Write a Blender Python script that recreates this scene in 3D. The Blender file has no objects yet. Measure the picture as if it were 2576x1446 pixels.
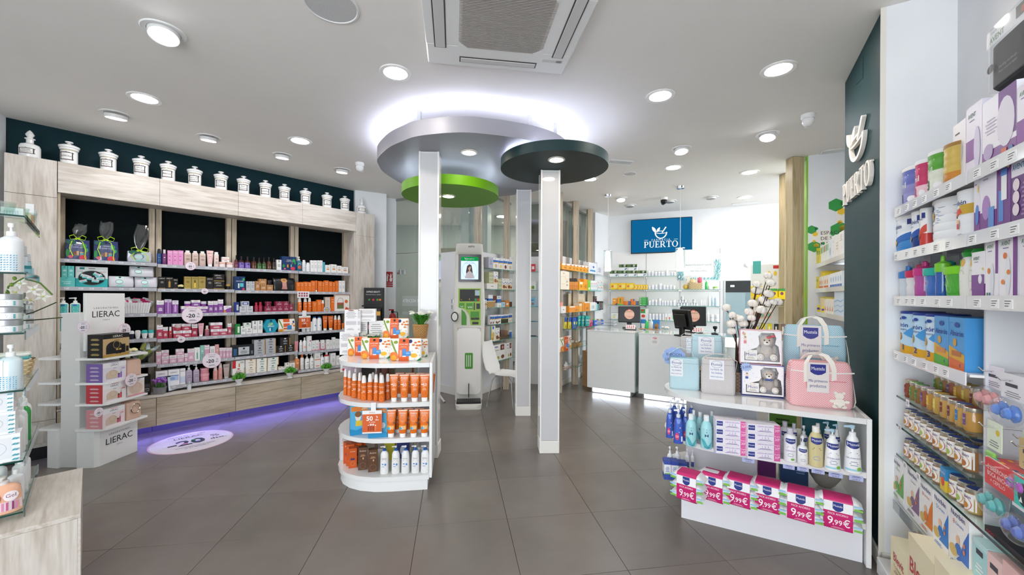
import bpy,math,random
from mathutils import Vector,Matrix
C=bpy.context.scene.collection
PI=math.pi;MT=Matrix.Translation;MR=Matrix.Rotation;cos=math.cos;sin=math.sin;dg=math.radians;STF='stuff';STR='structure';RX=MR(PI/2,4,'X');RR=random.Random;EN=enumerate
rnd=RR(7)
H_EYE,FPX,CX0,CY0,ROLL=1.527,1001.35,1288.0,744.26,-0.0045
CEIL=3.17
cam_d=bpy.data.cameras.new('camera');cam=bpy.data.objects.new('camera',cam_d);C.objects.link(cam)
cam_d.sensor_width=36.0;cam_d.lens=36.0*FPX/2576.0
cam_d.shift_y=(CY0-723.0)/2576.0
cam_d.clip_start=0.05
cam.matrix_world=MT((0,0,H_EYE))@RX@MR(-ROLL,4,'Z')
S=bpy.context.scene
S.camera=cam
S.view_settings.view_transform='Standard';S.view_settings.look='None'
S.view_settings.gamma=1.0;S.view_settings.use_curve_mapping=False
S.view_settings.exposure=1.12
world=bpy.data.worlds.new('world');S.world=world;world.use_nodes=True
wb=world.node_tree.nodes['Background'];wb.inputs[0].default_value=(0.90,0.95,1.0,1);wb.inputs[1].default_value=3.0
LAMP_FLUSH,LAMP_GIMBAL,LAMP_DISC=50.0,42.0,20.0
LED_COVE,LED_VIOLET,LED_COUNTER=9.5,20.0,4.5
def lin(h):
 h=h.lstrip('#')
 if len(h)==3:h=''.join(c*2 for c in h)
 v=[int(h[i:i+2],16)/255 for i in(0,2,4)]
 return tuple(((c/12.92)if c<=.04045 else((c+.055)/1.055)**2.4)for c in v)+(1,)
MATS={}
def mat(col,rough=.45,metal=0.,trans=0.,emit=0.,coat=0.,ior=1.45,alpha=1.):
 if not isinstance(col,str):return col
 k=(col,rough,metal,trans,emit,coat,ior,alpha)
 if k in MATS:return MATS[k]
 m=bpy.data.materials.new('m_%s'%col.strip('#'));m.use_nodes=True
 b=m.node_tree.nodes['Principled BSDF'];c=lin(col)
 b.inputs['Base Color'].default_value=c;b.inputs['Roughness'].default_value=rough
 b.inputs['Metallic'].default_value=metal;b.inputs['Transmission Weight'].default_value=trans
 b.inputs['IOR'].default_value=ior;b.inputs['Coat Weight'].default_value=coat
 b.inputs['Coat Roughness'].default_value=.08;b.inputs['Alpha'].default_value=alpha
 if emit:b.inputs['Emission Color'].default_value=c;b.inputs['Emission Strength'].default_value=emit
 m.diffuse_color=c
 MATS[k]=m;return m
def nodes(m):return m.node_tree.nodes,m.node_tree.links
def ramp(n,stops):
 r=n.new('ShaderNodeValToRGB');e=r.color_ramp.elements
 e[0].position,e[0].color=stops[0][0],lin(stops[0][1]);e[1].position,e[1].color=stops[-1][0],lin(stops[-1][1])
 for p,c in stops[1:-1]:x=e.new(p);x.color=lin(c)
 return r
def wood(name,scale,cols,rough=.45,bump=.05,off=0):
 m=bpy.data.materials.new(name);m.use_nodes=True;n,l=nodes(m);b=n['Principled BSDF']
 tc=n.new('ShaderNodeTexCoord');mp=n.new('ShaderNodeMapping');mp.inputs['Scale'].default_value=scale;mp.inputs['Location'].default_value=(off,off*.7,off*1.3)
 n1=n.new('ShaderNodeTexNoise');n1.inputs['Scale'].default_value=1.3;n1.inputs['Detail'].default_value=2;n1.inputs['Distortion'].default_value=.6
 mu=n.new('ShaderNodeMath');mu.operation='MULTIPLY';mu.inputs[1].default_value=16
 sn=n.new('ShaderNodeMath');sn.operation='SINE'
 n2=n.new('ShaderNodeTexNoise');n2.inputs['Scale'].default_value=9;n2.inputs['Detail'].default_value=6
 mx=n.new('ShaderNodeMath');mx.operation='MULTIPLY_ADD';mx.inputs[1].default_value=.22;mx.inputs[2].default_value=0
 ad=n.new('ShaderNodeMath');ad.operation='ADD'
 r=ramp(n,cols)
 l.new(tc.outputs['Object'],mp.inputs[0]);l.new(mp.outputs[0],n1.inputs[0]);l.new(mp.outputs[0],n2.inputs[0])
 l.new(n1.outputs[0],mu.inputs[0]);l.new(mu.outputs[0],sn.inputs[0]);l.new(sn.outputs[0],mx.inputs[0])
 l.new(mx.outputs[0],ad.inputs[0]);l.new(n2.outputs[0],ad.inputs[1]);l.new(ad.outputs[0],r.inputs[0])
 l.new(r.outputs[0],b.inputs['Base Color']);b.inputs['Roughness'].default_value=rough
 bp=n.new('ShaderNodeBump');bp.inputs['Strength'].default_value=bump;bp.inputs['Distance'].default_value=.002
 l.new(ad.outputs[0],bp.inputs['Height']);l.new(bp.outputs[0],b.inputs['Normal'])
 m.diffuse_color=lin(cols[1][1]);return m
ASH=[(.15,'#b4aa9c'),(.45,'#c6bdb2'),(.62,'#cec6bc'),(.9,'#d8d2c8')]
ASH2=[(.15,'#a3947d'),(.45,'#b3a590'),(.62,'#beb09b'),(.9,'#c9bda9')]
ASH3=[(.15,'#a8966e'),(.45,'#b5a57e'),(.62,'#bfae89'),(.9,'#c9ba97')]
WOOD_V=wood('ash_upright',(9,9,.9),ASH);WOOD_H=wood('ash_along',(.9,9,9),ASH,off=3.1)
WOOD_D=wood('ash_drawer',(.9,9,9),ASH2,off=7.7);WOOD_P=wood('ash_post',(14,14,.8),ASH2,off=1.2);WOOD_Y=wood('ash_post_yellow',(14,14,.8),ASH3,off=5.2)
def noisy(name,c0,c1,scale=6,rough=.5,bump=0.,detail=4,bscale=None,metal=0):
 m=bpy.data.materials.new(name);m.use_nodes=True;n,l=nodes(m);b=n['Principled BSDF']
 tc=n.new('ShaderNodeTexCoord');t=n.new('ShaderNodeTexNoise');t.inputs['Scale'].default_value=scale;t.inputs['Detail'].default_value=detail
 r=ramp(n,[(.3,c0),(.7,c1)])
 l.new(tc.outputs['Object'],t.inputs[0]);l.new(t.outputs[0],r.inputs[0]);l.new(r.outputs[0],b.inputs['Base Color'])
 b.inputs['Roughness'].default_value=rough;b.inputs['Metallic'].default_value=metal
 if bump:
  t2=n.new('ShaderNodeTexNoise');t2.inputs['Scale'].default_value=bscale or scale*20;t2.inputs['Detail'].default_value=3
  bp=n.new('ShaderNodeBump');bp.inputs['Strength'].default_value=bump;bp.inputs['Distance'].default_value=.003
  l.new(tc.outputs['Object'],t2.inputs[0]);l.new(t2.outputs[0],bp.inputs['Height']);l.new(bp.outputs[0],b.inputs['Normal'])
 m.diffuse_color=lin(c1);return m
PLASTER=noisy('wall_plaster','#e9ebee','#eff1f3',3,.6,.04,bscale=160)
CEILM=noisy('ceiling_plaster','#f2efea','#f5f2ed',2,.75,.05,bscale=140)
GREENW=noisy('dark_green_paint','#17383c','#1b3d41',4,.55,.04,bscale=120);GREENW_SHADE=noisy('dark_green_paint_shaded','#092a30','#0c2d33',4,.6)  # shelving wall is the pier green with its dimmer light put into the colour
GREENBACK=noisy('green_black_panel','#030c0e','#050f12',4,.85)
for m in(GREENW,GREENW_SHADE,GREENBACK):m.node_tree.nodes['Principled BSDF'].inputs['Specular IOR Level'].default_value=.15
def _tile():
 m=noisy('floor_porcelain','#716a64','#7c756f',2.2,.27,.03,detail=6,bscale=300);n,l=nodes(m)
 g=n.new('ShaderNodeNewGeometry');oi=n.new('ShaderNodeObjectInfo');b=n['Principled BSDF']
 for t in[x for x in n if x.type=='TEX_NOISE']:l.new(g.outputs['Position'],t.inputs[0])
 r=[x for x in n if x.type=='VALTORGB'][0];hs=n.new('ShaderNodeHueSaturation')
 mr=n.new('ShaderNodeMapRange');mr.inputs[3].default_value=.94;mr.inputs[4].default_value=1.05
 l.new(oi.outputs['Random'],mr.inputs[0]);l.new(mr.outputs[0],hs.inputs['Value']);l.new(r.outputs[0],hs.inputs['Color']);l.new(hs.outputs[0],b.inputs['Base Color'])
 return m
TILE=_tile()
def _glass(name,tint,rough=.0,haze=0,spec=1.45):
 m=bpy.data.materials.new(name);m.use_nodes=True;n,l=nodes(m)
 for x in list(n):n.remove(x)
 o=n.new('ShaderNodeOutputMaterial');t=n.new('ShaderNodeBsdfTransparent');t.inputs[0].default_value=lin(tint)
 g=n.new('ShaderNodeBsdfGlossy');g.inputs['Roughness'].default_value=rough;g.inputs[0].default_value=(1,1,1,1)
 f=n.new('ShaderNodeFresnel');f.inputs[0].default_value=spec
 mx=n.new('ShaderNodeMixShader');gm=n.new('ShaderNodeNewGeometry');iv=n.new('ShaderNodeMath');iv.operation='SUBTRACT';iv.inputs[0].default_value=1;ml=n.new('ShaderNodeMath');ml.operation='MULTIPLY'
 l.new(gm.outputs['Backfacing'],iv.inputs[1]);l.new(iv.outputs[0],ml.inputs[0]);l.new(f.outputs[0],ml.inputs[1]);l.new(ml.outputs[0],mx.inputs[0]);l.new(t.outputs[0],mx.inputs[1]);l.new(g.outputs[0],mx.inputs[2])
 q=mx
 if haze:
  d=n.new('ShaderNodeBsdfDiffuse');q=n.new('ShaderNodeMixShader');q.inputs[0].default_value=haze;l.new(mx.outputs[0],q.inputs[1]);l.new(d.outputs[0],q.inputs[2])
 l.new(q.outputs[0],o.inputs[0]);m.diffuse_color=lin(tint);return m
GLASS=_glass('clear_glass','#f1f8f5');GLASS_W=_glass('window_glass','#eaf1ee',0,.10,1.7);GLASS_D=_glass('smoked_glass','#b9c2c0',0,.04,1.8)  # window panes: pale reflections put in as a diffuse white mix
GLASS_EDGE=mat('#0c4038',.15);GLASS_EDGE_L=mat('#5fa596',.15)
FILM=_glass('cellophane','#f6f8fa',.06,.05,1.4);CELLO=_glass('crinkled_cellophane','#f6f8fa',.05,.02,1.8)
WHITE=mat('#f0f0ef',.3);WHITE_G=mat('#e9e9e8',.12,coat=.4);PLAST=mat('#e8e8e6',.4)
CHROME=mat('#d9dadb',.12,1.);STEEL=mat('#b8bab9',.3,1.);GREYM=mat('#9a9b9a',.4,.6);BLACK=mat('#141516',.35);BLACKG=mat('#0a0b0c',.12)
SHELFGREY=noisy('shelf_grey','#a7a8ad','#b2b3b7',8,.4)
def lamp_mat(name,col,k):
 m=bpy.data.materials.new(name);m.use_nodes=True;n,l=nodes(m)
 for x in list(n):n.remove(x)
 o=n.new('ShaderNodeOutputMaterial');e=n.new('ShaderNodeEmission');e.inputs[0].default_value=lin(col);e.inputs[1].default_value=k
 l.new(e.outputs[0],o.inputs[0]);m.diffuse_color=lin(col);return m
LIT_FLUSH=lamp_mat('lit_flush','#fff6ec',LAMP_FLUSH);LIT_GIMBAL=lamp_mat('lit_gimbal','#f6f7ff',LAMP_GIMBAL);LIT_DISC=lamp_mat('lit_disc','#fff1dc',LAMP_DISC)
LIT_COVE=lamp_mat('lit_cove','#dfe4ff',LED_COVE);LIT_VIOLET=lamp_mat('lit_violet','#9d92ff',LED_VIOLET);LIT_COUNTER=lamp_mat('lit_counter','#e4efff',LED_COUNTER)
_c,_s=cos(ROLL),sin(ROLL)
def ray(px,py):
 u,v=(px-CX0)/FPX,(CY0-py)/FPX
 return(u*_c+v*_s,1.0,v*_c-u*_s)
def onz(px,py,z):
 r=ray(px,py);t=(z-H_EYE)/r[2];return Vector((r[0]*t,t,z))
class Line:
 def __init__(s,P,D,flip=1):
  s.P=Vector(P[:2]);s.D=Vector(D[:2]).normalized();s.N=Vector((-s.D.y,s.D.x))
  s.rz=math.atan2(s.D.y,s.D.x)
 def at(s,u,off=0,z=0):p=s.P+s.D*u+s.N*off;return Vector((p.x,p.y,z))
 def hit(s,px,py,off=0):
  r=ray(px,py);P=s.P+s.N*off
  det=r[0]*-s.D.y+s.D.x*1.0
  t=(P.x*-s.D.y+s.D.x*P.y)/det
  p=Vector((r[0]*t,t));return(p-P).dot(s.D),H_EYE+r[2]*t
def ccw(P):
 n=len(P);return P if sum(P[i][0]*P[(i+1)%n][1]-P[(i+1)%n][0]*P[i][1]for i in range(n))>=0 else P[::-1]
class MB:
 def __init__(s):s.v=[];s.f=[];s.m=[];s.mats=[]
 def mi(s,m):
  m=mat(m)if isinstance(m,str)else m
  if m not in s.mats:s.mats.append(m)
  return s.mats.index(m)
 def add(s,vs,fs,m,M=None):
  b=len(s.v);k=s.mi(m)
  s.v+=[tuple(M@Vector(p))for p in vs]if M is not None else[tuple(p)for p in vs]
  for f in fs:s.f.append([b+i for i in f]);s.m.append(k)
  return s
 def box(s,x0,x1,y0,y1,z0,z1,m,bev=0,M=None):
  if bev<=0:
   vs=[(x,y,z)for x in(x0,x1)for y in(y0,y1)for z in(z0,z1)]
   fs=[(0,1,3,2),(4,6,7,5),(0,4,5,1),(2,3,7,6),(0,2,6,4),(1,5,7,3)]
   return s.add(vs,fs,m,M)
  b=min(bev,(x1-x0)*.45,(y1-y0)*.45,(z1-z0)*.45)
  vs=[];X,Y,Z=(x0,x1),(y0,y1),(z0,z1);idx={}
  for i in(0,1):
   for j in(0,1):
    for k in(0,1):
     sx,sy,sz=(b,-b)[i],(b,-b)[j],(b,-b)[k]
     for a in range(3):
      p=[X[i]+sx,Y[j]+sy,Z[k]+sz];p[a]=(X[i],Y[j],Z[k])[a]
      idx[i,j,k,a]=len(vs);vs.append(tuple(p))
  fs=[]
  I=idx
  for i in(0,1):
   q=[I[i,0,0,0],I[i,1,0,0],I[i,1,1,0],I[i,0,1,0]];fs.append(q if i else q[::-1])
   q=[I[0,i,0,1],I[0,i,1,1],I[1,i,1,1],I[1,i,0,1]];fs.append(q if i else q[::-1])
   q=[I[0,0,i,2],I[1,0,i,2],I[1,1,i,2],I[0,1,i,2]];fs.append(q if i else q[::-1])
  for i in(0,1):
   for j in(0,1):
    q=[I[i,j,0,0],I[i,j,1,0],I[i,j,1,1],I[i,j,0,1]];fs.append(q if(i+j)%2 else q[::-1])
    q=[I[i,0,j,0],I[i,1,j,0],I[i,1,j,2],I[i,0,j,2]];fs.append(q if(i+j)%2==0 else q[::-1])
    q=[I[0,i,j,1],I[1,i,j,1],I[1,i,j,2],I[0,i,j,2]];fs.append(q if(i+j)%2 else q[::-1])
    for k in(0,1):
     t=[I[i,j,k,0],I[i,j,k,1],I[i,j,k,2]];fs.append(t if(i+j+k)%2 else t[::-1])
  return s.add(vs,fs,m,M)
 def loft(s,secs,m,seg=16,M=None,cap=(1,1),bands=None):
  vs=[];fs=[];ks=[]
  for q in secs:
   z,a,b,n=q[:4];cx,cy=(q[4],q[5])if len(q)>4 else(0,0)
   for i in range(seg):
    t=2*PI*(i+.5)/seg-PI/2;c,d=cos(t),sin(t)
    if n==2:x,y=a*c,b*d
    else:x,y=a*math.copysign(abs(c)**(2/n),c),b*math.copysign(abs(d)**(2/n),d)
    vs.append((cx+x,cy+y,z))
  base=len(s.v);s.v+=[tuple(M@Vector(p))for p in vs]if M is not None else vs
  def mm(z):
   if bands:
    for zt,bm in bands:
     if z<=zt+1e-6:return s.mi(bm)
   return s.mi(m)
  for k in range(len(secs)-1):
   zz=(secs[k][0]+secs[k+1][0])/2;q=mm(zz)
   for i in range(seg):
    j=(i+1)%seg;s.f.append([base+k*seg+i,base+k*seg+j,base+(k+1)*seg+j,base+(k+1)*seg+i]);s.m.append(q)
  if cap[0]:s.f.append([base+i for i in range(seg)][::-1]);s.m.append(mm(secs[0][0]))
  if cap[1]:s.f.append([base+(len(secs)-1)*seg+i for i in range(seg)]);s.m.append(mm(secs[-1][0]))
  return s
 def lathe(s,prof,m,seg=16,M=None,cap=(1,1),bands=None):return s.loft([(z,r,r,2)for r,z in prof],m,seg,M,cap,bands)
 def prism(s,poly,z0,z1,m,M=None,side=None):
  n=len(poly);poly=ccw(poly)
  s.add([(x,y,z0)for x,y in poly]+[(x,y,z1)for x,y in poly],[list(range(n))[::-1],list(range(n,2*n))],m,M)
  s.add([(x,y,z0)for x,y in poly]+[(x,y,z1)for x,y in poly],[(i,(i+1)%n,n+(i+1)%n,n+i)for i in range(n)],side or m,M)
  return s
 def tube(s,pts,r,m,seg=8,M=None):
  pts=[Vector(p)for p in pts];vs=[];up=None
  for i,p in EN(pts):
   d=(pts[min(i+1,len(pts)-1)]-pts[max(i-1,0)]).normalized()
   if up is None:up=d.orthogonal().normalized()
   up=(up-d*up.dot(d)).normalized();w=d.cross(up);rr=r[i]if isinstance(r,(list,tuple))else r
   vs+=[tuple(p+(up*cos(2*PI*k/seg)+w*sin(2*PI*k/seg))*rr)for k in range(seg)]
  fs=[(i*seg+k,i*seg+(k+1)%seg,(i+1)*seg+(k+1)%seg,(i+1)*seg+k)for i in range(len(pts)-1)for k in range(seg)]
  fs+=[list(range(seg))[::-1],[(len(pts)-1)*seg+k for k in range(seg)]]
  return s.add(vs,fs,m,M)
 def strip(s,pts,w,m,up=(0,0,1),t=.0006,M=None):
  up=Vector(up)*w/2;P=[Vector(p)for p in pts];vs=[];fs=[]
  for i,p in EN(P):
   d=(P[min(i+1,len(P)-1)]-P[max(i-1,0)]);nn=d.cross(up).normalized()*t
   vs+=[tuple(p-up+nn),tuple(p+up+nn),tuple(p+up-nn),tuple(p-up-nn)]
  for i in range(len(P)-1):
   for k in range(4):fs.append((i*4+k,i*4+(k+1)%4,i*4+4+(k+1)%4,i*4+4+k))
  fs+=[(0,1,2,3),tuple(len(vs)-4+k for k in(3,2,1,0))]
  return s.add(vs,fs,m,M)
 def ball(s,c,r,m,seg=10,rings=6,sc=(1,1,1),jit=0,M=None):
  vs=[(c[0],c[1],c[2]-r*sc[2])];
  for i in range(1,rings):
   a=-PI/2+PI*i/rings
   for k in range(seg):
    b=2*PI*k/seg;q=1+rnd.uniform(-jit,jit)
    vs.append((c[0]+r*sc[0]*q*cos(a)*cos(b),c[1]+r*sc[1]*q*cos(a)*sin(b),c[2]+r*sc[2]*q*sin(a)))
  vs.append((c[0],c[1],c[2]+r*sc[2]));e=len(vs)-1;fs=[]
  for k in range(seg):fs.append((0,1+(k+1)%seg,1+k));fs.append((e,e-seg+k,e-seg+(k+1)%seg))
  for i in range(rings-2):
   for k in range(seg):a=1+i*seg;fs.append((a+k,a+(k+1)%seg,a+seg+(k+1)%seg,a+seg+k))
  return s.add(vs,fs,m,M)
 def text(s,st,h,m,M=None,align='CENTER',fn=None,maxw=None,bold=0):
  vs,fs,w,hh=glyphs(st,bold);k=h/.72
  kx=k if not maxw or w*k<=maxw else maxw/w
  if kx<k*.75:k=kx/.75
  ox={'CENTER':w/2,'LEFT':0,'RIGHT':w}[align]
  pts=[((x-ox)*kx,0,(y-.36)*k)for x,y in vs]
  if fn:pts=[fn(p)for p in pts]
  return s.add(pts,fs,m,M)
 def mesh(s,name,sm=35):
  me=bpy.data.meshes.new(name);me.from_pydata(s.v,[],s.f)
  for m in s.mats:me.materials.append(m)
  me.polygons.foreach_set('material_index',s.m)
  if sm:
   me.polygons.foreach_set('use_smooth',[True]*len(s.f));me.set_sharp_from_angle(angle=dg(sm))
  me.update();return me
 def SF(s,n,*a,**k):return tag(s.obj(n,*a,**k),kind=STF)
 def PR(s,t):return s.obj('printing',t,sm=0)
 def obj(s,name,parent=None,loc=None,rz=None,sm=35):return O(name,s.mesh(name,sm),parent,loc,rz)
def bx(*a,**k):return MB().box(*a,**k)
def F0(x,z,L):return(x,-L,z)
F0.flat=True
def O(name,me,parent=None,loc=None,rz=None):
 o=bpy.data.objects.new(name,me);C.objects.link(o)
 if parent is not None:o.parent=parent
 if loc is not None:o.location=loc
 if rz is not None:o.rotation_euler=(0,0,rz)
 return o
def tag(o,label=None,cat=None,group=None,kind=None):
 if label:o['label']=label
 if cat:o['category']=cat
 if group:o['group']=group
 if kind:o['kind']=kind
 return o
def T(name,label,cat,loc=(0,0,0),rz=0,group=None):return tag(O(name,None,None,loc,rz),label,cat,group)
def struct(mb,name,**k):return tag(mb.obj(name,**k),kind=STR)
_GL={}
def glyphs(st,bold=0):
 key=(st,bold)
 if key in _GL:return _GL[key]
 cu=bpy.data.curves.new('t','FONT');cu.body=st;cu.resolution_u=2;cu.fill_mode='FRONT';cu.offset=bold
 ob=bpy.data.objects.new('t',cu);me=bpy.data.meshes.new_from_object(ob)
 vs=[(v.co.x,v.co.y)for v in me.vertices];fs=[tuple(p.vertices)for p in me.polygons]
 x0=min([v[0]for v in vs],default=0);vs=[(x-x0,y)for x,y in vs]
 w=max([v[0]for v in vs],default=.1);hh=max([v[1]for v in vs],default=.7)
 f2=[]
 for f in fs:
  ar=sum(vs[f[i]][0]*vs[f[(i+1)%len(f)]][1]-vs[f[(i+1)%len(f)]][0]*vs[f[i]][1]for i in range(len(f)))
  f2.append(f if ar>0 else f[::-1])
 bpy.data.objects.remove(ob);bpy.data.curves.remove(cu);bpy.data.meshes.remove(me)
 _GL[key]=(vs,f2,w,hh);return _GL[key]
def arc(cx,cy,rx,ry,a0,a1,n=16):return[(cx+rx*cos(dg(a0+(a1-a0)*i/n)),cy+ry*sin(dg(a0+(a1-a0)*i/n)))for i in range(n+1)]
def ring(cx,cy,rx,ry,t,a0=0,a1=360,n=24):
 o=arc(cx,cy,rx,ry,a0,a1,n);i=arc(cx,cy,rx-t[0],ry-t[1],a0,a1,n)
 return[[o[k],o[k+1],i[k+1],i[k]]for k in range(n)]
def serif(st):
 P=[];x=0
 def R(a,b,c,d):P.append([(x+a,b),(x+c,b),(x+c,d),(x+a,d)])
 def A(cx,cy,rx,ry,t,a0,a1):P.extend([[(x+p,q)for p,q in g]for g in ring(cx,cy,rx,ry,t,a0,a1,14)])
 for ch in st:
  if ch in 'PR':
   R(.08,0,.24,1);R(0,0,.32,.06);R(0,.94,.3,1);R(.24,.93,.4,1);R(.24,.43,.4,.5);A(.4,.715,.24,.285,(.15,.07),-90,90)
   if ch=='R':P.append([(x+.33,.46),(x+.5,.46),(x+.76,.05),(x+.58,.05)]);R(.56,0,.82,.06)
   w=.68 if ch=='P' else .84
  elif ch=='U':
   R(.08,.3,.24,1);R(0,.94,.32,1);R(.62,.3,.7,1);R(.52,.94,.8,1);A(.39,.32,.31,.33,(.13,.08),180,360);w=.82
  elif ch=='E':
   R(.08,0,.24,1);R(0,0,.6,.07);R(0,.93,.58,1);R(.24,.46,.46,.53);R(.54,0,.62,.24);R(.52,.78,.58,1);R(.42,.38,.47,.62);w=.66
  elif ch=='T':
   R(.28,0,.44,1);R(.18,0,.54,.06);R(0,.93,.72,1);R(0,.74,.06,1);R(.66,.74,.72,1);w=.74
  elif ch=='O':
   A(.42,.5,.42,.51,(.16,.07),0,360);w=.86
  else:w=.4
  x+=w+.05
 return P,x-.05
def mortar():
 P=ring(.15,.05,.85,.95,(.17,.15),180,360,20)+ring(.15,.05,.85,.22,(.06,.1),60,360,18)
 P.append([(.25,.02),(.36,-.06),(.86,.66),(.72,.76)]);P+=[arc(.79,.72,.1,.09,0,330,8)]
 def leaf(x0,y0,x1,y1,w):
  n=8;dx,dy=x1-x0,y1-y0;L=[];Rr=[]
  for i in range(n+1):
   t=i/n;k=w*sin(PI*t)**.8;L.append((x0+dx*t-dy*k,y0+dy*t+dx*k));Rr.append((x0+dx*t+dy*k,y0+dy*t-dx*k))
  return L+Rr[-2:0:-1]
 P.append(leaf(-.5,.02,-1.05,.9,.2));P.append(leaf(-.42,.05,.02,.78,.2));return P
def wide(st,gap=' '):return gap.join(st)
def emit_polys(mb,polys,m,M,t=0,k=1,ox=0,oy=0):
 for p in polys:
  q=ccw([(ox+a*k,oy+b*k)for a,b in p])
  n=len(q)
  if not t:mb.add([(x,0,z)for x,z in q],[list(range(n))],m,M)
  else:mb.add([(x,-t,z)for x,z in q]+[(x,0,z)for x,z in q],[list(range(n))]+[(i,n+i,n+(i+1)%n,(i+1)%n)for i in range(n)],m,M)
  # == the room
G=Line((-3.785,4.242),(0.657,0.754))
A=Line((-.618,5.92),(.5,.866))
B=Line((.86,6.79),(.5,.866))
M_=Line((.05,7.0),(.81,-.21))
K=Line((1.97,8.17),(.91,-.415))
PIER=Line((2.10,2.26),(.445,.79),1)
ZL=2.21
def wallbox(name,L,u0,u1,z0,z1,off,th,m,kind=STR):
 mb=MB();mb.box(0,u1-u0,0,th,z0,z1,m)
 o=mb.obj(name,loc=L.at(u0,off,0),rz=L.rz,sm=0)
 if kind:o['kind']=kind
 return o
def wallpoly(name,poly,z0,z1,m):return tag(MB().prism(poly,z0,z1,m).obj(name,sm=0),kind=STR)
TH=.14471;TO=Vector((-.62,2.6415));TE=Vector((cos(TH),sin(TH)));TF=Vector((-sin(TH),cos(TH)))
mb=MB();mb.box(-7,8,-3,10.5,-.12,-.006,noisy('grout','#36322f','#3d3936',8,.8))
floor=struct(mb,'floor',sm=0)
mb=MB();mb.box(-.2988,.2988,-.2988,.2988,-.0055,0,TILE,.0012);tile_me=mb.mesh('tile',0)
for i in range(-9,12):
 for j in range(-5,12):
  c=TO+TE*(.6*(i+.5))+TF*(.6*(j+.5))
  if c.y<.6 or abs(c.x)>1.42*c.y+.8 or c.y>8.9:continue
  O('tile',tile_me,floor,(c.x,c.y,0),TH)
struct(bx(-7,8,-3,10.5,CEIL,CEIL+.15,CEILM),'ceiling',sm=0)
wallbox('wall_left',Line((-2.6,-.63),(-2.1,4.35)),0,4.82,0,CEIL,.02,.15,PLASTER)
wallbox('wall_green',G,-1.15,2.75,0,CEIL,.36,.12,GREENW_SHADE)
wallpoly('wall_entry',[(-2.46,6.22),(-2.04,6.45),(-2.12,6.67),(-1.98,6.79),(-2.1,7.05),(-2.9,6.75)],0,CEIL,PLASTER)
wallpoly('wall_kiosk',[(-1.15,6.36),(-.618,5.92),(-.56,6.02),(-1.08,6.45)],0,ZL,PLASTER)
wallbox('wall_display',A,0,1.28,0,ZL,0,.1,PLASTER)
wallbox('wall_middle',M_,0,.84,0,ZL,0,.1,PLASTER)
wallbox('wall_service',B,0,1.35,0,ZL,0,.1,PLASTER)
wallpoly('wall_corner',[(1.5,7.9),(1.62,7.78),(1.80,7.98),(1.97,8.17),(1.9,8.4),(1.4,8.1)],0,CEIL,PLASTER)
wallbox('wall_back',K,-.05,4.6,0,CEIL,0,.15,PLASTER)
struct(bx(-3.0,2.2,9.3,9.4,0,CEIL,noisy('grey_room','#b4bcba','#bcc3c1',3,.6)),'wall_office',sm=0)
wallpoly('wall_office_side',[(-2.9,6.76),(-3.0,9.4),(-3.1,9.4),(-3.0,6.7)],0,CEIL,PLASTER)
wallpoly('trim_office_block',[(-.95,7.35),(-.45,7.2),(-.4,7.55),(-.9,7.7)],0,CEIL,PLASTER)
struct(MB().prism([(.4,8.6),(1.2,8.7),(1.2,8.75),(.4,8.65)],0,CEIL,noisy('brown_blind','#5a5148','#6a6057',4,.7)),'trim_office_blind',sm=0)
E1=Line((3.43,4.62),(.87,-.493))
wallbox('wall_health',E1,0,.75,0,CEIL,0,.1,PLASTER)
struct(bx(-.012,0,-.004,.22,0,CEIL,mat('#86c81e',.4)),'trim_green_edge',loc=E1.at(0,0,0),rz=E1.rz,sm=0)
wallpoly('wall_health_side',[(3.9,4.36),(2.86,2.5),(2.95,2.45),(4.0,4.3)],0,CEIL,PLASTER)
mb=MB();mb.box(0,.905,-.40,0,0,CEIL,GREENW)
pier_o=tag(mb.obj('wall_pier',loc=(2.10,2.26,0),rz=PIER.rz,sm=0),kind=STR)
E2=Line((2.10,2.26),(.87,-.493))
tag(bx(0.012,.34,0,.004,0,CEIL,PLASTER).obj('wall_niche_end',loc=E2.at(0,-.005,0),rz=E2.rz,sm=0),kind=STR)
tag(bx(-.012,.012,-.002,.003,0,CEIL,mat('#e8e4da',.4)).obj('trim_pier_edge',loc=E2.at(0,-.005,0),rz=E2.rz,sm=0),kind=STR)
SH=Line((2.113,2.212),(-.47,-.883))
wallbox('wall_niche',SH,-.06,4.4,0,CEIL,.262,.1,noisy('niche_back','#d9dbdf','#e0e2e5',3,.35))
def skirt(name,L,u0,u1,off,m='#eceae4',h=.085):return tag(bx(0,u1-u0,-.012,0,0.0,h,m,.003).obj(name,loc=L.at(u0,off,0),rz=L.rz,sm=0),kind=STR)
skirt('baseboard_display',A,.02,1.2,-.001);skirt('baseboard_service',B,.0,1.2,-.001)
tag(bx(0,.68,-.014,0,0,.12,'#efeeea',.003).obj('baseboard_kiosk',loc=(-1.155,6.353,0),rz=math.atan2(-.44,.532),sm=0),kind=STR)
tag(bx(-.01,.9,0,.014,0,.09,'#e9e6de',.003).obj('baseboard_pier',loc=(2.10,2.26,0),rz=PIER.rz,sm=0),kind=STR)
tag(bx(0,.29,-.014,0,0,.09,'#e9e6de',.003).obj('baseboard_niche',loc=E2.at(0,-.006,0),rz=E2.rz,sm=0),kind=STR)
def glazing(n,L,u0,u1,off=.05,z0=ZL,z1=3.13,g=None):
 w=u1-u0;mb=MB();mb.box(0,w,-.012,.012,z1,CEIL-.001,STEEL);mb.box(0,w,-.008,.008,z0,z0+.012,GREYM)
 o=tag(mb.obj('window_%d'%n,loc=L.at(u0,off,0),rz=L.rz,sm=0),kind=STR)
 bx(0.003,w-.003,-.004,.004,z0+.012,z1,g or GLASS_W).obj('glass_pane',o,sm=0)
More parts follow.
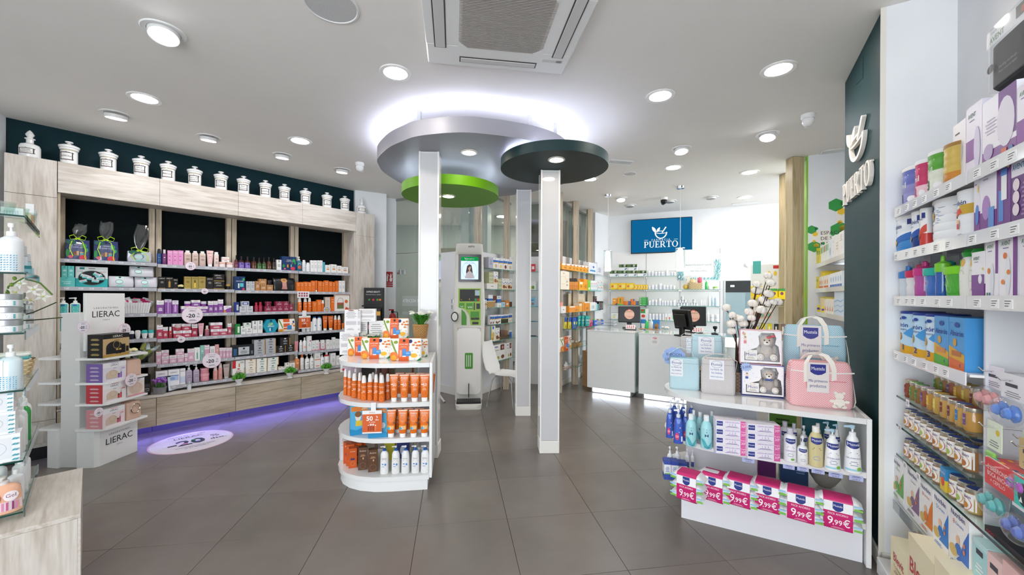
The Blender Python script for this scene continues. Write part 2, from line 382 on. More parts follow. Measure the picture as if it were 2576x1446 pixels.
glazing(1,A,0.02,.47);glazing(2,A,.475,1.0);glazing(3,A,1.005,1.27)
glazing(4,M_,.02,.80,g=GLASS_D);glazing(5,B,.0,.52,g=GLASS_D);glazing(6,B,.53,1.08,g=GLASS_D);glazing(7,B,1.09,1.3,g=GLASS_D)
LG=Line((-1.98,6.79),(.83,-.43));LK=Line((-1.15,6.36),(.532,-.44))
glazing(8,LG,0,.93,z0=2.23,off=0);glazing(9,LK,0,.69,z0=ZL,off=.05)
door=tag(bx(.12,.925,-.005,.005,.01,2.22,GLASS_W).obj('door_1',loc=LG.at(0),rz=LG.rz,sm=0),kind=STR)
bx(0,.112,-.005,.005,.01,2.22,GLASS_W).obj('side_pane',door,sm=0)
bx(.045,.125,-.02,.02,1.88,1.96,CHROME,.004).box(.127,.20,-.02,.02,1.88,1.96,CHROME,.004).obj('patch_lock',door,sm=0)
mb=MB().tube([(.82,-.03,1.28),(.82,-.06,1.28),(.82,-.06,.98),(.82,-.03,.98)],.012,CHROME);mb.loft([(-.02,.03,.03,2),(.0,.03,.03,2)],CHROME,M=MT((.82,-.01,1.22))@RX);mb.obj('door_handle',door)
FROST=mat('#c9d2d0',.6,alpha=.55)
mb=MB();mb.box(.15,.9,-.0075,-.0055,1.35,1.52,FROST);mb.text('ATENCIÓN  FARMACÉUTICA',.055,mat('#eef2f1',.5),MT((.525,-.0085,1.44)),maxw=.72);mb.obj('frosted_lettering',door,sm=0)
mb=MB();mb.box(.15,.9,-.0075,-.0055,1.20,1.26,FROST);mb.obj('frosted_band',door,sm=0)
def post(L,px,off,w=.1,d=.15,m=None,lab='',z1=CEIL-.002,py=980):
 u,_=L.hit(px,py,off)
 o=tag(bx(-w/2,w/2,0,d,0,z1,m or WOOD_P,.004).obj('wooden_post',loc=L.at(u,off,0),rz=0 if L in(A,B)else L.rz,sm=0),lab,'post','ash posts of the glazed partition')
 MB().lathe([(.004,0),(.004,.002)],BLACK,8,MT((0,-.0005,2.75))@RX).obj('screw_hole',o)
 return o
post(A,1200,-.14,lab='pale ash post rising behind the top of the white kiosk')
post(A,1272.5,-.17,lab='pale ash post between kiosk shelves and the second white column')
post(B,1406,-.16,lab='pale ash post mostly hidden behind the nearest white column')
post(B,1447.5,-.17,lab='pale ash post behind the orange cartons left of the counter')
post(B,1483.5,-.19,lab='pale ash post nearest the back wall, beside its white corner')
MB_=bx(-.055,.055,0,.12,0,CEIL-.002,WOOD_Y,.003).box(.058,.09,0.01,.12,0,CEIL-.002,WOOD_Y,.003)
tag(MB_.obj('wooden_post',loc=(3.32,4.64,0),rz=.0,sm=0),'yellowish oak post against the bright green wall edge','post')
tag(bx(-.05,.05,0,.12,0,CEIL-.002,WOOD_Y,.003).obj('wooden_post',loc=(3.645,5.25,0),sm=0),'narrower olive-toned oak post behind the front oak post','post')
fl_me={}
def downlight(px,py,r=.11,gimbal=None,lit=True,lab='',lightmat=None,z=CEIL,p=None,grp=None):
 p=p or onz(px,py,z)
 t=T('ceiling_light',lab,'ceiling light',(p.x,p.y,z),0,grp)
 mb=MB()
 if gimbal is None:
  mb.lathe([(r,0),(r,-.004),(r*.97,-.008),(r*.74,-.006),(r*.72,0)],WHITE,32,cap=(0,0));mb.obj('rim',t)
  MB().lathe([(r*.74,-.0035),(r*.74,-.003)],lightmat or LIT_FLUSH,32).obj('diffuser',t)
 else:
  mb.lathe([(r,0),(r,-.004),(r*.97,-.008),(r*.74,-.005),(r*.72,0.0)],WHITE,32,cap=(0,0));mb.obj('rim',t)
  ax,tilt=gimbal;M=MT((0,0,-.006))@MR(dg(ax),4,'Z')@MR(dg(tilt),4,'X')
  dn=MT((0,0,-.020 if tilt else-.012))
  MB().lathe([(r*.68,-.012),(r*.70,.02 if tilt else .012),(r*.60,.02 if tilt else .012)],PLAST,28,dn@M).obj('lamp_housing',t)
  if lit:MB().lathe([(r*.60,-.0135),(r*.60,-.0122)],LIT_GIMBAL,24,dn@M).obj('lens',t)
  else:
   mb=MB()
   for k in range(-3,4):mb.box(-math.sqrt(max(.36-(k*.16)**2,0))*r*.9,math.sqrt(max(.36-(k*.16)**2,0))*r*.9,k*.16*r-.006,k*.16*r+.006,-.016,-.012,GREYM,M=dn@M)
   mb.obj('louvre',t,sm=0)
 return t
for px,py,lab in[(995,183,'round flush ceiling light beside the air conditioner corner'),(1958,174,'big round flush ceiling light nearest the green pier top'),(1661,241,'round flush ceiling light halfway between air conditioner and green pier'),(364,247,'round flush ceiling light above the first apothecary jars'),(755,354,'round flush ceiling light above the middle of the jar row'),(1694,421,'round flush ceiling light over the till screens'),(1886,433,'round flush ceiling light over the cotton stems'),(1484,450,'round flush ceiling light half behind the dark green disc'),(1873,496,'round flush ceiling light furthest back near the back wall vent')]:
 downlight(px,py,.115,None,True,lab,grp='flush round ceiling lights')
for px,py,g,lab in[(412,78,(35,-14),'large tilted spotlight in the ceiling near the shop window'),(292,288,(40,10),'tilted spotlight over the second and third apothecary jars'),(525,345,(40,9),'tilted spotlight over the sixth apothecary jar'),(710,390,(40,8),'tilted spotlight near the ninth apothecary jar'),(860,427,(40,7),'tilted spotlight beside the white dome camera'),(1714,374,(0,-10),'spotlight tipped slightly, over the aisle to the tills'),(1931,338,(-55,-16),'tilted spotlight aimed at the natural health corner'),(1562,498,(-20,-12),'small tilted spotlight close to the left pendant canopy')]:
 downlight(px,py,.115 if py<300 else .105,g,True,lab,grp='gimbal spotlights')
for px,py,lab in[(1584.6,516,'unlit grey recessed spotlight just left above the screen'),(1685,505,'unlit grey recessed spotlight beside the black dome camera'),(1788.8,496,'unlit grey recessed spotlight right of the pendant canopy')]:
 downlight(px,py,.11,(20,0),False,lab,grp='unlit recessed spotlights')
def vent(px,py,w,d,rz,lab,name='ceiling_vent',cat='vent',n=4):
 p=onz(px,py,CEIL);t=T(name,lab,cat,(p.x,p.y,CEIL),rz)
 mb=MB();mb.box(-w/2,w/2,-d/2,-d/2+.02,-.012,-.0005,WHITE,.003);mb.box(-w/2,w/2,d/2-.02,d/2,-.012,-.0005,WHITE,.003);mb.box(-w/2,-w/2+.02,-d/2,d/2,-.0119,-.0005,WHITE,.003);mb.box(w/2-.02,w/2,-d/2,d/2,-.0119,-.0005,WHITE,.003)
 mb.obj('frame',t,sm=0);bx(-w/2+.02,w/2-.02,-d/2+.02,d/2-.02,-.002,-.0008,'#55585a').obj('backing',t,sm=0)
 for k in range(n):
  y=-d/2+.03+(d-.06)*k/max(n-1,1);bx(-w/2+.02,w/2-.02,y-.008,y+.008,-.010,-.004,WHITE,.002).obj('slat',t,sm=0)
 return t
vent(1561,407,.34,.15,TH+.1,'white slotted ceiling vent right of the dark green disc')
vent(1875,511,.42,.13,-.42,'white slotted ceiling vent against the back wall')
vent(2105,378,.30,.15,-.5,'white slotted ceiling vent partly behind the green pier')
for px,py,r,lab in[(833,12,.15,'large round white loudspeaker grille at the top edge of the ceiling'),(1584,436,.085,'small round loudspeaker grille between vent and pendant')]:
 p=onz(px,py,CEIL);t=T('ceiling_speaker',lab,'speaker',(p.x,p.y,CEIL))
 MB().lathe([(r,-.0005),(r,-.008),(r*.93,-.011),(r*.9,-.006)],WHITE,32,cap=(0,0)).obj('rim',t);MB().lathe([(r*.9,-.007),(r*.9,-.0065)],noisy('speaker_mesh_%d'%px,'#b9b9b9','#dcdcdc',400,.6),32).obj('grille',t)
def dome(px,py,body,eye,ax,lab,r=.055):
 p=onz(px,py,CEIL);t=T('security_camera',lab,'security camera',(p.x,p.y,CEIL))
 MB().lathe([(r,-.0005),(r,-.03),(r*.9,-.04)],WHITE,24).obj('base',t)
 M=MT((0,0,-.06))@MR(dg(ax),4,'Z')@MR(dg(55),4,'X')
 MB().ball((0,0,0),r*.86,body,20,12,M=M).obj('dome',t)
 mb=MB();mb.lathe([(r*.5,-r*.78),(r*.45,-r*.95),(r*.4,-r*.95),(r*.3,-r*.88)],body,18,M);mb.lathe([(r*.3,-r*.92),(r*.2,-r*.97)],eye,14,M);mb.obj('lens',t)
 return t
dome(905,410,WHITE,BLACKG,-10,'white dome security camera left of the grey ceiling disc');dome(2033,288,WHITE,BLACKG,-30,'white dome security camera beside the green pier',.055);dome(1670,497,BLACK,mat('#555',.1),0,'black dome security camera above the screen',.06)
pc=onz(1077,155,3.135);t=T('air_conditioner','white ceiling cassette air conditioner with a dusty grey grille','air conditioner',(pc.x,pc.y,CEIL),TH)
W=.95;mb=MB();z0,z1=-.045,-.0005;yy=-W
def frame_quad(mb,a,b,c,d,z,m):mb.add([(x,y,z)for x,y in(a,b,c,d)],[(3,2,1,0)],m)
mb.box(0,W,-.225,0,z0,z1,WHITE,.008);mb.box(0,W,-W,-W+.225,z0,z1,WHITE,.008);mb.box(0,.225,-W+.224,-.224,z0,z1,WHITE,.004);mb.box(W-.225,W,-W+.224,-.224,z0,z1,WHITE,.004)
mb.obj('panel',t,sm=0)
bx(.2,W-.2,-W+.2,-.2,-.040,-.012,noisy('dusty_filter','#6f6b68','#8e8a86',7,.8)).obj('filter',t,sm=0)
mb=MB();n=44
for k in range(n):
 y=-.212-(W-.424)*(k+.5)/n;inset=max(0,.06-min(abs(y+.212),abs(y+W-.212)));mb.box(.205+inset,W-.205-inset,y-.0022,y+.0022,-.048,-.040,'#b5b0aa')
mb.SF('grille',t,sm=0)
for sx in(0,1):
 for sy in(0,1):
  x=.2 if sx else W-.2;y=-.2 if sy else-W+.2;MB().prism([(x,y),(x+(.075 if sx else-.075),y),(x,y+(-.075 if sy else .075))],-.0475,-.03,WHITE).obj('corner_piece',t,sm=0)
def flap(name,x0,x1,y0,y1):
 bx(x0-.008,x1+.008,y0-.008,y1+.008,-.047,-.044,'#4d4a48').obj('outlet_slot',t,sm=0)
 bx(x0,x1,y0,y1,-.052,-.0465,'#d3d2d0',.0025).obj('flap',t,sm=0)
flap('s',.22,W-.22,-.105,-.06);flap('s',.22,W-.22,-W+.06,-W+.105);flap('s',.06,.12,-W+.2,-.2);flap('s',W-.12,W-.06,-W+.2,-.2)
mb=MB();mb.box(W-.21,W-.07,-.145,-.115,-.0465,-.0452,'#d8d8d6',M=MT((.03,-.02,0))@MR(0,4,'Z'));mb.box(W-.085,W-.05,-.162,-.14,-.048,-.0465,'#8f8f8f');mb.obj('status_label',t,sm=0)
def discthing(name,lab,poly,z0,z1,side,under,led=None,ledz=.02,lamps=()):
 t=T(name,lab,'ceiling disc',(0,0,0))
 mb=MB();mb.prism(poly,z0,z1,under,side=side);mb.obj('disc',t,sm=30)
 if led:
  c=Vector((sum(p[0]for p in poly)/len(poly),sum(p[1]for p in poly)/len(poly)))
  q=[tuple(c+(Vector(p)-c)*led)for p in poly];r=[tuple(c+(Vector(p)-c)*(led-.03))for p in poly];n=len(poly);mb=MB()
  for i in range(n):
   j=(i+1)%n;mb.add([(q[i][0],q[i][1],z1+.001),(q[j][0],q[j][1],z1+.001),(r[j][0],r[j][1],z1+.001),(r[i][0],r[i][1],z1+.001),(q[i][0],q[i][1],z1+.008),(q[j][0],q[j][1],z1+.008),(r[j][0],r[j][1],z1+.008),(r[i][0],r[i][1],z1+.008)],[(4,5,6,7),(0,1,5,4),(2,3,7,6)],LIT_COVE)
  mb.obj('led_strip',t,sm=0)
 for px,py in lamps:
  p=onz(px,py,z0);MB().lathe([(.078,z0-.0005),(.078,z0-.006),(.062,z0-.008),(.06,z0-.002)],mat('#d8d4cb',.3),28,MT((p.x,p.y,0)),cap=(0,0)).obj('lamp_rim',t)
  MB().lathe([(.061,z0-.005),(.061,z0-.0035)],LIT_DISC,24,MT((p.x,p.y,0))).obj('lamp',t)
 return t
def smooth_closed(P,n=6):
 out=[];N=len(P)
 for i in range(N):
  a,b,c,d=[Vector(P[(i+k)%N])for k in(-1,0,1,2)]
  for k in range(n):
   t=k/n;out.append(tuple(.5*((2*b)+(c-a)*t+(2*a-5*b+4*c-d)*t*t+(3*b-a-3*c+d)*t**3)))
 return out
ZB=2.885
big=[onz(x,y,ZB)[:2]for x,y in[(950,399),(977,372),(1015,354),(1047,343),(1112,335),(1170,333),(1228,337.5),(1287,345),(1350,357),(1410,378),(1436,410),(1424,458),(1380,472),(1330,484),(1257,494),(1170,494),(1080,484),(1020,466),(969,436),(953,416)]]
big=smooth_closed(big,5)
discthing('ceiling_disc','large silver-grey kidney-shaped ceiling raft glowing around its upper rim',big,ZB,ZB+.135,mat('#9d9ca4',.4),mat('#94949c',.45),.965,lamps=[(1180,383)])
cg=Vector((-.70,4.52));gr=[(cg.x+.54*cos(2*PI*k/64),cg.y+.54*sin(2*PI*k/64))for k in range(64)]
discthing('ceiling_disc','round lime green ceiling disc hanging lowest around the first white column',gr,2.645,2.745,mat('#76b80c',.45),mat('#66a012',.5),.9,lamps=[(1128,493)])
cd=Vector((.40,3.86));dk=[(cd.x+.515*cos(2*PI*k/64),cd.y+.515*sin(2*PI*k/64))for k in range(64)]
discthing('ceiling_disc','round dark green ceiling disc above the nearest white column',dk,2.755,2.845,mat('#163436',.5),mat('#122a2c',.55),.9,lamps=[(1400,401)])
hg=T('raft_hanger','metal hangers fixing the silver grey raft to the ceiling','bracket')
for x,y in((1047,300),(1335,310),(1400,330)):
 p=onz(x,y,3.05);bx(p.x-.015,p.x+.015,p.y+.10,p.y+.13,3.02,CEIL-.0005,STEEL).obj('hanger_block',hg,sm=0)
def column(px0,px1,ybase,z1,lab,w=None):
 p=onz(px0,ybase,0);q=onz(px1,ybase,0);w=w or(q.x-p.x)
 t=T('white_column',lab,'column',(p.x,p.y,0),.03)
 bx(0,w,0,w,0.12,z1-.002,WHITE_G,.004).obj('shaft',t,sm=0)
 bx(.012,w-.012,-.004,.001,.125,z1-.02,mat('#d2d2d4',.08,coat=.6)).box(-.004,.001,.012,w-.012,.125,z1-.02,mat('#d2d2d4',.08,coat=.6)).obj('glass_facing',t,sm=0)
 mb=MB()
 for x,y in((-.006,-.006),(w-.01,-.006),(-.006,w-.01)):mb.box(x,x+.016,y,y+.016,.12,z1-.002,'#f4f3f1',.002)
 mb.obj('corner_strip',t,sm=0)
 bx(-.008,w+.008,-.008,w+.008,0,.12,'#f0eee8',.004).obj('plinth',t,sm=0);return t
column(1052,1099,1152,ZB,'white square column behind the sunscreen stand',.178);column(1298,1333,1046,ZB,'white square column furthest back, next to the white chair',.178);column(1359,1408,1140,2.755,'white square column nearest the camera, under the dark green disc',.178)
# == product builders (front looks to local -Y, base at z = 0)
def bandlist(s):
 out=[]
 for q in s.split(','):
  c,_,z=q.partition(':');out.append((float(z)if z else 1.0,'#'+c))
 return out
def aR(*a):return('r',)+a
def aE(*a):return('e',)+a
def aL(*a):return('l',)+a
def aO(*a):return('o',)+a
def aT(*a):return('t',)+a
def aP(*a):return('p',)+a
EPS=.0005
def draw(mb,ops,w,h,fn):
 for i,q in EN(ops):
  L=EPS*(1+i*.6);o=q[0]
  if o in 'rep':
   P=[(q[1],q[3]),(q[2],q[3]),(q[2],q[4]),(q[1],q[4])]if o=='r' else arc(q[1],q[2],q[3],q[4],0,360,18)[:-1]if o=='e' else q[1]
   P=ccw([(x*w/2,z*h)for x,z in P])
   if fn.flat:mb.add([fn(x,z,L)for x,z in P],[list(range(len(P)))],'#'+q[-1]);continue
   a,b=min(P)[0],max(P)[0];vs=[]
   for k in range(9):
    x=a+(b-a)*k/8;zs=[m[1]+(n[1]-m[1])*(x-m[0])/(n[0]-m[0])for m,n in zip(P,P[1:]+P[:1])if abs(m[0]-n[0])>1e-9 and(m[0]-x)*(n[0]-x)<=1e-12]or[0]
    vs+=[fn(x,min(zs)+(max(zs)-min(zs))*t/5,L)for t in range(6)]
   mb.add(vs,[(6*k+t,6*k+6+t,6*k+7+t,6*k+1+t)for k in range(8)for t in range(5)],'#'+q[-1])
  elif o=='o':
   for p in ring(q[1]*w/2,q[2]*h,q[3]*w/2,q[4]*h,(q[5],q[5]),0,360,22):mb.add([fn(x,z,L)for x,z in p],[(0,1,2,3)],'#'+q[6])
  elif o=='l':
   x0,x1,z0,z1,n,c=q[1:7]
   for k in range(n):
    zz=z1+(z0-z1)*(k+.5)/n;th=abs(z1-z0)/n*.22;e=(.7,.95,.8,1.)[k%4];m=(x0+x1)/2;hw=(x1-x0)/2*e
    mb.add([fn((m-hw)*w/2,(zz-th)*h,L),fn((m+hw)*w/2,(zz-th)*h,L),fn((m+hw)*w/2,(zz+th)*h,L),fn((m-hw)*w/2,(zz+th)*h,L)],[(0,1,2,3)],'#'+c)
  elif o=='t':
   st,xc,zc,hh,c=q[1:6];mw=(q[6]if len(q)>6 else .86)*w;bold=q[7]if len(q)>7 else 0
   mb.text(st,hh*h,'#'+c,fn=lambda p,L=L:fn(p[0]+xc*w/2,p[2]+zc*h,L),maxw=mw,bold=bold)
def flatfn(d):
 f=lambda x,z,L:(x,-d/2-L,z)
 f.flat=True;return f
def sidefn(w):
 f=lambda x,z,L:(-w/2-L,-x,z)
 f.flat=True;return f
def secfn(secs):
 def f(x,z,L):
  k=0
  while k<len(secs)-2 and z>secs[k+1][0]:k+=1
  a,b=secs[k],secs[k+1];t=0 if b[0]==a[0]else min(max((z-a[0])/(b[0]-a[0]),0),1)
  hw=a[1]+(b[1]-a[1])*t+L;hd=a[2]+(b[2]-a[2])*t+L;n=a[3]
  q=min(abs(x)/hw,.97);return(math.copysign(q*hw,x),-hd*(1-q**n)**(1/n)-L*.5,z)
 f.flat=False;return f
def nm(m,base='label'):return(base,m)
def carton(w,d,h,c='f2f2f0',a=(),s=(),top=None,**k):
 B=bandlist(c);mb=MB();z=0
 x,y=w/2,d/2
 for zt,col in B:
  z1=zt*h;mb.add([(-x,-y,z),(x,-y,z),(x,y,z),(-x,y,z),(-x,-y,z1),(x,-y,z1),(x,y,z1),(-x,y,z1)],[(0,1,5,4),(1,2,6,5),(2,3,7,6),(3,0,4,7)],mat(col,.35));z=z1
 mb.add([(-x,-y,0),(x,-y,0),(x,y,0),(-x,y,0)],[(3,2,1,0)],B[0][1]);mb.add([(-x,-y,h),(x,-y,h),(x,y,h),(-x,y,h)],[(0,1,2,3)],'#'+top if top else mat(B[-1][1],.35))
 out=[('box',mb)]
 if a or s:
  lb=MB()
  if a:draw(lb,a,w,h,flatfn(d))
  if s:draw(lb,s,d,h,sidefn(w))
  out.append(('label',lb))
 return out
def body(secs,c,mats=None,seg=14):
 mb=MB();h=secs[-1][0];mb.loft(secs,mats or WHITE,seg,bands=[(z*h,mat('#'+q[1:],.3))for z,q in bandlist(c)]if c else None);return mb
def bottle(w,d,h,c='f2f2f0',cap='f4f4f4',a=(),n=2,sh=.12,ck=.42,ch=.16,gl=None,neck=.9,**k):
 hb=h*(1-ch);hw,hd=w/2,d/2;z=hb
 secs=[(0,hw*.93,hd*.93,n),(h*.015,hw,hd,n),(z-sh*h,hw,hd,n),(z-sh*h*.55,hw*.93,hd*.93,n),(z-sh*h*.2,hw*(ck+.22),hd*(ck+.22),n),(z,hw*ck*neck,hw*ck*neck,2)]
 mb=MB();mb.loft(secs,gl or WHITE,14,bands=None if gl else[(q*hb,mat(col,.28))for q,col in bandlist(c)])
 cb=MB();r=hw*ck;cb.lathe([(r,hb-.001),(r,h*.995),(r*.93,h)],'#'+cap,14)
 out=[('bottle',mb),('cap',cb)]
 if a:lb=MB();draw(lb,a,w,hb,secfn(secs[:4]));out.append(('label',lb))
 return out
def spray(w,d,h,c='e8641c',cap='f6f5f3',a=(),**k):
 r=w/2;z=h*.7;secs=[(0,r*.95,r*.95,2),(.004,r,r,2),(z*.97,r,r,2),(z,r*.86,r*.86,2)]
 mb=MB();mb.loft(secs,WHITE,16,bands=[(q*z,mat(col,.28))for q,col in bandlist(c)])
 cb=MB();cb.lathe([(r*.80,z-.001),(r*.78,z+(h-z)*.35),(r*.62,z+(h-z)*.8),(r*.5,h*.985),(r*.4,h)],'#'+cap,16)
 out=[('spray_bottle',mb),('cap',cb)]
 if a:lb=MB();draw(lb,a,w,z,secfn(secs[:3]));out.append(('label',lb))
 return out
def pump(w,d,h,c='f4f4f2',cap='f6f6f6',a=(),n=2.6,taper=1.,gl=None,head=.26,sp=1,pc=None,**k):
 hb=h*(1-head);hw,hd=w/2,d/2;t=taper
 secs=[(0,hw*.95,hd*.95,n),(h*.012,hw,hd,n),(hb*.55,hw*(1+t)/2,hd*(1+t)/2,n),(hb*.84,hw*t,hd*t,n),(hb*.93,hw*t*.84,hd*t*.84,n),(hb,hw*.38,hw*.38,2)]
 mb=MB();mb.loft(secs,gl or WHITE,16,bands=None if gl else[(q*hb,mat(col,.28))for q,col in bandlist(c)])
 pb=MB();r=hw*.4;hh=h-hb
 pb.lathe([(r,hb-.001),(r,hb+hh*.32),(r*.8,hb+hh*.36),(r*.3,hb+hh*.38),(r*.3,hb+hh*.68)],'#'+(pc or cap),14)
 pb.loft([(hb+hh*.66,r*.62,r*.62,2),(hb+hh*.98,r*.7,r*.7,2),(h,r*.55,r*.55,2)],'#'+cap,12)
 x1=hw*.95*sp;pb.add([(0,-r*.3,h-hh*.24),(0,r*.3,h-hh*.24),(0,r*.3,h-.001),(0,-r*.3,h-.001),(-x1,-r*.22,h-hh*.26),(-x1,r*.22,h-hh*.26),(-x1,r*.22,h-hh*.1),(-x1,-r*.22,h-hh*.1)],[(4,5,6,7),(0,4,7,3),(1,2,6,5),(3,7,6,2),(0,1,5,4),(0,3,2,1)],'#'+cap)
 out=[('pump_bottle',mb),('pump',pb)]
 if a:lb=MB();draw(lb,a,w,hb,secfn(secs[:4]));out.append(('label',lb))
 return out
def tube(w,d,h,c='e8641c',cap='f6f5f3',a=(),ch=.14,**k):
 hw=w/2;z=h*ch;secs=[(z,hw*.66,hw*.5,2),(z+.004,hw*.72,hw*.55,2),(z+(h-z)*.55,hw*.88,hw*.40,2.2),(h*.95,hw,hw*.09,3),(h,hw,.0015,3)]
 mb=MB();mb.loft(secs,WHITE,18,bands=[(z+(h-z)*q,mat(col,.3))for q,col in bandlist(c)])
 cb=MB();cb.loft([(0,hw*.62,hw*.5,2),(z*.9,hw*.66,hw*.52,2),(z+.002,hw*.6,hw*.46,2)],'#'+cap,18)
 out=[('tube',mb),('cap',cb)]
 if a:lb=MB();draw(lb,a,w,h,secfn(secs));out.append(('label',lb))
 return out
def jar(w,d,h,c='f0f0ee',cap='f4f4f4',a=(),lid=.36,n=2,gl=None,lr=1.0,**k):
 r=w/2;z=h*(1-lid);secs=[(0,r*.9,r*.9,n),(z*.08,r*.97,r*.97,n),(z*.9,r*.97,r*.97,n),(z,r*.88,r*.88,n)]
 mb=MB();mb.loft(secs,gl or WHITE,18,bands=None if gl else[(q*z,mat(col,.25))for q,col in bandlist(c)])
 cb=MB();cb.lathe([(r*lr,z*.985),(r*lr,h*.97),(r*lr*.94,h)],'#'+cap if isinstance(cap,str)else cap,18)
 out=[('jar',mb),('lid',cb)]
 if a:lb=MB();draw(lb,a,w,z,secfn(secs[1:3]));out.append(('label',lb))
 return out
def rollon(w,d,h,c='f4f4f2',cap='2cb8b4',a=(),**k):
 r=w/2;z=h*.62;mb=MB();secs=[(0,r*.62,r*.5,2),(z*.5,r*.84,r*.68,2),(z,r,r*.8,2)];mb.loft(secs,'#'+c,16)
 cb=MB();cb.loft([(z,r*1.0,r*.8,2),(h*.86,r*.98,r*.78,2),(h*.96,r*.85,r*.65,2),(h,r*.5,r*.4,2)],'#'+cap,16)
 out=[('roll_on',mb),('cap',cb)]
 if a:lb=MB();draw(lb,a,w,z,secfn(secs));out.append(('label',lb))
 return out
def pouch(w,d,h,c='f4f1ea',a=(),fat=.3,zip_=None,m=None,**k):
 hw=w/2;hd=d/2;n=5;secs=[(0,hw*.93,hd*.7,n),(h*.06,hw*.98,hd*.92,n),(h*.35,hw,hd,n),(h*.7,hw*.99,hd*.72,n),(h*.93,hw*.98,hd*.3,n),(h,hw*.95,hd*.16,n)]
 mb=MB();mb.loft(secs,m or '#'+c,24);out=[('pouch',mb)]
 if a:lb=MB();draw(lb,a,w,h,secfn(secs));out.append(('label',lb))
 if zip_:zb=MB();zb.tube([(-hw*.93,0,h),(hw*.93,0,h)],.003,'#'+zip_,6);out.append(('zipper',zb))
 return out
def tin(w,d,h,c='2a62b8',cap='e8e6e2',a=(),lid=.09,ribs=0,metal=None,**k):
 r=w/2;z=h*(1-lid);mb=MB();secs=[(0,r,r,2),(.004,r,r,2)]
 for i in range(ribs):zz=z*(.12+.76*i/max(ribs-1,1));secs+=[(zz-.006,r,r,2),(zz,r*.985,r*.985,2),(zz+.006,r,r,2)]
 secs+=[(z,r,r,2)];mb.loft(secs,metal or WHITE,28,bands=[(q*z,mat(col,.28))for q,col in bandlist(c)])
 cb=MB();cb.lathe([(r*1.02,z),(r*1.02,h*.985),(r*.98,h)],'#'+cap if isinstance(cap,str)else cap,28);out=[('tin',mb),('lid',cb)]
 if a:lb=MB();draw(lb,a,w,z,secfn([(0,r,r,2),(z,r,r,2)]));out.append(('label',lb))
 return out
def clearjar(w,d,h,c='b98a4e',cap='3b4a8c',a=(),lid=.17,**k):
 r=w/2;z=h*(1-lid);secs=[(0,r*.88,r*.88,2),(z*.08,r,r,2),(z*.78,r,r,2),(z*.93,r*.86,r*.86,2),(z,r*.84,r*.84,2)]
 mb=MB();mb.loft(secs,mat('#'+c,.12,coat=.6),20)
 cb=MB();cb.lathe([(r*.93,z-.001),(r*.95,z+(h-z)*.2),(r*.95,h*.985),(r*.9,h)],mat('#c9c3b4',.25,.8),20);cb.lathe([(r*.86,h+.0002),(r*.86,h+.0008)],'#'+cap,20)
 out=[('glass_jar',mb),('lid',cb)]
 if a:lb=MB();draw(lb,a,w,z,secfn([(z*.08,r,r,2),(z*.78,r,r,2)]));out.append(('label',lb))
 return out
def hexbox(w,d,h,c='1d9db8',a=(),**k):
 mb=MB();P=[(w/2*x,h*z)for x,z in((-1,.5),(-.52,0),(.52,0),(1,.5),(.52,1),(-.52,1))];n=6;y=d/2
 mb.add([(x,-y,z)for x,z in P]+[(x,y,z)for x,z in P],[list(range(n)),list(range(n,2*n))[::-1]]+[(i,n+i,n+(i+1)%n,(i+1)%n)for i in range(n)],'#'+c)
 out=[('box',mb)];lb=MB();draw(lb,a,w,h,flatfn(d));out.append(('label',lb));return out
KIND=dict(carton=(carton,'carton','box'),bottle=(bottle,'bottle','bottle'),spray=(spray,'spray_bottle','bottle'),pump=(pump,'pump_bottle','bottle'),tube=(tube,'cream_tube','tube'),jar=(jar,'cream_jar','jar'),rollon=(rollon,'deodorant','deodorant'),pouch=(pouch,'cosmetic_pouch','pouch'),tin=(tin,'formula_tin','tin'),clearjar=(clearjar,'baby_food_jar','jar'),hexbox=(hexbox,'gift_box','box'))
PC={}
def build_prod(kind,w,d,h,k):
 key=(kind,round(w,3),round(d,3),round(h,3),repr(sorted((a,b)for a,b in k.items()if a not in('cat','name'))))
 if key not in PC:
  PC[key]=[(n,m.mesh(n))for n,m in KIND[kind][0](w,d,h,**k)]
 return PC[key]
def put(kind,w,d,h,loc,rz,label,group=None,k=None,rot=None):
 k=k or{};parts=build_prod(kind,w,d,h,k)
 o=O(k.get('name')or KIND[kind][1],parts[0][1],None,loc,rz)
 if rot:o.rotation_euler=rot
 tag(o,label,k.get('cat')or KIND[kind][2],group)
 for n,me in parts[1:]:O(n,me,o)
 return o
NUM='zero one two three four five six seven eight nine ten eleven twelve thirteen fourteen fifteen sixteen seventeen eighteen nineteen twenty'.split()
ORD='zeroth first second third fourth fifth sixth seventh eighth ninth tenth eleventh twelfth thirteenth fourteenth fifteenth sixteenth'.split()
def plural(s):
 for q in(' with ',' in ',' on ',' under ',' of ',' behind '):
  if q in s:i=s.index(q);return plural(s[:i])+s[i:]
 return s[:-1]+'ies' if s.endswith('y')and s[-2]not in 'aeiou' else s+'es' if s.endswith(('x','ch','s'))else s+'s'
def I(kind,x0,x1,yt,desc,c=None,yb=None,d=None,off=0,**k):
 if c is not None:k['c']=c
 return dict(kind=kind,x0=x0,x1=x1,yt=yt,desc=desc,yb=yb,d=d,off=off,k=k)
def IC(*a,**k):return I('carton',*a,**k)
def IB(*a,**k):return I('bottle',*a,**k)
def IJ(*a,**k):return I('jar',*a,**k)
